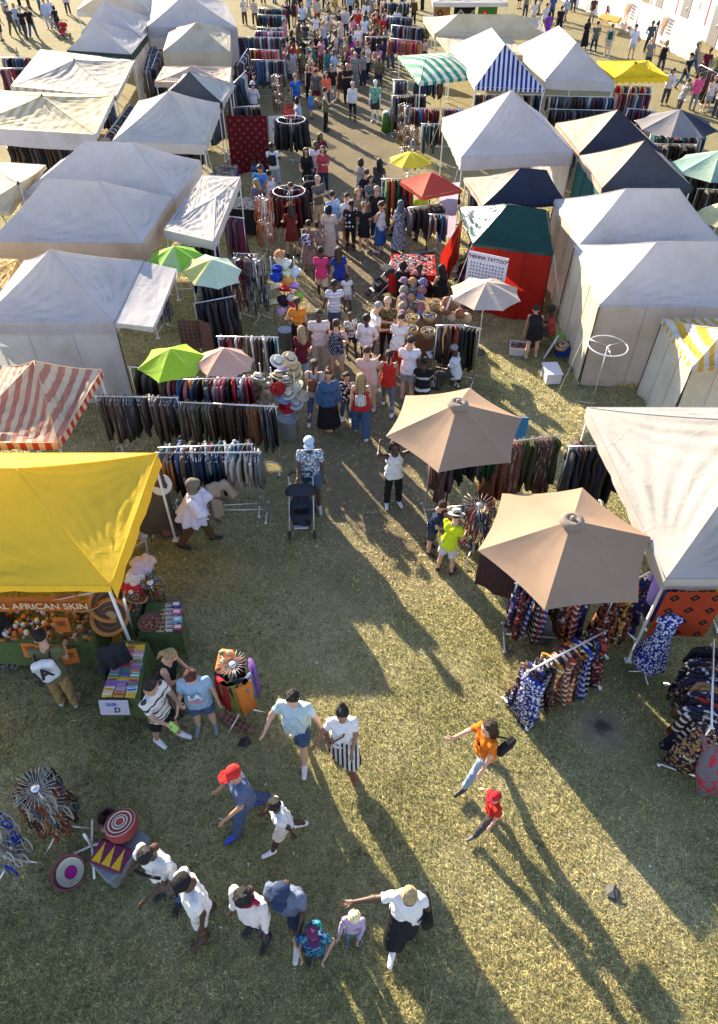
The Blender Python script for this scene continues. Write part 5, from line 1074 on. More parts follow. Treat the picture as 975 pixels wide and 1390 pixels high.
backpack(kid_bag, (.03, .09, .2), 'open blue backpack on the child in the teal patterned shirt', 'floral', (.05, .35, .35), .9)
shoulder_bag(bag_w, (.025, .02, .018), 'black shoulder bag of the woman with blonde braids', 1, -.02, -.02, 1.25, False)
shoulder_bag(orange_w, BK, 'black handbag behind the woman in orange', 1, .28, -.2, 1.0)
shoulder_bag(couple_w, (.2, .1, .06), 'small brown crossbody bag of the woman in the striped skirt', -1, .1, .1, .7)
b, fig, sc = strap_m
mb = MB(); pts = []
for a in np.linspace(-.6, .6, 9): pts.append((a*.42, -.152-.02*(1-a*a*2), .30+fig.dz+a*.42))
mb.tube(pts, .02, 6); o = mb.build('chest_strap', cloth(BK), b)

b, fig, sc = pon; up = fig.up
V, F = blob([(up*.47, up*-.16, .13, .33, [(up*-.13, -up)]), (fig.sh['l']*.8, fig.sh['r']*.8, .1, .1), (up*.3, fig.el['l'], .14, .12), (up*.3, fig.el['r'], .14, .12)], .03, .02)
t_ = (V @ up); ang = np.arctan2(V[:, 0], V[:, 1]); w_ = np.clip((.42-t_)/.55, 0, 1); V[:, :2] *= (1+.13*w_*np.sin(ang*9))[:, None]; V[:, 2] += fig.dz
obj('poncho', mesh_data('poncho', V, F, [cloth((.60, .54, .62))]), b)

b, fig, sc = coll; mb = MB(); c0 = fig.neck+fig.up*.0
mb.tube([tuple(c0+fig.ax*.085*math.cos(a)+fig.fw*(.075*math.sin(a)+.012)+fig.up*(.0-.03*math.sin(a))+v3(0, 0, fig.dz)) for a in np.linspace(0, 6.283, 18, endpoint=False)], .017, 6, closed=True)
for sg in (-1, 1): mb.tube([tuple(fig.sh[n]*t_+fig.neck*(1-t_)*.9+fig.up*.075*(1-t_*.2)+v3(0, 0, fig.dz)) for n in ('l' if sg > 0 else 'r') for t_ in (.35, .6, .85)], .03, 6)
mb.build('collar', cloth((.4, .03, .05)), b)
b, fig, sc = stripe_man; q = on_body(stripe_man, fig.wr['r']+fig.hd['r']*.13); mb = MB(); mb.box((0, 0, 0), (.085, .02, .16), tilt=R(-50), bev=.01); o = mb.build('phone', plain((.35, .6, .1), .4), None, q, (0, 0, b.rotation_euler[2])); tag(o, 'lime green phone held by the man in the striped t-shirt', 'phone')
# more of the far crowd
_cn = [('white', WH), ('black', BK), ('navy', NV), ('grey', GY), ('red', RD), ('pale blue', (.35, .42, .55)), ('olive', OL), ('beige', BG), ('maroon', MAR), ('teal', (.03, .16, .17)), ('pink', (.5, .2, .28)), ('mustard', (.45, .28, .05))]
_bn = [('black', BK), ('denim', DN), ('grey', GY), ('beige', BG), ('navy', NV), ('brown', BR)]
_far = [(338, 9, 'at the hindmost left rails'), (358, 6, 'at the hindmost left rails'), (374, 5, 'at the hindmost left rails'), (392, 12, 'at the hindmost left rails'), (421, 9, 'at the top of the aisle'), (441, 13, 'at the top of the aisle'), (453, 8, 'at the top of the aisle'), (457, 32, 'in the far aisle'), (493, 15, 'at the top of the aisle'), (502, 11, 'at the top of the aisle'), (514, 21, 'at the hindmost right rails'), (531, 16, 'at the hindmost right rails'), (546, 13, 'at the hindmost right rails'), (560, 11, 'at the hindmost right rails'), (573, 14, 'at the hindmost right rails'), (506, 79, 'in the far aisle'), (456, 88, 'in the far aisle'), (437, 97, 'in the far aisle'), (412, 113, 'in the far aisle'), (396, 122, 'beside the left dress rails'), (521, 80, 'beside the far right rails'), (514, 122, 'beside the awning rails'), (530, 93, 'beside the far right rails'), (431, 36, 'in the far aisle'), (420, 27, 'in the far aisle'), (6, 16, 'on the top left lawn'), (13, 25, 'on the top left lawn'), (57, 20, 'on the top left lawn'), (40, 12, 'on the top left lawn'), (28, 8, 'on the top left lawn'), (704, 12, 'on the top right lawn'), (731, 20, 'on the top right lawn'), (766, 30, 'on the top right lawn'), (771, 9, 'on the top right lawn'), (812, 12, 'on the top right lawn'), (905, 66, 'before the banner'), (938, 100, 'near the right edge'), (950, 112, 'near the right edge'), (890, 60, 'before the banner'), (443, 178, 'in the upper aisle'), (437, 240, 'in the upper aisle'), (407, 190, 'beside the crates'), (470, 110, 'in the far aisle'), (440, 72, 'in the far aisle'), (505, 33, 'in the far aisle'), (478, 62, 'in the far aisle')]
_seen = set(); _r = np.random.default_rng(12)
_k = 0
while _k < 42:
    x, y = _r.uniform(388, 528), _r.uniform(3, 128)
    if min((x-q[0])**2+((y-q[1])*1.0)**2 for q in _far) < 80 or (y > 90 and x > 515): continue
    _far.append((x, y, 'in the far aisle' if y > 40 else 'at the top of the aisle')); _k += 1
for x, y, pl in _far:
    while True:
        a, c = _cn[int(_r.integers(12))], _bn[int(_r.integers(6))]; fm = bool(_r.random() < .5); kd = ['trousers', 'shorts', 'wide'][int(_r.integers(3))]
        lb = f'{"woman" if fm else "man"} in {a[0]} top and {c[0]} {"shorts" if kd == "shorts" else "trousers"} {pl}'
        if lb not in _seen: break
    _seen.add(lb)
    P(x, y, _r.uniform(1.6, 1.84), _r.uniform(0, 360), ['stand', 'relax', 'walk', 'step', 'browse', 'phone', 'shift', 'hip'][int(_r.integers(8))], 'lmtdb'[int(_r.integers(5))], ([('long', 'br'), ('bob', 'bk'), ('pony', 'bl'), ('bun', 'db')] if fm else [('short', 'bk'), ('crop', 'br'), ('short', 'db'), ('bald', 'bk')])[int(_r.integers(4))], (['tee', 'tank', 'long', 'loose'][int(_r.integers(4))], a[1]), (kd, c[1]), BK, lb, fem=fm)
# ---------------------------------------------------------------- clothes on rails
def at_y(px, py, Y):
    d = FW*FPX+np.array([px-PCX, 0, 0])+UPV*(PCY-py); t = Y/d[1]; return np.array([d[0]*t, Y, CAMH+d[2]*t])
def loft_g(secs, n=14, seed=0, amp=.012):
    r = np.random.default_rng(seed); V = []; F = []; ph = r.random(4)*6
    for k, (z, w_, t_, xo) in enumerate(secs):
        for j in range(n):
            a = 2*math.pi*j/n; ca, sa = math.cos(a), math.sin(a); x = w_*abs(ca)**.8*(1 if ca > 0 else -1)
            fold = amp*min(1, k*.4)*(math.sin(x*45+ph[0])+.6*math.sin(x*80+ph[1]+z*4)); y = t_*abs(sa)**.7*(1 if sa > 0 else -1)+fold
            V.append((x+xo+.01*math.sin(z*7+ph[2]), y, z))
    for k in range(len(secs)-1):
        for j in range(n): j2 = (j+1) % n; F.append((k*n+j, (k+1)*n+j, (k+1)*n+j2, k*n+j2))
    F.append(tuple(range(n))); F.append(tuple(range((len(secs)-1)*n, len(secs)*n))[::-1]); return V, F
def garment_geo(kind, seed):
    r = np.random.default_rng(seed+99); q = lambda a, b: a+(b-a)*r.random(); parts = []
    if kind == 'trousers':
        L = q(.88, 1.05); w_ = q(.15, .2); parts.append(loft_g([(-.05, w_, .02, 0), (-.07, w_, .026, 0), (-.3, w_*.98, .028, 0), (-.6, w_*.92, .026, .01), (-L, w_*q(.75, 1.1), .024, .02)], 14, seed))
    elif kind == 'shirt':
        L = q(.6, .8); s_ = q(.19, .23); parts.append(loft_g([(-.035, .05, .012, 0), (-.06, .11, .026, 0), (-.1, s_, .032, 0), (-.2, s_*.95, .034, 0), (-L*.6, s_*.93, .032, 0), (-L, s_*q(.95, 1.12), .034, 0)], 14, seed))
        for g in (-1, 1):
            e = q(.22, .5); parts.append(loft_g([(-.085, .03, .026, g*s_*.9), (-.16, .06, .028, g*(s_*1.02)), (-.1-e, .055, .024, g*(s_+.05))], 8, seed+g))
    else:
        L = q(1.0, 1.25); s_ = q(.17, .2); parts.append(loft_g([(-.035, .05, .012, 0), (-.06, .11, .026, 0), (-.1, s_, .03, 0), (-.4, s_*.85, .034, 0), (-.75, s_*1.1, .042, 0), (-L, s_*q(1.2, 1.5), .05, 0)], 16, seed, .02))
    V = []; F = []
    for v, f in parts: o = len(V); V += v; F += [tuple(i+o for i in q_) for q_ in f]
    return V, F
GEO = {k: [garment_geo(k, i*7+j) for i in range(4)] for j, k in enumerate(('trousers', 'shirt', 'dress'))}
GME = {}
def garment_mesh(kind, i, pat):
    if (kind, i, pat) not in GME: v, f = GEO[kind][i]; GME[(kind, i, pat)] = mesh_data(kind, v, f, [objcol(pat)])
    return GME[(kind, i, pat)]
_hg = MB(); _hg.tube([(0, 0, .012), (.012, 0, .022), (0, 0, .03), (-.012, 0, .018), (0, 0, -.03), (-.18, 0, -.075)], .005, 4); _hg.tube([(0, 0, -.03), (.18, 0, -.075)], .006, 4)
HANG = _hg.data('hanger', [plain((.7, .7, .7), .4)])
MASS = dict(v=[], f=[], c=[], n=0)
def mass_add(V, F, M, col):
    V = np.array([M @ Vector(p) for p in V]); o = MASS['n']; MASS['v'].append(V); MASS['f'] += [tuple(i+o for i in q) for q in F]; MASS['n'] += len(V)
    MASS['c'].append(np.tile(np.array([*col, 1.0]), (len(V), 1)))
DARKS = [('black', (.018, .018, .02)), ('charcoal', (.05, .05, .055)), ('dark navy', (.02, .026, .05)), ('dark brown', (.05, .03, .022)), ('grey', (.14, .13, .13))]
GREENS = [('bottle green', (.012, .06, .03)), ('teal', (.015, .07, .075)), ('brown', (.09, .045, .03)), ('rust', (.16, .06, .035)), ('black', (.016, .016, .018)), ('olive', (.07, .07, .03)), ('mauve', (.16, .1, .12))]
AFRO = [('orange', (.5, .12, .015)), ('cobalt blue', (.03, .05, .32)), ('rust red', (.35, .05, .02)), ('black', (.02, .018, .02)), ('mustard', (.5, .26, .03)), ('indigo', (.04, .03, .14)), ('brown', (.14, .06, .03))]
MIX = [('black', (.018, .018, .02)), ('slate', (.08, .1, .13)), ('burgundy', (.12, .015, .03)), ('grey', (.2, .2, .2)), ('white', (.55, .54, .52)), ('denim blue', (.06, .1, .2)), ('brown', (.1, .06, .04)), ('teal', (.02, .1, .12))]
BRIGHT = [('red', (.45, .03, .04)), ('pink', (.5, .16, .22)), ('white', (.6, .58, .55)), ('orange', (.5, .2, .06)), ('burgundy', (.16, .02, .03)), ('blue', (.06, .12, .35))]
def rack(desc, A, B, z, kind, pal, single=False, gap=.06, pats=(None,), label=None, empty_=0.0, order=False, hangers=False, wheels=True, legs=True, yjit=17, post=None, z2=None, zones=None):
    a, b = at(A[0], A[1], z), at(B[0], B[1], z2 or z); mid = (a+b)/2; e = b-a; L = np.linalg.norm(e); ang = math.atan2(e[1], e[0])
    root = empty('clothes_rack', (mid[0], mid[1], 0), label or ('metal clothes rail, the '+desc), 'clothes rack', 'clothes rails of the stalls', ang)
    mb = MB(); mb.tube([(-L/2-.04, 0, a[2]), (L/2+.04, 0, b[2])], .016, 6); mb.build('rail', METAL(), root)
    if legs:
        for s_ in (-1, 1):
            zz = a[2] if s_ < 0 else b[2]
            mb = MB(); mb.tube([(s_*L/2, 0, .05), (s_*L/2, 0, zz)], .014, 6); mb.build('post', METAL(), root)
            mb = MB(); mb.tube([(s_*L/2, -.28, .05), (s_*L/2, .28, .05)], .016, 6)
            for q in (-.28, .28): mb.lathe([(.0, .0), (.03, .0), (.034, .025), (.03, .05), (0, .05)], (s_*L/2, q, 0), 8)
            mb.build('foot', METAL(), root)
        mb = MB(); mb.tube([(-L/2, 0, .12), (L/2, 0, .12)], .012, 6); mb.build('cross_bar', METAL(), root)
    n = int(L/gap); r = np.random.default_rng(int(A[0]*7+A[1])); c0 = int(r.integers(len(pal)))
    kinds = kind if isinstance(kind, tuple) else (kind,); run = 0; kd = kinds[0]; pt = pats[0]; cn = pal[c0]
    for i in range(n):
        if r.random() < max(empty_, .07): continue
        if run <= 0: run = int(r.integers(2, 7)) if order else 1; cn = pal[int(r.integers(len(pal)))]; kd = kinds[int(r.integers(len(kinds)))]; pt = pats[int(r.integers(len(pats)))]
        run -= 1
        if zones: zi = int(min(.999, (i+.5)/n+.04*(r.random()-.5))*len(zones)); zn = zones[max(0, zi)]; cn = pal[zn[int(r.integers(len(zn)))]]
        t = (i+.5+.3*(r.random()-.5))/n; p = a+e*t; vi = int(r.integers(4)); k = .75+.5*r.random(); c = tuple(min(1, x*k) for x in cn[1]); tz = ang+math.pi/2+R(yjit)*(r.random()-.5)*2+(math.pi if r.random() < .5 else 0)
        if single:
            o = obj(kd, garment_mesh(kd, vi, pt), None, p, (R(7)*(r.random()-.5), R(7)*(r.random()-.5), tz), (.85+.3*r.random(), .85+.6*r.random(), .78+.34*r.random())); o.color = (*c, 1)
            lab = f'{cn[0]} {"pair of trousers" if kd == "trousers" else kd} hung on the {desc}' if pt is None else f'{cn[0]} {dict(stripe="striped", floral="patterned", check="banded")[pt]} {kd} hung on the {desc}'
            tag(o, lab, kd, f'{kd} on the {desc}')
            if hangers: obj('hanger', HANG, o)
        else:
            V, F = GEO[kd][vi]; mass_add(V, F, Matrix.Translation(Vector(p)) @ Matrix.Rotation(tz, 4, 'Z') @ Matrix.Rotation(R(5)*(r.random()-.5)*2, 4, 'Y') @ Matrix.Diagonal((.8+.4*r.random(), .8+.7*r.random(), .7+.45*r.random(), 1)), c)
    return root

# near rails, garment by garment
rack('front rail of african prints', (717, 912), (822, 857), 1.2, 'dress', AFRO, True, .075, ('floral', 'floral', 'check'), 'silver rail of african print dresses standing on sunlit grass')
rack('long rail at the right edge', (966, 986), (969, 871), 1.35, ('dress', 'shirt'), [('black', (.016, .016, .018)), ('indigo', (.025, .02, .07)), ('rust red', (.3, .03, .02)), ('dark navy', (.02, .025, .05)), ('black', (.02, .02, .022)), ('tan', (.3, .18, .08))], True, .05, ('floral', 'check', None, 'floral'), 'white rail of dark garments running along the right edge')
rack('rail under the nearer tan parasol', (702, 792), (806, 800), 1.45, 'dress', AFRO, True, .085, ('floral', 'check'), 'rail of printed dresses half hidden under the nearer tan parasol')
rack('short rail between parasol and white tent', (838, 800), (880, 778), 1.5, 'dress', AFRO, True, .1, ('floral',), 'short rail of printed dresses between tan parasol and big white tent')
rack('rail under the farther tan parasol', (585, 612), (758, 592), 1.65, ('dress', 'shirt'), GREENS, True, .055, (None, None, 'stripe'), 'long rail of dark velvet clothes under the farther tan parasol', order=True)
rack('double rail beside the poncho vendor', (214, 615), (352, 614), 1.6, ('shirt', 'trousers'), [('navy', (.02, .03, .065)), ('slate', (.06, .08, .11)), ('rust orange', (.42, .13, .03)), ('black', (.02, .02, .022)), ('denim blue', (.05, .12, .24)), ('grey', (.12, .12, .12)), ('dark teal', (.03, .06, .07)), ('stone beige', (.36, .3, .26))], True, .058, (None,), 'front rail of shirts with white hangers beside the poncho vendor', order=True, hangers=True, zones=[(2, 2, 7), (2, 3), (3, 0, 6), (0, 1, 5), (0, 1, 0), (4, 0), (7, 7, 4), (7,), (7, 7, 5)])
rack('rail of striped trousers', (130, 538), (240, 540), 1.6, 'trousers', [('charcoal', (.05, .05, .055)), ('black', (.018, .018, .02)), ('grey', (.13, .125, .13)), ('plum', (.06, .03, .05)), ('slate', (.07, .075, .09)), ('taupe', (.17, .13, .1)), ('brown', (.1, .06, .04))], True, .058, ('stripe', 'stripe', None), 'rail of dark striped trousers behind the yellow tent', order=True, hangers=True)
rack('rail of dark trousers by the straw hats', (245, 546), (374, 552), 1.6, 'trousers', [('black', (.016, .016, .018)), ('charcoal', (.045, .045, .05)), ('dark brown', (.06, .04, .025)), ('olive', (.06, .06, .03)), ('burgundy', (.07, .02, .02)), ('rust', (.2, .09, .04)), ('taupe', (.16, .12, .09))], True, .058, (None, 'stripe'), 'rail of dark trousers reaching the straw hats', order=True)
# the rest of the market's rails carry one mass of clothes
def far(desc, A, B, z, kind='shirt', pal=MIX, **k): rack(desc, A, B, z, kind, pal, False, k.pop('gap', .085), **k)
far('second rail behind the front shirt rail', (217, 608), (341, 603), 1.65)
far('rail beneath the lime and pink parasols', (214, 516), (342, 513), 1.5, 'shirt', BRIGHT+MIX)
far('rail left of the maroon top woman', (296, 457), (376, 458), 1.6, 'trousers')
far('rail hidden behind the lime parasol', (176, 498), (232, 502), 1.6, 'shirt', DARKS)
far('rail of scarves under the side flap', (262, 386), (312, 376), 1.7, 'dress', DARKS)
far('rail of patterned bags behind the scarves', (264, 412), (318, 402), 1.5, 'dress', DARKS)
far('rail of red and black tops', (318, 344), (347, 345), 1.55, 'shirt', [BRIGHT[0], DARKS[0], BRIGHT[4]])
far('rail of purple cloths by the flat awning', (304, 293), (330, 296), 1.6, 'dress', [('plum', (.13, .03, .1)), ('grey', (.2, .18, .16)), ('burgundy', (.14, .02, .04))])
far('rail under the flat awning front', (230, 336), (296, 330), 1.4, 'shirt', DARKS)
far('rail below the mint parasol', (256, 362), (318, 358), 1.5, 'shirt', DARKS)
for k, (y, x0, x1, pl) in enumerate([(11, 351, 387, MIX), (20, 350, 386, MIX), (37, 349, 385, MIX), (42, 347, 385, BRIGHT), (50, 321, 387, MIX), (67, 339, 378, BRIGHT), (81, 342, 386, MIX)]):
    far(['hindmost', 'second', 'third', 'fourth', 'fifth', 'sixth', 'foremost'][k]+' dress rail of the far left stall block', (x0, y), (x1, y+1), 1.7, 'dress' if k > 3 else 'shirt', pl)
for k, (a, b, kd, pl) in enumerate([((517, 3), (556, 3), 'shirt', MIX), ((526, 22), (560, 24), 'shirt', MIX), ((532, 34), (576, 38), 'dress', MIX), ((497, 50), (529, 49), 'trousers', DARKS), ((530, 52), (572, 56), 'shirt', BRIGHT)]):
    far(['hindmost', 'second', 'long', 'dark trouser', 'foremost'][k]+' rail of the far right stall block', a, b, 1.7, kd, pl)
far('upper rail under the green striped awning', (534, 108), (600, 111), 1.7, 'shirt', MIX)
far('rail of dark coats left of the awning front', (533, 130), (578, 128), 1.6, 'dress', DARKS)
far('rail of red and grey tops at the awning front', (550, 147), (628, 147), 1.6, 'shirt', BRIGHT+DARKS)
far('rail of grey trousers before the white pyramid tent', (573, 168), (604, 168), 1.55, 'trousers', MIX)
far('rail of tops under the blue striped gable', (646, 128), (738, 129), 1.75, 'shirt', MIX)
far('rail of tops under the white seamed gable', (742, 130), (832, 132), 1.7, 'shirt', MIX)
far('second rail inside the white seamed gable', (745, 148), (830, 150), 1.5, 'shirt', DARKS)
far('rail of scarves beside the red parasol', (519, 243), (562, 243), 1.7, 'dress', [('red', (.45, .03, .03)), ('orange', (.55, .17, .04)), ('brown', (.1, .05, .03)), ('black', (.02, .02, .02)), ('green', (.06, .14, .06))])
far('rail of belts and blouses before the henna stall', (584, 291), (606, 291), 1.5, 'shirt', [('blue', (.05, .22, .6)), ('beige', (.35, .3, .24)), ('grey', (.2, .2, .2)), ('black', (.02, .02, .02))])
far('rail of clothes under the red parasol', (556, 282), (600, 276), 1.6, 'shirt', DARKS)
far('upper rail under the yellow parasol', (837, 116), (885, 117), 1.7, 'shirt', BRIGHT)
far('lower rail under the yellow parasol', (836, 127), (884, 128), 1.5, 'trousers', BRIGHT+MIX)
far('rail between the gable and the grey navy parasol', (852, 147), (890, 150), 1.5, 'shirt', MIX)
far('rail under the grey navy parasol', (884, 182), (960, 184), 1.5, 'shirt', MIX)
far('rail behind the mint parasol', (890, 195), (945, 196), 1.4, 'shirt', DARKS)
far('rail beneath the mint parasol', (930, 236), (985, 240), 1.5, 'dress', DARKS)
far('dark rail right of the charcoal tent', (948, 256), (985, 258), 1.4, 'dress', DARKS)
far('heap rail of dark coats at the right edge', (952, 88), (975, 100), 1.6, 'dress', DARKS+[('red', (.3, .03, .03))])
far('upper rail at the left edge behind the awnings', (2, 78), (38, 78), 1.6, 'shirt', MIX)
far('lower rail at the left edge behind the awnings', (0, 93), (34, 92), 1.5, 'dress', DARKS+BRIGHT[:2])
far('rail under the yellow striped awning', (10, 196), (95, 200), 1.5, 'dress', DARKS+[('brown', (.16, .09, .05))])
far('rail inside the white pyramid tent', (168, 190), (270, 196), 1.5, 'shirt', DARKS)
far('rail behind the big white tent', (774, 606), (850, 606), 1.7, 'dress', DARKS)
far('rail inside the big white tent', (905, 760), (1010, 762), 1.5, 'dress', [(n_, c_) for n_, c_ in AFRO])
far('rail of leather jackets by the centre table', (594, 442), (628, 441), 1.55, 'dress', [('rust', (.22, .05, .025)), ('black', (.02, .02, .02)), ('brown', (.1, .05, .03)), ('green', (.03, .06, .05))])
far('rail of belts by the centre table', (630, 442), (652, 446), 1.5, 'trousers', [('tan', (.3, .22, .1)), ('black', (.02, .02, .02)), ('brown', (.09, .05, .03)), ('bronze', (.2, .14, .05))])
far('rail at the corner of the stall with crates', (316, 146), (352, 143), 1.6, 'shirt', DARKS)
far('side rail of the grey peaked tent', (312, 118), (334, 96), 1.6, 'dress', MIX)
far('side rail of the cream boxy tent', (322, 88), (336, 66), 1.6, 'dress', MIX)
for d_, a_, b_ in [('rail under the grey striped awning', (52, 124), (150, 132)), ('rail between the striped awnings and white pyramid', (142, 186), (176, 142)), ('side rail of the green banded tent', (198, 98), (208, 62)), ('rail under the cream boxy tent', (228, 104), (308, 105)), ('rail left of the cream boxy tent', (206, 92), (216, 66)), ('rail under the slate grey peaked tent', (236, 140), (298, 152)), ('inner rail of the white pyramid tent on the right', (640, 250), (700, 245)), ('rail behind the tan tents', (770, 200), (790, 165))]: far(d_, a_, b_, 1.55, 'dress', MIX)
me = mesh_data('hanging_clothes', np.concatenate(MASS['v']), MASS['f'], [attrcol()], colors=np.concatenate(MASS['c']))
tag(obj('hanging_clothes', me), 'hundreds of clothes hanging on the rails of the farther stalls', 'clothes', kind='stuff')

# special garments seen singly
def dress_thing(px, py, z, yaw, c, pat, label, kd='dress', mat_=None, sc=1.0, tilt=0.0):
    p = at(px, py, z); o = obj(kd, garment_mesh(kd, 1, pat), None, p, (R(tilt), 0, R(yaw)), (sc, sc*1.6, sc)); o.color = (*c, 1)
    if mat_: o.material_slots[0].link = 'OBJECT'; o.material_slots[0].material = mat_
    tag(o, label, kd); return o
bw = cloth((.55, .56, .62), 'floral', (.015, .025, .19), 2.1)
root = empty('dress_form', (*at(873, 912, 0)[:2], 0), 'dress form wearing a blue and white swirl dress beside the white tent', 'mannequin')
P_ = [(v3(0, 0, 1.38), v3(0, 0, 1.2), .12, .13), (v3(-.14, 0, 1.4), v3(.14, 0, 1.4), .06, .06), (v3(0, 0, 1.2), v3(0, 0, 1.05), .12, .1), (v3(0, 0, 1.0), v3(0, 0, .35), .13, .26, [(v3(0, 0, .3), v3(0, 0, -1))]), (v3(0, 0, 1.42), v3(0, 0, 1.5), .05, .045)]
V, F = blob(P_, .02, .022); V[:, 1] += .02*np.sin(V[:, 0]*30)*(V[:, 2] < .9); obj('dress', mesh_data('dress', V, F, [bw]), root)
mb = MB(); mb.tube([(0, 0, 0), (0, 0, .5)], .018); mb.tube([(-.24, 0, .02), (.24, 0, .02)], .014); mb.tube([(0, -.24, .02), (0, .24, .02)], .014); mb.build('stand', METAL(), root)
dress_thing(722, 915, 1.18, 118, (.55, .56, .6), None, 'blue and white leaf print dress at the near end of the african print rail', mat_=bw)
dress_thing(728, 918, 1.14, 120, (.55, .56, .6), None, 'blue and white swirl dress hanging second on the african print rail', mat_=bw)
oy = cloth((.62, .30, .03), 'floral', (.02, .015, .09), 1.5); gr = cloth((.13, .13, .14), 'speck', (.36, .03, .05), .35)
dress_thing(948, 968, 1.25, 52, (1, 1, 1), None, 'orange and navy chain print dress sticking out of the right edge rail', mat_=oy, tilt=-24, sc=.95)
dress_thing(966, 982, 1.2, 22, (1, 1, 1), None, 'grey and red flowered dress at the near end of the right edge rail', mat_=gr, tilt=-24, sc=.95)
# patterned hangings
def hanging(name, label, cat, A, B, z, d, m, fringe=False):
    a, b = at(A[0], A[1], z), at(B[0], B[1], z); c = (a+b)/2
    Pg, UV = strip(a-c*[1, 1, 0], b-c*[1, 1, 0], d, 26, 0, 0, int(A[0]), .022); o = obj(name, grid_mesh(name, [(Pg, UV)], [m]), None, (c[0], c[1], 0)); return tag(o, label, cat)
def kente(c, c2, c3, s=5.0):
    key = ('k', c, c2, c3, s)
    if key in _mats: return _mats[key]
    t = NT('woven_cloth'); tc = t.n('ShaderNodeTexCoord'); uv = tc.outputs['UV']; sp = t.n('ShaderNodeSeparateXYZ', {0: uv})
    def tri(x, f): return t.math('ABSOLUTE', t.math('SUBTRACT', t.math('FRACT', t.math('MULTIPLY', x, f)), .5))
    dm = t.math('ADD', tri(sp.outputs[0], s), tri(sp.outputs[1], s)); a = t.math('LESS_THAN', dm, .28); b = t.math('LESS_THAN', dm, .1)
    e = t.math('GREATER_THAN', dm, .86)
    col = t.mix(a, srgb(c), srgb(c2)); col = t.mix(b, col, srgb(c3)); col = t.mix(e, col, srgb(c3)); n = t.noise(60, 2, uv)
    _mats[key] = t.done(t.mix(t.math('MULTIPLY', n.outputs[0], .35), col, (.01, .01, .01)), .95, 0, bump=n.outputs[0], bstr=.4, spec=.1); return _mats[key]
ora = kente((.32, .04, .012), (.02, .012, .012), (.22, .05, .02), 3.4)
hanging('wall_hanging', 'orange and black diamond cloth hanging below the big white tent', 'wall hanging', (906, 803), (990, 803), 2.02, 1.1, ora)
hanging('wall_hanging', 'dark red carpet hung upright behind the man in the white turban', 'carpet', (306, 157), (362, 157), 2.1, 2.05, kente((.1, .008, .012), (.16, .02, .02), (.22, .1, .08), 3.2))
hanging('wall_hanging', 'dark brown woven rug hanging under the left rim of the near tan parasol', 'rug', (652, 752), (706, 776), 1.0, .8, kente((.07, .035, .035), (.1, .06, .06), (.02, .015, .015), 14))
for k, (x0, x1, c) in enumerate([(589, 612, ((.3, .16, .07), (.1, .04, .02), (.4, .25, .12))), (617, 646, ((.012, .014, .012), (.3, .3, .28), (.02, .02, .02))), (650, 676, ((.05, .2, .04), (.5, .04, .03), (.6, .4, .05)))]):
    hanging('wall_hanging', ['brown patterned batik cloth hanging from the far stall roof', 'black cloth with pale rounds hanging from the far stall roof', 'green red and yellow cloth hanging from the far stall roof'][k], 'wall hanging', (x0, 7), (x1, 7), 2.2, 1.6, kente(*c, 1.2))
hanging('sheet', 'lilac sheet hung beside the red parasol', 'sheet', (598, 250), (624, 247), 2.0, 1.8, canvas((.45, .4, .55), transl=.4))
hanging('cloth', 'red cloth stretched from the henna stall toward the vendors', 'cloth', (598, 345), (628, 296), 1.5, 1.3, canvas((.42, .022, .012), transl=.4))
hanging('leather_sheet', 'patterned throws folded over a wooden rack under the scarves', 'throw', (240, 434), (268, 435), 1.1, .8, kente((.2, .12, .09), (.06, .03, .03), (.35, .28, .22), 9))
hanging('coat', 'brown velvet coat hanging at the end of the throw rack', 'coat', (268, 432), (286, 440), 1.3, .8, cloth((.16, .09, .07)))

# ---------------------------------------------------------------- tables and stall goods
def table(label, c4, z, clothc, drop=.55, group='covered stall tables', legs=True, pat=None):
    C = [at(x, y, z) for x, y in c4]; base = sum(C)/4*np.array([1, 1, 0]); root = empty('table', base, label, 'table', group); L = [c-base for c in C]; m = cloth(clothc, pat)
    mb = MB(); n = 12; t_ = np.array((0, 0, .0)); top = [tuple(l) for l in L]+[tuple(l-np.array((0, 0, .03))) for l in L]
    mb.add(top, [(0, 1, 2, 3), (7, 6, 5, 4), (0, 4, 5, 1), (1, 5, 6, 2), (2, 6, 7, 3), (3, 7, 4, 0)]); mb.build('tabletop', WOOD(), root)
    g = []; up = np.array((0, 0, .004))
    u = np.linspace(0, 1, 10)[:, None, None]; v = np.linspace(0, 1, 10)[None, :, None]; Pq = (L[0]*(1-u)+L[1]*u)*(1-v)+(L[3]*(1-u)+L[2]*u)*v+up; g.append((Pq, np.zeros((10, 10, 2))))
    for k in range(4): g.append(strip(L[k]+up, L[(k+1) % 4]+up, drop, 24, .03, .06, k, .03))
    obj('tablecloth', grid_mesh('tablecloth', g, [m]), root)
    for l in L:
        q = l*np.array([.88, .88, 1]); mb = MB(); mb.tube([(q[0], q[1], 0), (q[0], q[1], z-.02)], .016, 6); mb.build('leg', METAL(), root)
    return root, C
DGREEN = (.085, .125, .045)
_, BT = table('green clothed book table in front of the skin-care stall', [(138, 946), (191, 948), (200, 872), (165, 869)], .78, DGREEN)
_, T2 = table('small green clothed table with boxes and wooden jewellery', [(188, 860), (247, 861), (243, 818), (200, 818)], .76, DGREEN)
_, T3 = table('long green clothed counter under the yellow tent front', [(-60, 872), (128, 872), (140, 822), (-40, 820)], .85, DGREEN)
_, T4 = table('green clothed side counter along the right side of the yellow tent', [(158, 838), (184, 836), (206, 766), (187, 752)], .85, (.08, .11, .05))
_, T5 = table('red clothed henna table covered in silver trinkets', [(528, 372), (592, 374), (590, 346), (531, 345)], .78, (.5, .022, .018))
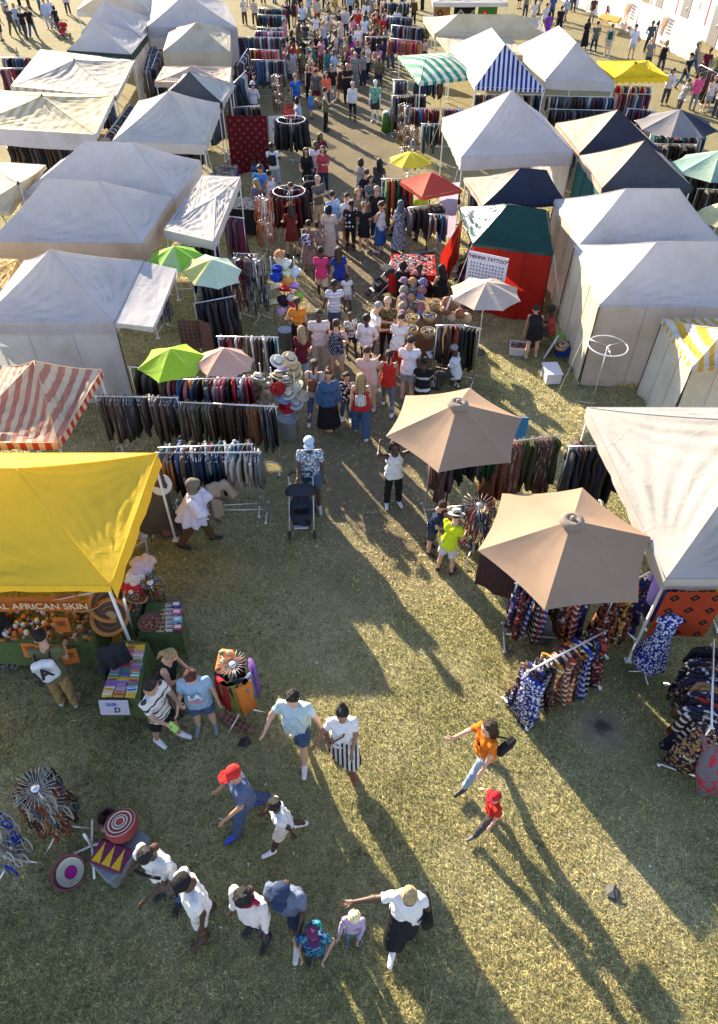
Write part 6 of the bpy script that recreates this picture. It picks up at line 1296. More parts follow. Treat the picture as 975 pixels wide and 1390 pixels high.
_, T6 = table('black clothed jewellery table by the fair haired girl', [(306, 284), (352, 286), (352, 268), (318, 267)], .85, BK, .8)
_, T7 = table('centre stall table crowded with hats and baskets', [(536, 452), (602, 456), (600, 405), (540, 402)], .75, (.2, .12, .06))
_, T8 = table('clothed table of folded throws behind the flat awning', [(286, 240), (322, 242), (322, 226), (292, 225)], .8, (.03, .05, .2))
_, T9 = table('orange picnic table near the white banner', [(812, 24), (838, 30), (844, 24), (818, 18)], .75, (.6, .3, .05), .1)
def bil(C, u, v): return (C[0]*(1-u)+C[1]*u)*(1-v)+(C[3]*(1-u)+C[2]*u)*v
# books, each its own thing
bookc = [('yellow', (.6, .4, .04)), ('blue', (.04, .12, .42)), ('green', (.06, .26, .07)), ('red', (.42, .05, .04)), ('white', (.62, .6, .58)), ('orange', (.6, .22, .03)), ('purple', (.22, .1, .3)), ('brown', (.18, .09, .05)), ('grey', (.3, .3, .32)), ('pink', (.55, .18, .25))]
def book_mesh(c, c2):
    mb = MB(); mb.box((0, 0, .012), (.15, .105, .024), m=0, bev=.003); mb.box((.0, -.012, .0255), (.13, .03, .002), m=1); mb.box((0, .03, .0255), (.1, .012, .002), m=1); return mb.data('book', [plain(c, .35), plain(c2, .4)])
for i in range(11):
    for j in range(3):
        cn, c = bookc[(i*3+j*5+(i*i) % 4) % 10]; c2 = bookc[(i+j*3+4) % 10]
        p = bil(BT, .13+.31*j+.03*random.random(), .05+.082*i); o = obj('book', book_mesh(c, c2[1]), None, (p[0], p[1], p[2]+.006+.004*random.random()), (0, 0, R(random.uniform(-6, 6))))
        tag(o, f'{cn} covered book with {c2[0]} print on the book table, {["near", "second nearest", "third", "fourth", "fifth", "middle", "seventh", "eighth", "ninth", "tenth", "farthest"][i]} row {["left", "centre", "right"][j]}', 'book', 'books laid out on the book table')
sp_ = bil(BT, .32, 0)
mb = MB(); mb.box((0, -.04, -.12), (.42, .012, .26), tilt=R(-20)); o = mb.build('price_sign', plain((.5, .48, .54), .6), None, (sp_[0], sp_[1]-.05, sp_[2])); tag(o, 'pale paper sign with a letter hanging from the book table', 'sign')
lettering('D', .12, BLACK(), o, Matrix.Translation((.04, -.062, -.16)) @ Matrix.Rotation(R(70), 4, 'X'), .004); lettering('15.00', .07, plain((.1, .15, .5), .6), o, Matrix.Translation((-.04, -.035, -.06)) @ Matrix.Rotation(R(70), 4, 'X'), .003)
# small table goods
def put_on(C, u, v, mb, name, mats, label, cat, group=None, rz=0.0, dz=.006):
    p = bil(C, u, v); o = mb.build(name, mats, None, (p[0], p[1], p[2]+dz), (0, 0, rz)); return tag(o, label, cat, group)
def bowl_mb(r=.16, h=.07, rings=(0, 1)):
    mb = MB(); pf = [(0, .01), (r*.5, .012), (r*.85, h*.5), (r*.97, h), (r, h), (r*.9, h*.45), (r*.55, 0), (0, 0)]; mb.lathe(pf, n=20, mfun=lambda i, j: rings[i % len(rings)]); return mb
mb = bowl_mb(.19, .06)
rr = np.random.default_rng(5)
for _ in range(60): a, q = rr.random()*6.28, .13*rr.random()**.5; mb.box((q*math.cos(a), q*math.sin(a), .03+.02*rr.random()), (.022, .03, .014), rz=a*3, m=2)
put_on(T2, .24, .3, mb, 'bowl', [plain((.12, .06, .04)), plain((.2, .1, .06)), plain((.3, .12, .08), .5)], 'round woven bowl of carved beads on the small table', 'bowl')
mb = MB(); mb.box((0, 0, .015), (.14, .5, .03), bev=.02)
for i in range(6):
    for s_ in (-1, 1): mb.lathe([(0, .033), (.024, .034), (.028, .03)], (s_*.034, -.2+.08*i, 0), 10, 1)
put_on(T2, .55, .45, mb, 'wooden_board', [plain((.42, .28, .12)), plain((.07, .035, .02))], 'carved wooden game board with round pits on the small table', 'game board')
for i in range(7):
    mb = MB(); mb.box((0, 0, .03), (.17, .05, .06), bev=.006); mb.box((0, -.001, .0615), (.15, .022, .003), m=1)
    put_on(T2, .77, .1+.13*i, mb, 'box', [plain((.66, .65, .62), .5), BLACK()], 'small white box with black lettering in the row on the small table', 'box', 'row of small white boxes', R(2))
for i, (cn, c) in enumerate([('maroon', (.2, .03, .06)), ('turquoise', (.08, .3, .38)), ('raspberry', (.4, .04, .14)), ('dark blue', (.03, .04, .16))]):
    mb = MB(); mb.box((0, 0, .035), (.15, .13, .07), bev=.012); mb.box((0, 0, .072), (.1, .06, .004), m=1)
    put_on(T2, .93, .15+.24*i, mb, 'packet', [plain(c, .3), plain((.6, .55, .5))], f'{cn} packet at the right end of the small table', 'packet', 'coloured packets on the small table')
for i in range(30):
    c = [(.62, .58, .5), (.62, .58, .5), (.2, .1, .05), (.5, .15, .03)][i % 4]; mb = MB(); mb.lathe([(0, 0), (.035, 0), (.037, .06), (.03, .07), (.034, .072), (.034, .09), (0, .09)], n=12)
    put_on(T3, .35+.3*rr.random(), .12+.75*rr.random(), mb, 'jar', [plain(c, .4)], f'{["cream lidded", "ivory lidded", "dark brown", "orange"][i % 4]} cosmetic jar on the counter under the yellow tent', 'jar', 'cosmetic jars on the counter')
for i, (x, y, a) in enumerate([(42, 872, 4), (66, 874, -3), (95, 881, 12), (84, 838, 0)]):
    p = at(x, y, .78 if i < 3 else 1.1); mb = MB(); mb.box((0, 0, 0), (.24, .006, .28), tilt=R(-14))
    for k in range(6): mb.box((0, -.006-.001*k, .08-.03*k), (.16-.02*(k % 3), .003, .008), tilt=R(-14), m=1)
    o = mb.build('price_sign', [plain((.62, .17, .025), .6), plain((.12, .03, .01))], None, (p[0], p[1]-.08, p[2]-.08), (0, 0, R(a))); tag(o, ['left orange paper notice hung from the skin-care counter', 'middle orange paper notice hung from the skin-care counter', 'tilted right orange paper notice hung from the skin-care counter', 'orange paper notice standing among the jars'][i], 'sign', 'orange paper notices')
for i, (x, y, r_, z) in enumerate([(150, 838, .3, .95), (148, 820, .34, 1.0), (183, 812, .2, 1.0), (118, 826, .22, 1.1)]):
    p = at(x, y, z); mb = MB(); mb.lathe([(0, .01), (r_*.3, .01), (r_*.32, .014), (r_*.55, .015), (r_*.57, .018), (r_*.8, .03), (r_*.82, .034), (r_, .06), (r_, .05), (r_*.8, .018), (0, 0)], n=24, mfun=lambda q, j: [0, 0, 1, 0, 1, 0, 2, 0, 0, 0][q % 10])
    o = mb.build('woven_tray', [plain((.42, .28, .13), .8, bstr=.4), plain((.1, .05, .03), .8), plain((.5, .2, .04), .8)], None, p, (R(28), R(8), i)); tag(o, ['large tan woven tray at the corner of the yellow tent', 'wide woven tray with dark rings under the yellow tent corner', 'small woven tray among bags on the side counter', 'brown woven tray beside the orange notice'][i], 'tray', 'woven trays at the skin-care stall')
for i, (x, y, c, cn) in enumerate([(196, 768, (.55, .38, .32), 'peach'), (190, 778, (.5, .42, .48), 'lilac patterned'), (184, 795, (.62, .6, .6), 'white'), (180, 805, (.45, .02, .03), 'red')]):
    p = at(x, y, .9); V, F = blob([(v3(-.12, 0, .08), v3(.12, .02, .08), .1, .09), (v3(-.1, -.08, .05), v3(.1, -.1, .06), .07, .08), (v3(.1, .06, .1), v3(.02, .1, .12), .06, .05)], .02, .022); V += .012*np.sin(V[:, [1, 2, 0]]*45)
    o = obj('cloth_bag', mesh_data('cloth_bag', V, F, [cloth(c)]), None, p, (0, 0, i)); tag(o, f'{cn} cloth bag slumped on the side counter of the yellow tent', 'bag', 'cloth bags on the side counter')
# banner under the yellow tent
a, b = at(-60, 800, 2.0), at(98, 818, 2.0); a = np.array((a[0], T3[0][1]+.75, 2.0)); fy = at(150, 795, 2.15)[1]-.03
xa, xb = at(-60, 805, 1.98)[0], at(104, 812, 1.98)[0]
Pg, UV = strip((0, 0, 0), (xb-xa, 0, 0), .34, 24, 0, 0, 3, .02); Pg[..., 2] += (.06*np.sin(np.linspace(0, 3.1, 25))*-1)[:, None]
o = obj('banner', grid_mesh('banner', [(Pg, UV)], [canvas((.4, .12, .025), transl=.2)]), None, (xa, fy, 2.0)); tag(o, 'orange banner with pale lettering under the yellow tent edge', 'banner')
lettering('NATURAL AFRICAN SKIN', .165, plain((.55, .42, .26), .6), o, Matrix.Translation(((xb-xa)*.52, -.055, -.22)) @ Matrix.Rotation(R(84), 4, 'X'), .003)
Pg, UV = patch(at(70, 815, 1.95), at(140, 800, 2.05), at(118, 806, 1.8), at(118, 806, 1.8), 8, .03, 4); tag(obj('paper_flap', grid_mesh('paper_flap', [(Pg, UV)], [canvas((.6, .58, .6))])), 'loose white sheet flapping at the yellow tent corner', 'sheet')
# black apron bag on the tent leg
p = at(150, 880, 1.15); V, F = blob([(v3(-.16, 0, 0), v3(.16, 0, 0), .05, .05), (v3(-.14, -.02, -.1), v3(-.2, -.06, -.62), .07, .06), (v3(.14, -.02, -.1), v3(.22, -.06, -.6), .07, .06), (v3(0, -.04, -.1), v3(0, -.08, -.66), .09, .08)], .03, .022); V[:, 1] += .018*np.sin(V[:, 0]*40)
tag(obj('jacket', mesh_data('jacket', V, F, [cloth((.025, .026, .03))]), None, p, (0, 0, R(20))), 'black jacket hung from the yellow tent leg above the books', 'jacket')
mb = MB(); mb.tube([at(186, 874, .1), at(168, 812, 1.9)], .02, 8); tag(mb.build('pole', METAL()), 'slanting grey metal pole beside the yellow tent corner', 'pole')

# trinkets: countless small silver and bead things
def trinkets(C, n, cols, label, size=.03):
    V = []; F = []; cc = []; k = 0; r = np.random.default_rng(n)
    for _ in range(n):
        p = bil(C, .04+.92*r.random(), .05+.9*r.random()); s_ = size*(.5+r.random()); a = r.random()*6.28; h = s_*(.25+.7*r.random()); c = cols[int(r.integers(len(cols)))]
        for (dx, dy, dz) in ((-1, -1, 0), (1, -1, 0), (1, 1, 0), (-1, 1, 0), (-.6, -.6, 1), (.6, -.6, 1), (.6, .6, 1), (-.6, .6, 1)):
            V.append((p[0]+s_*(dx*math.cos(a)-dy*.6*math.sin(a)), p[1]+s_*(dx*math.sin(a)+dy*.6*math.cos(a)), p[2]+.005+h*dz)); cc.append((*c, 1))
        F += [tuple(q+k for q in f) for f in ((0, 1, 5, 4), (1, 2, 6, 5), (2, 3, 7, 6), (3, 0, 4, 7), (4, 5, 6, 7))]; k += 8
    return V, F, cc
V, F, cc = [], [], []
for (C, n, cols, s_) in [(T5, 420, [(.6, .6, .62), (.3, .3, .3), (.05, .04, .04), (.5, .45, .4)], .03), (T6, 380, [(.5, .42, .3), (.3, .25, .18), (.55, .5, .42)], .035), (T3, 260, [(.2, .08, .03), (.4, .15, .04), (.5, .4, .3), (.1, .04, .02)], .04), (T8, 160, [(.2, .15, .12), (.4, .3, .2), (.1, .08, .1)], .07), (T4, 120, [(.4, .35, .3), (.2, .1, .08)], .04)]:
    v, f, c = trinkets(C, n, cols, '', s_); o = len(V); V += v; F += [tuple(i+o for i in q) for q in f]; cc += c
tag(obj('trinkets', mesh_data('trinkets', V, F, [attrcol('trinket', .4)], colors=cc, smooth=False)), 'countless silver and bead trinkets spread over the stall tables', 'trinkets', kind='stuff')

# ---------------------------------------------------------------- hats
HB = {}
def hat_thing(p, kind, c, band, label, group, rx=0.0, ry=0.0, pat=None, c2=None, s=1.0):
    if kind not in HB: V, F = hatmesh(kind); HB[kind] = mesh_data('hat', V-np.array([0, .012, .045]), F, [None])
    o = obj('hat', HB[kind], None, p, (rx, ry, random.random()*6), s); o.material_slots[0].link = 'OBJECT'; o.material_slots[0].material = cloth(c, pat, c2); tag(o, label, 'hat', group)
    if band is not None:
        if 'band' not in HB: mb = MB(); mb.lathe([(.108, .012), (.1115, .014), (.1095, .045), (.106, .046)], n=24); HB['band'] = mb.data('hat_band', [None])
        q = obj('hat_band', HB['band'], o); q.material_slots[0].link = 'OBJECT'; q.material_slots[0].material = cloth(band)
STRAW = (.62, .5, .33); IV = (.70, .66, .56)
straw = [(170, 208, IV, BK, 'ivory'), (217, 195, STRAW, BK, 'pale straw'), (187, 243, (.45, .38, .62), None, 'lilac'), (232, 233, (.5, .38, .2), BR, 'honey straw'), (167, 270, STRAW, BK, 'cream'), (240, 262, (.45, .34, .17), BR, 'dark straw'), (207, 288, IV, BK, 'wide ivory'),
         (137, 312, STRAW, BK, 'tall straw'), (244, 308, (.6, .55, .42), None, 'sand coloured'), (215, 337, IV, BK, 'white'), (87, 275, (.68, .64, .58), BK, 'cream, flat topped'), (75, 318, (.16, .1, .06), BK, 'dark brown'), (70, 355, (.18, .12, .07), BK, 'chocolate'), (135, 358, (.42, .34, .24), None, 'floppy beige'),
         (185, 362, (.25, .3, .42), None, 'slate blue'), (243, 376, (.55, .52, .55), BLU, 'blue banded white'), (205, 392, (.4, .02, .03), None, 'dark red'), (170, 318, (.42, .03, .03), None, 'bright red'), (212, 432, (.72, .7, .68), GY, 'largest white'), (265, 345, (.5, .42, .3), None, 'drooping straw'), (110, 372, (.5, .42, .32), None, 'light brown')]
for i, (x, y, c, bd, nm) in enumerate(straw):
    px, py = 320+x*.3385, 420+y*.3385; Y = 12.35-.25*(y-200)/200+(.0 if x > 150 else .2); hat_thing(at_y(px, py, Y), 'brim', c, bd, f'{nm} brimmed hat on the straw hat stand', 'brimmed hats on the straw hat stand', R(26), R(random.uniform(-10, 10)), s=.94)
mb = MB(); q = at_y(388, 560, 12.2)
for dx, dy in ((-.25, .1), (.15, .25), (.25, -.05), (-.5, .25)):
    mb.tube([(q[0]+dx, q[1]+dy, 0), (q[0]+dx, q[1]+dy, 1.55)], .014, 6)
    for z in (.7, 1.0, 1.3): mb.tube([(q[0]+dx-.1, q[1]+dy, z), (q[0]+dx+.1, q[1]+dy, z)], .008, 5)
tag(mb.build('hat_stand', METAL()), 'metal hat stand carrying the straw hats', 'hat stand')
kids = [(300, 360, (.68, .68, .68), 'white'), (225, 405, (.03, .07, .45), 'royal blue'), (215, 460, (.02, .06, .38), 'deep blue'), (305, 440, (.45, .62, .1), 'lime and yellow'), (375, 430, (.5, .55, .66), 'white and blue'), (310, 490, (.6, .3, .06), 'orange and blue'), (208, 560, (.65, .48, .05), 'yellow'), (285, 570, (.55, .04, .04), 'red'), (360, 552, (.45, .25, .6), 'violet'), (345, 638, (.65, .22, .35), 'pink'), (392, 630, (.25, .5, .06), 'green'), (270, 660, (.03, .02, .03), 'black'), (205, 687, (.6, .5, .08), 'mustard'), (345, 700, (.45, .03, .06), 'crimson'), (262, 750, (.6, .4, .55), 'lilac'), (352, 765, (.5, .02, .06), 'cherry red'), (245, 285, (.45, .2, .1), 'terracotta'), (240, 330, (.5, .42, .34), 'beige')]
for i, (x, y, c, nm) in enumerate(kids):
    Y = 17.0-.5*(y-360)/400; hat_thing(at_y(340+x*.164, 300+y*.164, Y), 'bucket', c, None, f'{nm} bucket hat on the coloured hat column', 'bucket hats on the coloured hat column', R(38), R(random.uniform(-15, 15)), 'floral' if i % 3 == 0 else None, (.6, .6, .5), 1.2)
q = at_y(387, 420, 16.7); mb = MB()
for dx in (-.3, 0, .3): mb.tube([(q[0]+dx, q[1]+.1, 0), (q[0]+dx, q[1]+.3, 1.8)], .016, 6)
mb.tube([(q[0]-.3, q[1]+.2, .9), (q[0]+.3, q[1]+.2, .9)], .014, 6); tag(mb.build('hat_stand', METAL()), 'metal stand carrying the coloured bucket hats', 'hat stand')
# hats and baskets at the centre table
for i in range(15):
    u, v = .1+.2*(i % 3)+.05*rr.random(), .45+.11*(i//3); p = bil(T7, u, v); c = [(.2, .1, .22), (.5, .2, .05), (.1, .1, .3), (.3, .25, .2), (.05, .04, .06), (.35, .08, .1)][i % 6]
    hat_thing((p[0], p[1], .8+.12*(i//3)), 'bucket', c, None, f'{["plum", "orange", "navy", "tan", "black", "wine red"][i % 6]} patterned hat piled on the centre stall table, {["lowest", "second", "middle", "fourth", "top"][i//3]} tier', 'patterned hats on the centre stall table', R(20), 0, 'speck', (.3, .26, .2), 1.0)
for i, (x, y) in enumerate([(560, 437), (583, 434), (558, 452), (581, 455), (562, 418), (590, 418)]):
    p = at(x, y, .82); mb = MB(); mb.lathe([(0, .02), (.1, .02), (.13, .1), (.17, .2), (.18, .2), (.14, .09), (.11, 0), (0, 0)], n=18)
    for _ in range(26): a, q_ = rr.random()*6.28, .12*rr.random()**.5; mb.lathe([(0, .0), (.028, .015), (.02, .035), (0, .04)], (q_*math.cos(a), q_*math.sin(a), .14+.04*rr.random()), 6, 1+int(rr.integers(4)))
    tag(mb.build('basket', [plain((.42, .33, .2), .9, bstr=.3), plain((.05, .03, .03)), plain((.5, .35, .06)), plain((.1, .1, .25)), plain((.4, .35, .3))], None, (p[0], p[1], .76)), ['left basket of beads in the middle row of the centre stall', 'right basket of beads in the middle row of the centre stall', 'left basket of beads at the front of the centre stall', 'right basket of beads at the front of the centre stall', 'left basket of beads at the back of the centre stall', 'right basket of beads at the back of the centre stall'][i], 'basket', 'bead baskets on the centre stall')
q = at(618, 470, 0); mb = MB(); mb.tube([(0, 0, 0), (0, 0, 1.5)], .016); tag(mb.build('bag_post', METAL(), None, q), 'post holding the cluster of round leather bags', 'post')
for i, (x, y) in enumerate([(607, 410), (622, 408), (606, 421), (613, 430), (624, 426), (634, 432), (615, 415)]):
    p = at_y(x, y, at(618, 470, 0)[1]); V, F = blob([(v3(0, 0, 0), v3(.0, -.01, -.02), .13, .12), (v3(-.05, 0, .09), v3(.05, 0, .09), .04, .04)], .02, .022)
    o = obj('leather_bag', mesh_data('leather_bag', V, F, [plain([(.3, .12, .07), (.5, .36, .28), (.22, .1, .06), (.55, .42, .34)][i % 4], .5)]), None, p, (0, 0, i)); tag(o, ['dark brown', 'pale', 'reddish brown', 'cream pink', 'tan', 'ivory', 'umber'][i]+' round leather bag in the cluster above the jackets', 'bag', 'round leather bags')
mb = MB(); A_, B_, C_, D_ = at(600, 440, .5), at(607, 452, .35), at(617, 400, 1.7), at(640, 412, 1.6)
for s_, e_ in ((at(598, 442, .5), at(613, 402, 1.6)), (at(613, 402, 1.6), at(628, 410, 1.5)), (at(598, 442, .5), at(606, 446, .45))): mb.tube([s_, e_], .03, 4)
tag(mb.build('frame', WHITEMETAL()), 'white picture frame leaning at the centre stall', 'frame')

# ---------------------------------------------------------------- necklace spinners
_nk = MB(); _nk.tube([(.0+.028*math.sin(2*math.pi*k/12), .008*math.sin(k), -.16+.16*math.cos(2*math.pi*k/12)) for k in range(12)], .009, 5, closed=True); NK = _nk.data('necklace', [objcol()])
SMASS = dict(v=[], f=[], c=[], n=0)
NKV = [tuple(v.co) for v in NK.vertices]; NKF = [tuple(f.vertices) for f in NK.polygons]
def spinner(px, py, H, r, desc, cols, tiers=2, spokes=26, z0=None, strands=True, tilt=0, single=True):
    p = at(px, py, 0); root = empty('display_stand', p, f'spiked revolving stand of {desc}', 'display stand', 'revolving jewellery stands')
    mb = MB(); mb.tube([(0, 0, .05), (0, 0, H)], .018, 8); mb.lathe([(0, H+.02), (.05, H+.015), (.055, H-.01), (.05, H-.02)], n=14); mb.build('pole', METAL(), root)
    for k in range(3): a = 2.1*k; mb = MB(); mb.tube([(0, 0, .16), (.36*math.cos(a), .36*math.sin(a), .015)], .014, 6); mb.build('leg', METAL(), root)
    n = 0
    for t in range(tiers):
        z = H-.02-t*.36; mb = MB()
        for k in range(spokes): a = 2*math.pi*(k+.5*t)/spokes; mb.tube([(.03*math.cos(a), .03*math.sin(a), z), (r*(.86+.2*rr.random())*math.cos(a), r*math.sin(a), z+.03+.03*rr.random())], .0042, 4)
        mb.build('hook_wheel', plain((.45, .41, .37), .4, .4), root)
        if strands:
            for k in range(spokes):
                a = 2*math.pi*(k+.5*t+.3*rr.random())/spokes; q = r*(.5+.2*rr.random() if k % 3 == 0 else .75+.25*rr.random()); cn, c = cols[int(rr.integers(len(cols)))]
                if not single:
                    Mx = Matrix.Translation((p[0]+q*math.cos(a), p[1]+q*math.sin(a), z+.02)) @ Matrix.Rotation(a, 4, 'Z') @ Matrix.Diagonal((1.3, 1.3, .9+.5*rr.random(), 1)); o_ = SMASS['n']
                    SMASS['v'] += [tuple(Mx @ Vector(w_)) for w_ in NKV]; SMASS['f'] += [tuple(i+o_ for i in w_) for w_ in NKF]; SMASS['c'] += [(*c, 1)]*len(NKV); SMASS['n'] += len(NKV); continue
                o = obj('necklace', NK, None, (p[0]+q*math.cos(a), p[1]+q*math.sin(a), z+.02), (R(14)*(rr.random()-.5), R(14)*(rr.random()-.5), a+rr.random()), (1.0+.5*rr.random(), 1.3, .6+.6*rr.random())); o.color = (*c, 1); tag(o, f'{cn} bead necklace hanging on the {desc} stand', 'necklace', f'necklaces on the {desc} stand')
    return root, p
BEAD = [('rust brown', (.14, .05, .03)), ('red brown', (.22, .06, .03)), ('bone white', (.4, .36, .3)), ('dark brown', (.05, .025, .018)), ('amber', (.3, .14, .03)), ('ochre', (.2, .11, .04)), ('steel blue', (.06, .09, .16))]
spinner(90, 1126, 1.3, .27, 'brown bead necklaces on the near left lawn', BEAD, 3, 30)
spinner(22, 1172, 1.2, .26, 'blue and silver bangles at the left edge', [('cobalt blue', (.02, .05, .45)), ('silver', (.5, .5, .5)), ('grey', (.2, .2, .2))], 3, 22)
spinner(196, 856, 1.05, .15, 'left little bone jewellery', BEAD, 2, 16)
spinner(222, 846, 1.1, .16, 'right little bone jewellery', BEAD, 2, 16)
spinner(640, 752, 1.3, .3, 'navy glass beads near the lime shirt', [('navy', (.03, .04, .12)), ('red', (.4, .04, .04)), ('brown', (.2, .1, .06)), ('silver', (.45, .45, .45))], 3, 20)
rt, p = spinner(331, 968, 1.35, .22, 'cloth bags by the pale blue shirt', BEAD, 1, 22, strands=False)
for i, (cn, c, dx, dy) in enumerate([('dark red', (.25, .015, .02), -.16, -.16), ('olive green', (.2, .19, .04), -.05, -.2), ('black', (.02, .02, .025), .06, -.16), ('denim blue', (.1, .14, .22), .2, -.1), ('purple', (.15, .07, .25), .24, .08), ('brown', (.2, .07, .04), .0, .2), ('navy', (.02, .03, .09), -.22, .06), ('orange patched', (.5, .16, .03), .14, -.2)]):
    V, F = garment_geo('trousers', 40+i); V = [(x*.75, y*1.8, z*.72) for x, y, z in V]; o = obj('cloth_bag', mesh_data('cloth_bag', V, F, [cloth(c)]), None, (p[0]+dx, p[1]+dy, 1.2), (0, 0, math.atan2(dy, dx)+math.pi/2)); tag(o, f'{cn} cloth bag hanging on the spiked stand', 'bag', 'cloth bags on the spiked stand')
mb = MB(); mb.box((0, 0, 0), (.24, .34, .1), bev=.04)
for k in range(6): mb.lathe([(0, .054), (.03, .053), (.034, .05)], ((-.06, .05, -.03, .07, -.07, .03)[k], (-.12, -.1, 0, .02, .1, .12)[k], 0), 8, 1+k % 3)
q = at(306, 898, 1.3); tag(mb.build('handbag', [plain((.65, .2, .05), .5), plain((.2, .05, .03)), plain((.05, .2, .1)), plain((.6, .5, .3))], None, q, (R(20), 0, R(-8))), 'orange spotted bag on top of the spiked bag stand', 'bag')
# long strands near the middle left
for i, (x, y, cols, d) in enumerate([(329, 432, [('plum', (.12, .03, .08)), ('red', (.3, .04, .04)), ('black', (.02, .02, .02))], 'plum strand necklaces by the hats'), (355, 434, [('silver', (.3, .3, .3)), ('black', (.02, .02, .02)), ('navy', (.03, .03, .1))], 'black strand necklaces by the hats'), (225, 446, [('blue', (.05, .1, .25)), ('grey', (.25, .25, .25))], 'blue strand necklaces under the flap'), (380, 160, BEAD, 'small trinkets by the blue rucksack'), (556, 240, BEAD, 'keyrings under the yellow parasol'), (548, 205, BEAD, 'hangers before the awning'), (365, 345, [('white', (.6, .55, .5)), ('orange', (.5, .2, .08)), ('red', (.4, .08, .05))], 'white and orange earrings in the aisle')]):
    spinner(x, y, 1.75, .3, d, cols, 4, 14, single=False)
tag(obj('strands', mesh_data('strands', SMASS['v'], SMASS['f'], [attrcol('strand', .5)], colors=SMASS['c'])), 'mass of necklaces and earrings on the farther revolving stands', 'jewellery', kind='stuff')
# round rails
def ring_rail(px, py, H, r, label, pal=None, hung=False):
    p = at(px, py, 0); root = empty('round_rail', p, label, 'clothes rack', 'round rails')
    mb = MB(); mb.tube([(r*math.cos(a), r*math.sin(a), H) for a in np.linspace(0, 2*math.pi, 28, endpoint=False)], .014, 6, closed=True); mb.build('ring', WHITEMETAL(), root)
    mb = MB(); mb.tube([(0, 0, 0), (0, 0, H)], .014, 6)
    for a in (.4, .4+2.1, .4+4.2): mb.tube([(0, 0, H), (r*math.cos(a), r*math.sin(a), H)], .008, 5); mb.tube([(0, 0, .1), (.3*math.cos(a), .3*math.sin(a), .01)], .012, 5)
    mb.build('pole', METAL(), root)
    if hung:
        for k in range(20):
            a = 2*math.pi*k/20; cn, c = pal[k % len(pal)]; o = obj('dress', garment_mesh('dress', k % 4, None), None, (p[0]+r*math.cos(a), p[1]+r*math.sin(a), H), (0, 0, a)); o.color = (*c, 1); o.scale = (.8, 1, .8); tag(o, f'{cn} dress on the {label.split(",")[0]}', 'dress', 'dresses on the '+label.split(',')[0])
ring_rail(802, 552, 1.65, .42, 'empty white round rail, standing on the grass by the beige wall')
ring_rail(397, 326, 1.6, .5, 'round rail by the pram, with dark dresses', [('black', (.02, .02, .02)), ('brown', (.1, .05, .03)), ('dark red', (.16, .02, .02))], True)
ring_rail(399, 220, 1.6, .55, 'white round rail near the crates, with dark dresses', [('black', (.02, .02, .02)), ('dark grey', (.06, .06, .06))], True)

# ---------------------------------------------------------------- near left: baskets and crate
def thing_at(px, py, z, mb, name, mats, label, cat, rz=0.0, rx=0.0, ry=0.0, group=None):
    p = at(px, py, z); o = mb.build(name, mats, None, p, (rx, ry, rz)); return tag(o, label, cat, group)
mb = MB(); mb.box((0, 0, .18), (.36, .62, .34), bev=.03); mb.box((0, 0, .35), (.4, .66, .035), bev=.015)
thing_at(172, 1168, 0, mb, 'storage_box', [plain((.16, .18, .19), .4)], 'grey plastic storage box under the striped basket', 'box', R(-38))
rings = [plain((.30, .05, .045), .9), plain((.6, .52, .42), .9), plain((.09, .03, .03), .9)]
mb = MB(); pf = [(.17, 0), (.2, .05), (.21, .13), (.195, .19)]
for k in range(11): pf.append((.19*(1-k/11), .195+.02*math.sin(k*1.2)*.2+.012*(k/11)))
pf.append((0, .205)); mb.lathe(pf, n=30, mfun=lambda i, j: (0 if i < 3 else [1, 0, 2, 1, 0, 2, 1, 2, 1, 0, 0, 0][(i-3) % 12] if not (i == 6 and j % 5 == 0) else 1))
thing_at(169, 1128, .4, mb, 'basket', rings, 'lidded round basket with white and red rings on the grey box', 'basket', 0, R(-12), R(-8))
mb = MB(); mb.lathe([(0, .02), (.075, .02), (.08, .022), (.13, .03), (.17, .07), (.19, .12), (.2, .16), (.21, .16), (.2, .11), (.18, .05), (.13, .0), (0, 0)], n=28, mfun=lambda i, j: [3, 2, 1, 1, 2, 0, 0, 0, 0, 0, 0][i])
thing_at(97, 1184, .02, mb, 'basket', [plain((.22, .05, .06), .9), plain((.6, .54, .38), .9), plain((.08, .04, .06), .9), plain((.42, .02, .2), .9)], 'open bowl basket with a magenta centre on the grass', 'basket', 0, R(16), R(6))
mb = MB(); mb.box((0, 0, .04), (.46, .3, .05), bev=.03)
for k in range(3): mb.add([(-.2+.14*k, -.12, .0672), (-.08+.14*k, -.12, .0672), (-.14+.14*k, .125, .0672)], [(0, 1, 2)], 1)
thing_at(152, 1163, .38, mb, 'floor_cushion', [cloth((.14, .025, .07)), cloth((.62, .36, .02))], 'maroon pouch with yellow triangles lying on the grey box', 'pouch', R(-18), R(6))
mb = MB(); mb.lathe([(.1, 0), (.15, .08), (.16, .18), (.13, .26), (.12, .26), (.15, .17), (.13, .05), (0, .04)], n=20, mfun=lambda i, j: (i+j//2) % 2); mb.tube([(.13*math.cos(a), .13*math.sin(a), .27+.02*math.sin(3*a)) for a in np.linspace(0, 6.28, 20, endpoint=False)], .02, 6, closed=True)
thing_at(152, 1120, .25, mb, 'woven_bag', [plain((.09, .05, .04), .9, bstr=.3), plain((.3, .2, .12), .9, bstr=.3)], 'dark woven shoulder bag behind the ringed basket', 'bag')
mb = MB()
for a in (.3, 1.9, 3.5, 5.0): mb.tube([(0, 0, .12), (.38*math.cos(a), .38*math.sin(a), .01)], .016, 6)
mb.tube([(0, 0, .1), (0, 0, .5)], .02, 6); thing_at(128, 1152, 0, mb, 'stand_base', [WHITEMETAL()], 'white star shaped stand foot between basket and box', 'stand')
mb = MB(); n = 20; top = []
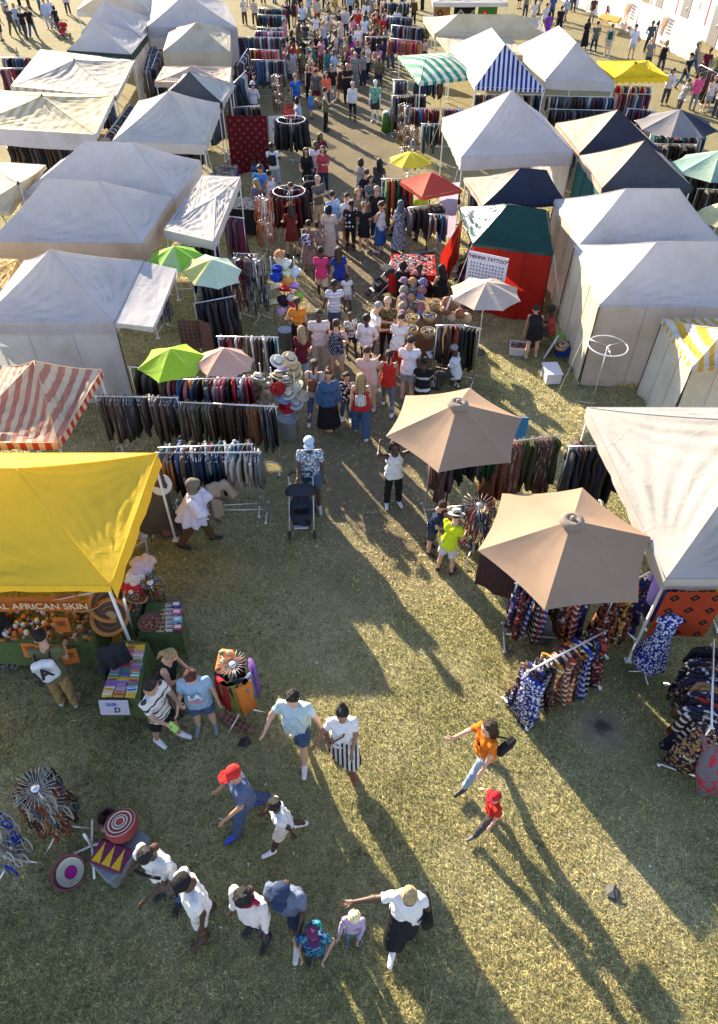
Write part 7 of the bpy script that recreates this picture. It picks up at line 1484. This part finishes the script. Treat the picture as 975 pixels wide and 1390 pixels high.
for k in range(n): a = 2*math.pi*k/n; top.append((.34*math.cos(a)*(1-.18*abs(math.sin(a))), .095*math.sin(a)))
for z in (0, .05): mb.v += [(x, y, z) for x, y in top]
mb.f += [tuple(range(n-1, -1, -1)), tuple(range(n, 2*n))]+[(k, (k+1) % n, n+(k+1) % n, n+k) for k in range(n)]; mb.m += [0]*(n+2); mb.sm += [False]*(n+2)
for i in range(6):
    for s_ in (-1, 1): mb.lathe([(0, .0545), (.026, .0535), (.032, .0505)], (-.2+.08*i, s_*.036, 0), 10, 1)
thing_at(321, 982, 0, mb, 'wooden_board', [plain((.2, .09, .055), .6), plain((.07, .03, .02), .7)], 'oblong carved wooden game board lying on the grass', 'game board', R(-28))
mb = MB(); mb.add([(-.1, -.05, 0), (.0, -.09, .04), (.1, -.02, 0), (.05, .08, .03), (-.06, .07, .0), (0, 0, .06)], [(0, 1, 5), (1, 2, 5), (2, 3, 5), (3, 4, 5), (4, 0, 5)])
thing_at(332, 1008, 0, mb, 'scrap', [BLACK()], 'small black rag on the grass by the game board', 'rag'); 
mb2 = MB(); mb2.v, mb2.f, mb2.m, mb2.sm = list(mb.v), list(mb.f), list(mb.m), list(mb.sm); mb2.add([(-.1, -.05, 0), (.02, -.13, .02), (.1, -.02, .03), (.06, .02, .07)], [(0, 1, 3), (1, 2, 3)])
thing_at(831, 1210, 0, mb2, 'scrap', [plain((.05, .05, .055), .6)], 'crumpled dark rag on the sunny grass at the right', 'rag')
mb = MB(); mb.tube([(-.16, .2, .02), (.16, -.2, .02)], .022, 6); mb.tube([(0, 0, .02), (.03, .03, .25)], .014, 6)
thing_at(697, 963, 0, mb, 'rack_foot', [METAL()], 'silver foot bar in front of the african print rail', 'rack foot')
# litter flecks
for i in range(26):
    mb = MB(); mb.box((0, 0, .006), (.02+.02*rr.random(), .015, .008)); o = thing_at(300+rr.random()*600, 720+rr.random()*560, 0, mb, 'paper_scrap', [plain((.7, .68, .64))], 'tiny white paper scrap on the lawn', 'scrap', rr.random()*3, group='paper scraps on the lawn')

# ---------------------------------------------------------------- prams
def pram(px, py, yaw, c, label, hood=True):
    p = at(px, py, 0); root = empty('pram', p, label, 'pushchair', 'pushchairs', R(yaw)); root.scale = (.88,)*3; fr = plain((.6, .6, .62), .35, .6) 
    for x in (-.26, .26):
        mb = MB(); mb.tube([(x, .5, 1.02), (x, .2, .62), (x, -.35, .2)], .018, 6); mb.tube([(x, .12, .52), (x, .42, .15)], .016, 6); mb.build('frame', fr, root)
    mb = MB(); mb.tube([(-.26, .5, 1.02), (-.2, .58, 1.06), (.2, .58, 1.06), (.26, .5, 1.02)], .024, 8); mb.build('handle', plain((.03, .03, .03), .7), root)
    for x in (-.27, .27):
        for y, r_ in ((-.38, .1), (.42, .14)):
            mb = MB(); M_ = Matrix.Rotation(math.pi/2, 4, 'Y'); mb.lathe([(r_*.75, -.02), (r_, -.022), (r_+.008, 0), (r_, .022), (r_*.75, .02)], (0, 0, 0), 16, M=M_); wl = mb.build('wheel', plain((.025, .025, .025), .8), root, (x, y, r_+.006))
            mb = MB(); mb.lathe([(0, -.012), (r_*.74, -.012), (r_*.74, .012), (0, .012)], (0, 0, 0), 12, M=M_); mb.build('hub', plain((.3, .3, .3), .4), wl)
    V, F = blob([(v3(-.14, .1, .5), v3(.14, .1, .5), .09, .09), (v3(-.14, -.2, .46), v3(.14, -.2, .46), .07, .07), (v3(-.14, .16, .58), v3(-.14, .28, .85), .05, .05), (v3(.14, .16, .58), v3(.14, .28, .85), .05, .05), (v3(0, .16, .58), v3(0, .28, .85), .06, .06), (v3(-.12, -.25, .44), v3(.12, -.32, .3), .05, .06), (v3(-.2, -.2, .5), v3(-.2, .15, .55), .035, .035), (v3(.2, -.2, .5), v3(.2, .15, .55), .035, .035)], .025, .022); obj('seat', mesh_data('seat', V, F, [cloth(c)]), root)
    if hood:
        V, F = blob([(v3(-.14, .2, .8), v3(.14, .2, .8), .2, .2, [(v3(0, .1, .82), v3(0, -.5, -.87))])], .02, .02); obj('hood', mesh_data('hood', V, F, [cloth(dark(c, 1.2))]), root)
    mb = MB(); mb.box((0, .05, .24), (.4, .5, .14), bev=.04); mb.build('basket', cloth(dark(c, .8)), root)
    mb = MB(); mb.box((0, -.36, .33), (.3, .1, .02), bev=.01); mb.build('footrest', fr, root)
pram(411, 713, 2, (.03, .032, .042), 'black pushchair with silver frame pushed over the open lawn')
pram(519, 402, -62, (.03, .032, .04), 'empty black pushchair parked by the centre stall')
pram(411, 82, 6, BK, 'black pram standing alone in the far aisle'); pram(437, 70, -60, (.35, .4, .55), 'pale blue hooded pram in the far aisle'); pram(415, 58, 4, DG, 'dark pram of the pale blue shirt man')
pram(424, 282, 8, BK, 'black pram beside the round rail'); pram(88, 52, -8, (.4, .03, .03), 'red pushchair near the far marquee')

# ---------------------------------------------------------------- boxes, crates, signs
mb = MB(); mb.box((0, 0, .14), (.36, .52, .28), bev=.02); mb.box((0, 0, .29), (.4, .56, .035), bev=.012)
thing_at(747, 514, 0, mb, 'storage_box', [plain((.62, .62, .68), .4)], 'white lidded storage box on the sunny grass by the white tent', 'box', R(4))
def open_box(w_, d_, h_, c, fill=None, label='', px=0, py=0, rz=0, cat='crate', name='crate'):
    mb = MB(); t_ = .018
    for s_ in (-1, 1): mb.box((s_*(w_/2-t_/2), 0, h_/2), (t_, d_, h_)); mb.box((0, s_*(d_/2-t_/2), h_/2), (w_-2*t_, t_, h_)); mb.box((s_*(w_/2+.008), 0, h_-.012), (.016, d_+.03, .024)); mb.box((0, s_*(d_/2+.008), h_-.012), (w_, .016, .024))
    mb.box((0, 0, .012), (w_-2*t_, d_-2*t_, .02))
    if fill:
        for _ in range(70): mb.box(((rr.random()-.5)*(w_-.08), (rr.random()-.5)*(d_-.08), h_*.75+.03*rr.random()), (.04, .05, .03), rz=rr.random()*3, m=1+int(rr.integers(2)), tilt=rr.random()-.5)
    return thing_at(px, py, 0, mb, name, [plain(c, .45)]+([plain(x, .6) for x in fill] if fill else []), label, cat, R(rz))
open_box(.44, .36, .22, (.55, .55, .55), [(.1, .05, .05), (.35, .2, .16)], 'clear grey crate of small trinkets by the bending woman', 703, 478, -12)
open_box(.36, .3, .26, (.02, .06, .4), None, 'bright blue plastic box against the white tent', 764, 480, 10)
mb = MB(); mb.lathe([(0, .02), (.12, .02), (.18, .13), (.19, .13), (.14, 0), (0, 0)], n=20)
for k in range(14): a = k*2.4; mb.lathe([(0, 0), (.04, .02), (.03, .05), (0, .055)], (.1*math.cos(a)*(k/14)**.5, .1*math.sin(a)*(k/14)**.5, .08), 8, 1+k % 3)
thing_at(761, 473, .26, mb, 'basket', [plain((.5, .33, .16), .9), plain((.08, .04, .03)), plain((.55, .5, .45)), plain((.3, .1, .06))], 'round woven basket resting beside the bright blue box', 'basket')
mb = MB(); mb.box((0, 0, .28), (.05, .42, .56), bev=.015); thing_at(741, 482, 0, mb, 'leaning_lid', [plain((.6, .62, .68), .4)], 'white box lid leaning upright beside the bending woman', 'board', R(-28), 0, R(18))  # lid of a storage box stood on edge
V, F = blob([(v3(-.2, .2, .3), v3(.1, -.1, .3), .14, .12), (v3(.1, -.1, .28), v3(.12, -.4, .12), .12, .1)], .03, .03); V[:, 2] += .02*np.sin(V[:, 0]*30+V[:, 1]*20)
tag(obj('cloth', mesh_data('cloth', V, F, [cloth((.22, .4, .1))]), None, at(752, 470, 0)), 'apple green cloth draped over boxes beside the white tent', 'cloth')
mb = MB(); mb.box((0, .03, .25), (.34, .02, .5), tilt=R(-6), bev=.004); thing_at(702, 594, .5, mb, 'panel', [plain((.03, .25, .6), .5)], 'bright blue panel behind the farther tan parasol', 'panel', R(-8))
cr = [('lowest', 0), ('middle', 1), ('top', 2)]
for nm, k in cr: open_box(.55, .38, .24, (.6, .09, .04), None, f'{nm} orange red crate of the row by the white board', 393, 166-8*k, 2)
def board(px, py, w_, h_, rz, c, label, cat='sign', z=0.0, tilt=-12, fill=None):
    mb = MB(); mb.box((0, 0, h_/2), (w_, .025, h_), tilt=R(tilt))
    return thing_at(px, py, z, mb, 'sign_board', [plain(c, .5)], label, cat, R(rz))
sb = board(376, 196, .55, 1.1, 8, (.66, .62, .64), 'white easel board with pink pictures near the red carpet')
mb = MB()
for k in range(5): mb.lathe([(0, .001), (.09, .0)], (0, 0, 0), 10, 0) if False else mb.box(((-.1, .1, -.05, .12, 0)[k], -.02+.075*(k-2)*-.2*0+(-.14 if k < 0 else 0)-.005*k, .3+.16*k), (.16, .006, .13), tilt=R(-12))
mb.build('picture', [plain((.42, .2, .24), .6)], sb)
mb = MB(); mb.box((0, 0, .5), (.45, .35, .03), bev=.01)
for x in (-.18, .18):
    for y in (-.13, .13): mb.tube([(x, y, 0), (x, y, .49)], .012, 5)
thing_at(379, 201, 0, mb, 'side_table', [WHITEMETAL()], 'small white side table by the easel board', 'table')
mb = MB(); mb.box((0, 0, .48), (.36, .3, .025), bev=.01); mb.box((.02, 0, .496), (.22, .2, .004), m=1)
for x in (-.15, .15): mb.tube([(x, -.12, 0), (-x, .12, .47)], .012, 5, 2); mb.tube([(x, .12, 0), (-x, -.12, .47)], .012, 5, 2)
thing_at(588, 503, 0, mb, 'stool', [plain((.6, .6, .64)), plain((.2, .25, .4)), METAL()], 'white folding stool with a printed sheet near the tan parasol', 'stool', R(14))
V, F = blob([(v3(-.1, 0, .15), v3(.1, 0, .15), .12, .12), (v3(-.06, 0, .28), v3(.06, 0, .28), .05, .05)], .02, .025); tag(obj('bag', mesh_data('bag', V, F, [cloth(BK)]), None, at(602, 512, 0)), 'black bag on the grass beside the white stool', 'bag')
# henna sign
A_, B_ = at(636, 338, 1.85), at(689, 349, 1.85); mid = (A_+B_)/2; ang = math.atan2(B_[1]-A_[1], B_[0]-A_[0]); W_ = np.linalg.norm(B_-A_)
mb = MB(); mb.box((0, 0, -.42), (W_, .02, .84)); o = mb.build('sign_board', plain((.68, .66, .70), .5), None, (mid[0]-.02, mid[1]-.30, mid[2]+.10), (R(-8), 0, ang)); tag(o, 'white henna tattoo sign with dark design drawings on the red wall', 'sign')
lettering('"HENNA TATTOO"', W_*.118, plain((.12, .02, .05), .6), o, Matrix.Translation((0, -.0125, -.12)) @ Matrix.Rotation(math.pi/2, 4, 'X'), .004)
mb = MB(); r = np.random.default_rng(8)
for i in range(11):
    for j in range(6):
        x, z = -W_*.4+W_*.8*i/10, -.28-.085*j; pts = [(x+.028*math.cos(k*1.7+i)*(1-k/9), -.0125, z+.03*math.sin(k*1.7+j)*(1-k/9)) for k in range(7)]; mb.tube(pts, .006, 4)
mb.build('henna_design', plain((.06, .03, .03), .6), o)
# step ladder, framed mirror, drums by the yellow tent
root = empty('step_ladder', at(214, 712, 0), 'grey folding step ladder beside the yellow tent', 'ladder', None, R(-32))
for y0, y1 in ((-.3, 0), (.32, 0)):
    for x in (-.2, .2): mb = MB(); mb.box((x*.9, y0/2, .42), (.035, .03, .92), tilt=math.atan2(y0, .84)); mb.build('rail', plain((.42, .43, .45), .4, .4), root)
for k in range(3): mb = MB(); mb.box((0, -.3+.1*(k+1), .22+.24*k), (.38, .16, .03), bev=.006); mb.build('tread', plain((.3, .3, .32), .5), root)
mb = MB(); mb.box((0, 0, .26), (.4, .03, .5), tilt=R(-35)); mb.box((0, -.014, .26), (.33, .02, .42), tilt=R(-35), m=1)
thing_at(234, 724, 0, mb, 'picture_frame', [BLACK(), plain((.12, .045, .02), .5)], 'black framed brown picture standing on the grass', 'picture frame', R(18))
mb = MB(); mb.lathe([(0, 0), (.17, 0), (.19, .01), (.19, .03), (.17, .04), (0, .035)], n=24); mb.lathe([(0, .042), (.05, .041)], (.06, .02, 0), 10, 1); thing_at(219, 658, 1.35, mb, 'drum', [plain((.62, .55, .46), .6), plain((.25, .03, .02))], 'pale hand drum with a red emblem hanging by the yellow tent', 'drum', 0, R(58), R(20))
mb = MB()
for k in range(8): mb.tube([(.15*math.cos(k*.5), -.1+.03*k, .1+.45*(k % 2)), (.1, .05+.02*k, .3), (-.12, -.05+.03*k, .2+.4*((k+1) % 2))], .016, 5)
thing_at(194, 752, 0, mb, 'cable_bundle', [plain((.5, .48, .46))], 'bundle of pale bent canes beside the step ladder', 'canes')
bf_v = at(283, 700, 1.0); V, F = blob([(v3(-.05, 0, .2), v3(.22, 0, .24), .07, .07), (v3(.02, 0, .1), v3(0, .03, -.45), .12, .14), (v3(.24, 0, .2), v3(.36, 0, -.05), .08, .07)], .025, .022); V[:, 1] += .02*np.sin(V[:, 0]*35); tag(obj('jacket', mesh_data('jacket', V, F, [cloth((.3, .23, .16))]), None, at(290, 672, 1.0), (0, 0, R(10))), 'beige jacket held out by the poncho vendor', 'jacket')
# mannequin with green top in the aisle
root = empty('mannequin', at(509, 166, 0), 'white mannequin in green top and dark capri trousers at the aisle', 'mannequin', None, R(-12)); fg = Fig(POSES['relax'])
V, F, M_ = fg.body(.028, False, True); obj('body', mesh_data('body', V, F, [plain((.7, .69, .67), .4)], smooth=True), root)
for nm, (V, F), m_ in (('shirt', fg.top(.028, 'tee'), cloth((.04, .2, .12), 'floral', (.2, .4, .3))), ('trousers', fg.legs(.028, 'shorts', .03), cloth((.05, .045, .045)))): obj(nm, mesh_data(nm, V, F, [m_]), root)
# bin under the hats, green bin
mb = MB(); mb.lathe([(0, .01), (.17, .01), (.2, .55), (.22, .56), (.2, .56), (.19, .5), (0, .5)], n=14); thing_at(393, 594, 0, mb, 'plastic_bin', [plain((.3, .34, .38), .4)], 'grey plastic bin under the largest white hat', 'bin')
mb = MB(); mb.lathe([(0, .01), (.17, .01), (.2, .5), (.22, .5), (.19, .5), (0, .46)], n=14); thing_at(389, 470, 0, mb, 'plastic_bin', [plain((.32, .35, .36), .4)], 'grey plastic tub below the coloured bucket hats', 'bin')
mb = MB(); mb.lathe([(0, 0), (.28, 0), (.24, .75), (.2, .78), (.2, .82), (0, .83)], n=14, mfun=lambda i, j: 1 if i > 2 else 0); thing_at(526, 178, 0, mb, 'barrel', [plain((.06, .16, .025), .7), plain((.6, .58, .54))], 'green cloth covered barrel at the end of the awning rails', 'barrel')
mb = MB(); mb.box((0, 0, .35), (.3, .25, .025)); mb.box((0, .1, .7), (.3, .02, .35), bev=.01)
for x in (-.13, .13):
    for y in (-.1, .1): mb.tube([(x, y, 0), (x, y, .35 if y < 0 else .85)], .013, 5)
thing_at(157, 520, 0, mb, 'chair', [plain((.03, .04, .07), .5)], 'dark folding chair against the white tent wall', 'chair', R(10))

# ---------------------------------------------------------------- banner fence and cabins at the top right
bl, br = at(742, -6, 0), at(944, 86, 0); e = br-bl; L = np.linalg.norm(e); ang = math.atan2(e[1], e[0])
root = empty('banner_fence', (bl+br)/2, 'white banner fence with printed pictures at the top right', 'fence', None, ang)
for k in range(7): mb = MB(); mb.tube([(-L/2+L*k/6, .04, 0), (-L/2+L*k/6, .04, 2.15)], .03, 6); mb.build('post', METAL(), root)
wm = canvas((.72, .68, .68), transl=.35)
for k in range(3): g = [strip((-L/2+L*k/3+.03, 0, 2.0-.06*k), (-L/2+L*(k+1)/3-.03, 0, 1.95-.05*k), 1.85, 20, 0, 0, k, .05)]; obj('banner', grid_mesh('banner', g, [wm]), root)
for x in (-L/2+L*.60, L*.31):
    P_ = [(v3(x, -.06, 1.45), v3(x+.15, -.06, 1.3), .13, .16), (v3(x+.05, -.06, 1.2), v3(x-.1, -.06, .7), .12, .08), (v3(x+.28, -.06, 1.55), v3(x+.3, -.06, 1.5), .09, .09), (v3(x-.1, -.06, 1.3), v3(x-.25, -.06, 1.0), .06, .05)]
    V, F = blob(P_, .02, .035); V[:, 1] = -.06+(V[:, 1]+.06)*.04; obj('printed_figure', mesh_data('printed_figure', V, F, [plain((.45, .16, .06), .6)]), root)
    mb = MB()
    for k in range(5): mb.box((x+.75, -.062, 1.55-.17*k), (.55-.1*(k % 2), .006, .1 if k < 2 else .06))
    mb.build('printed_text', plain((.1, .1, .12), .6), root)
    mb = MB()
    for k in range(5): mb.box((x+.2+.18*k, -.062, .3), (.15, .006, .16), m=k % 4)
    mb.build('printed_logo', [plain((.5, .03, .03)), plain((.04, .08, .3)), plain((.6, .3, .04)), plain((.05, .3, .1))], root)
cb, ce = at(880, 8, 0), at(990, 80, 0); e = ce-cb; ang2 = math.atan2(e[1], e[0]); nrm = np.array((-e[1], e[0], 0))/np.linalg.norm(e)
Lc = np.linalg.norm(e)/3
for k in range(3):
    c = cb+e*(k+.5)/3+nrm*1.25; root = empty('portable_cabin', c, ['white cabin with dark doorway farthest up the fair edge', 'white cabin with red stripe in the middle of the row', 'white cabin with grey door nearest the right edge'][k], 'cabin', 'white portable cabins', ang2)
    mb = MB(); mb.box((0, 0, 1.3), (Lc-.08, 2.4, 2.6), bev=.03); mb.build('wall', plain((.62, .60, .58), .5), root)
    mb = MB(); mb.box((-.1*Lc, -1.21, 1.05), (Lc*.28, .05, 2.0)); d = mb.build('door', plain((.12, .12, .125), .5), root)
    mb = MB(); mb.tube([(-.1*Lc+.3, -1.26, 1.0), (-.1*Lc+.3, -1.26, 1.2)], .02, 6); mb.build('handle', METAL(), d)
    mb = MB(); mb.box((-.42*Lc, -1.215, 1.3), (.18, .03, 2.3)); mb.build('red_stripe', plain((.45, .02, .03), .5), root)
    mb = MB(); mb.box((.3*Lc, -1.215, 1.6), (.3, .03, .4)); mb.build('notice', plain((.55, .2, .14), .5), root)
    mb = MB(); mb.box((0, 0, 2.63), (Lc, 2.55, .08), bev=.02); mb.build('roof', plain((.5, .5, .5), .5), root)
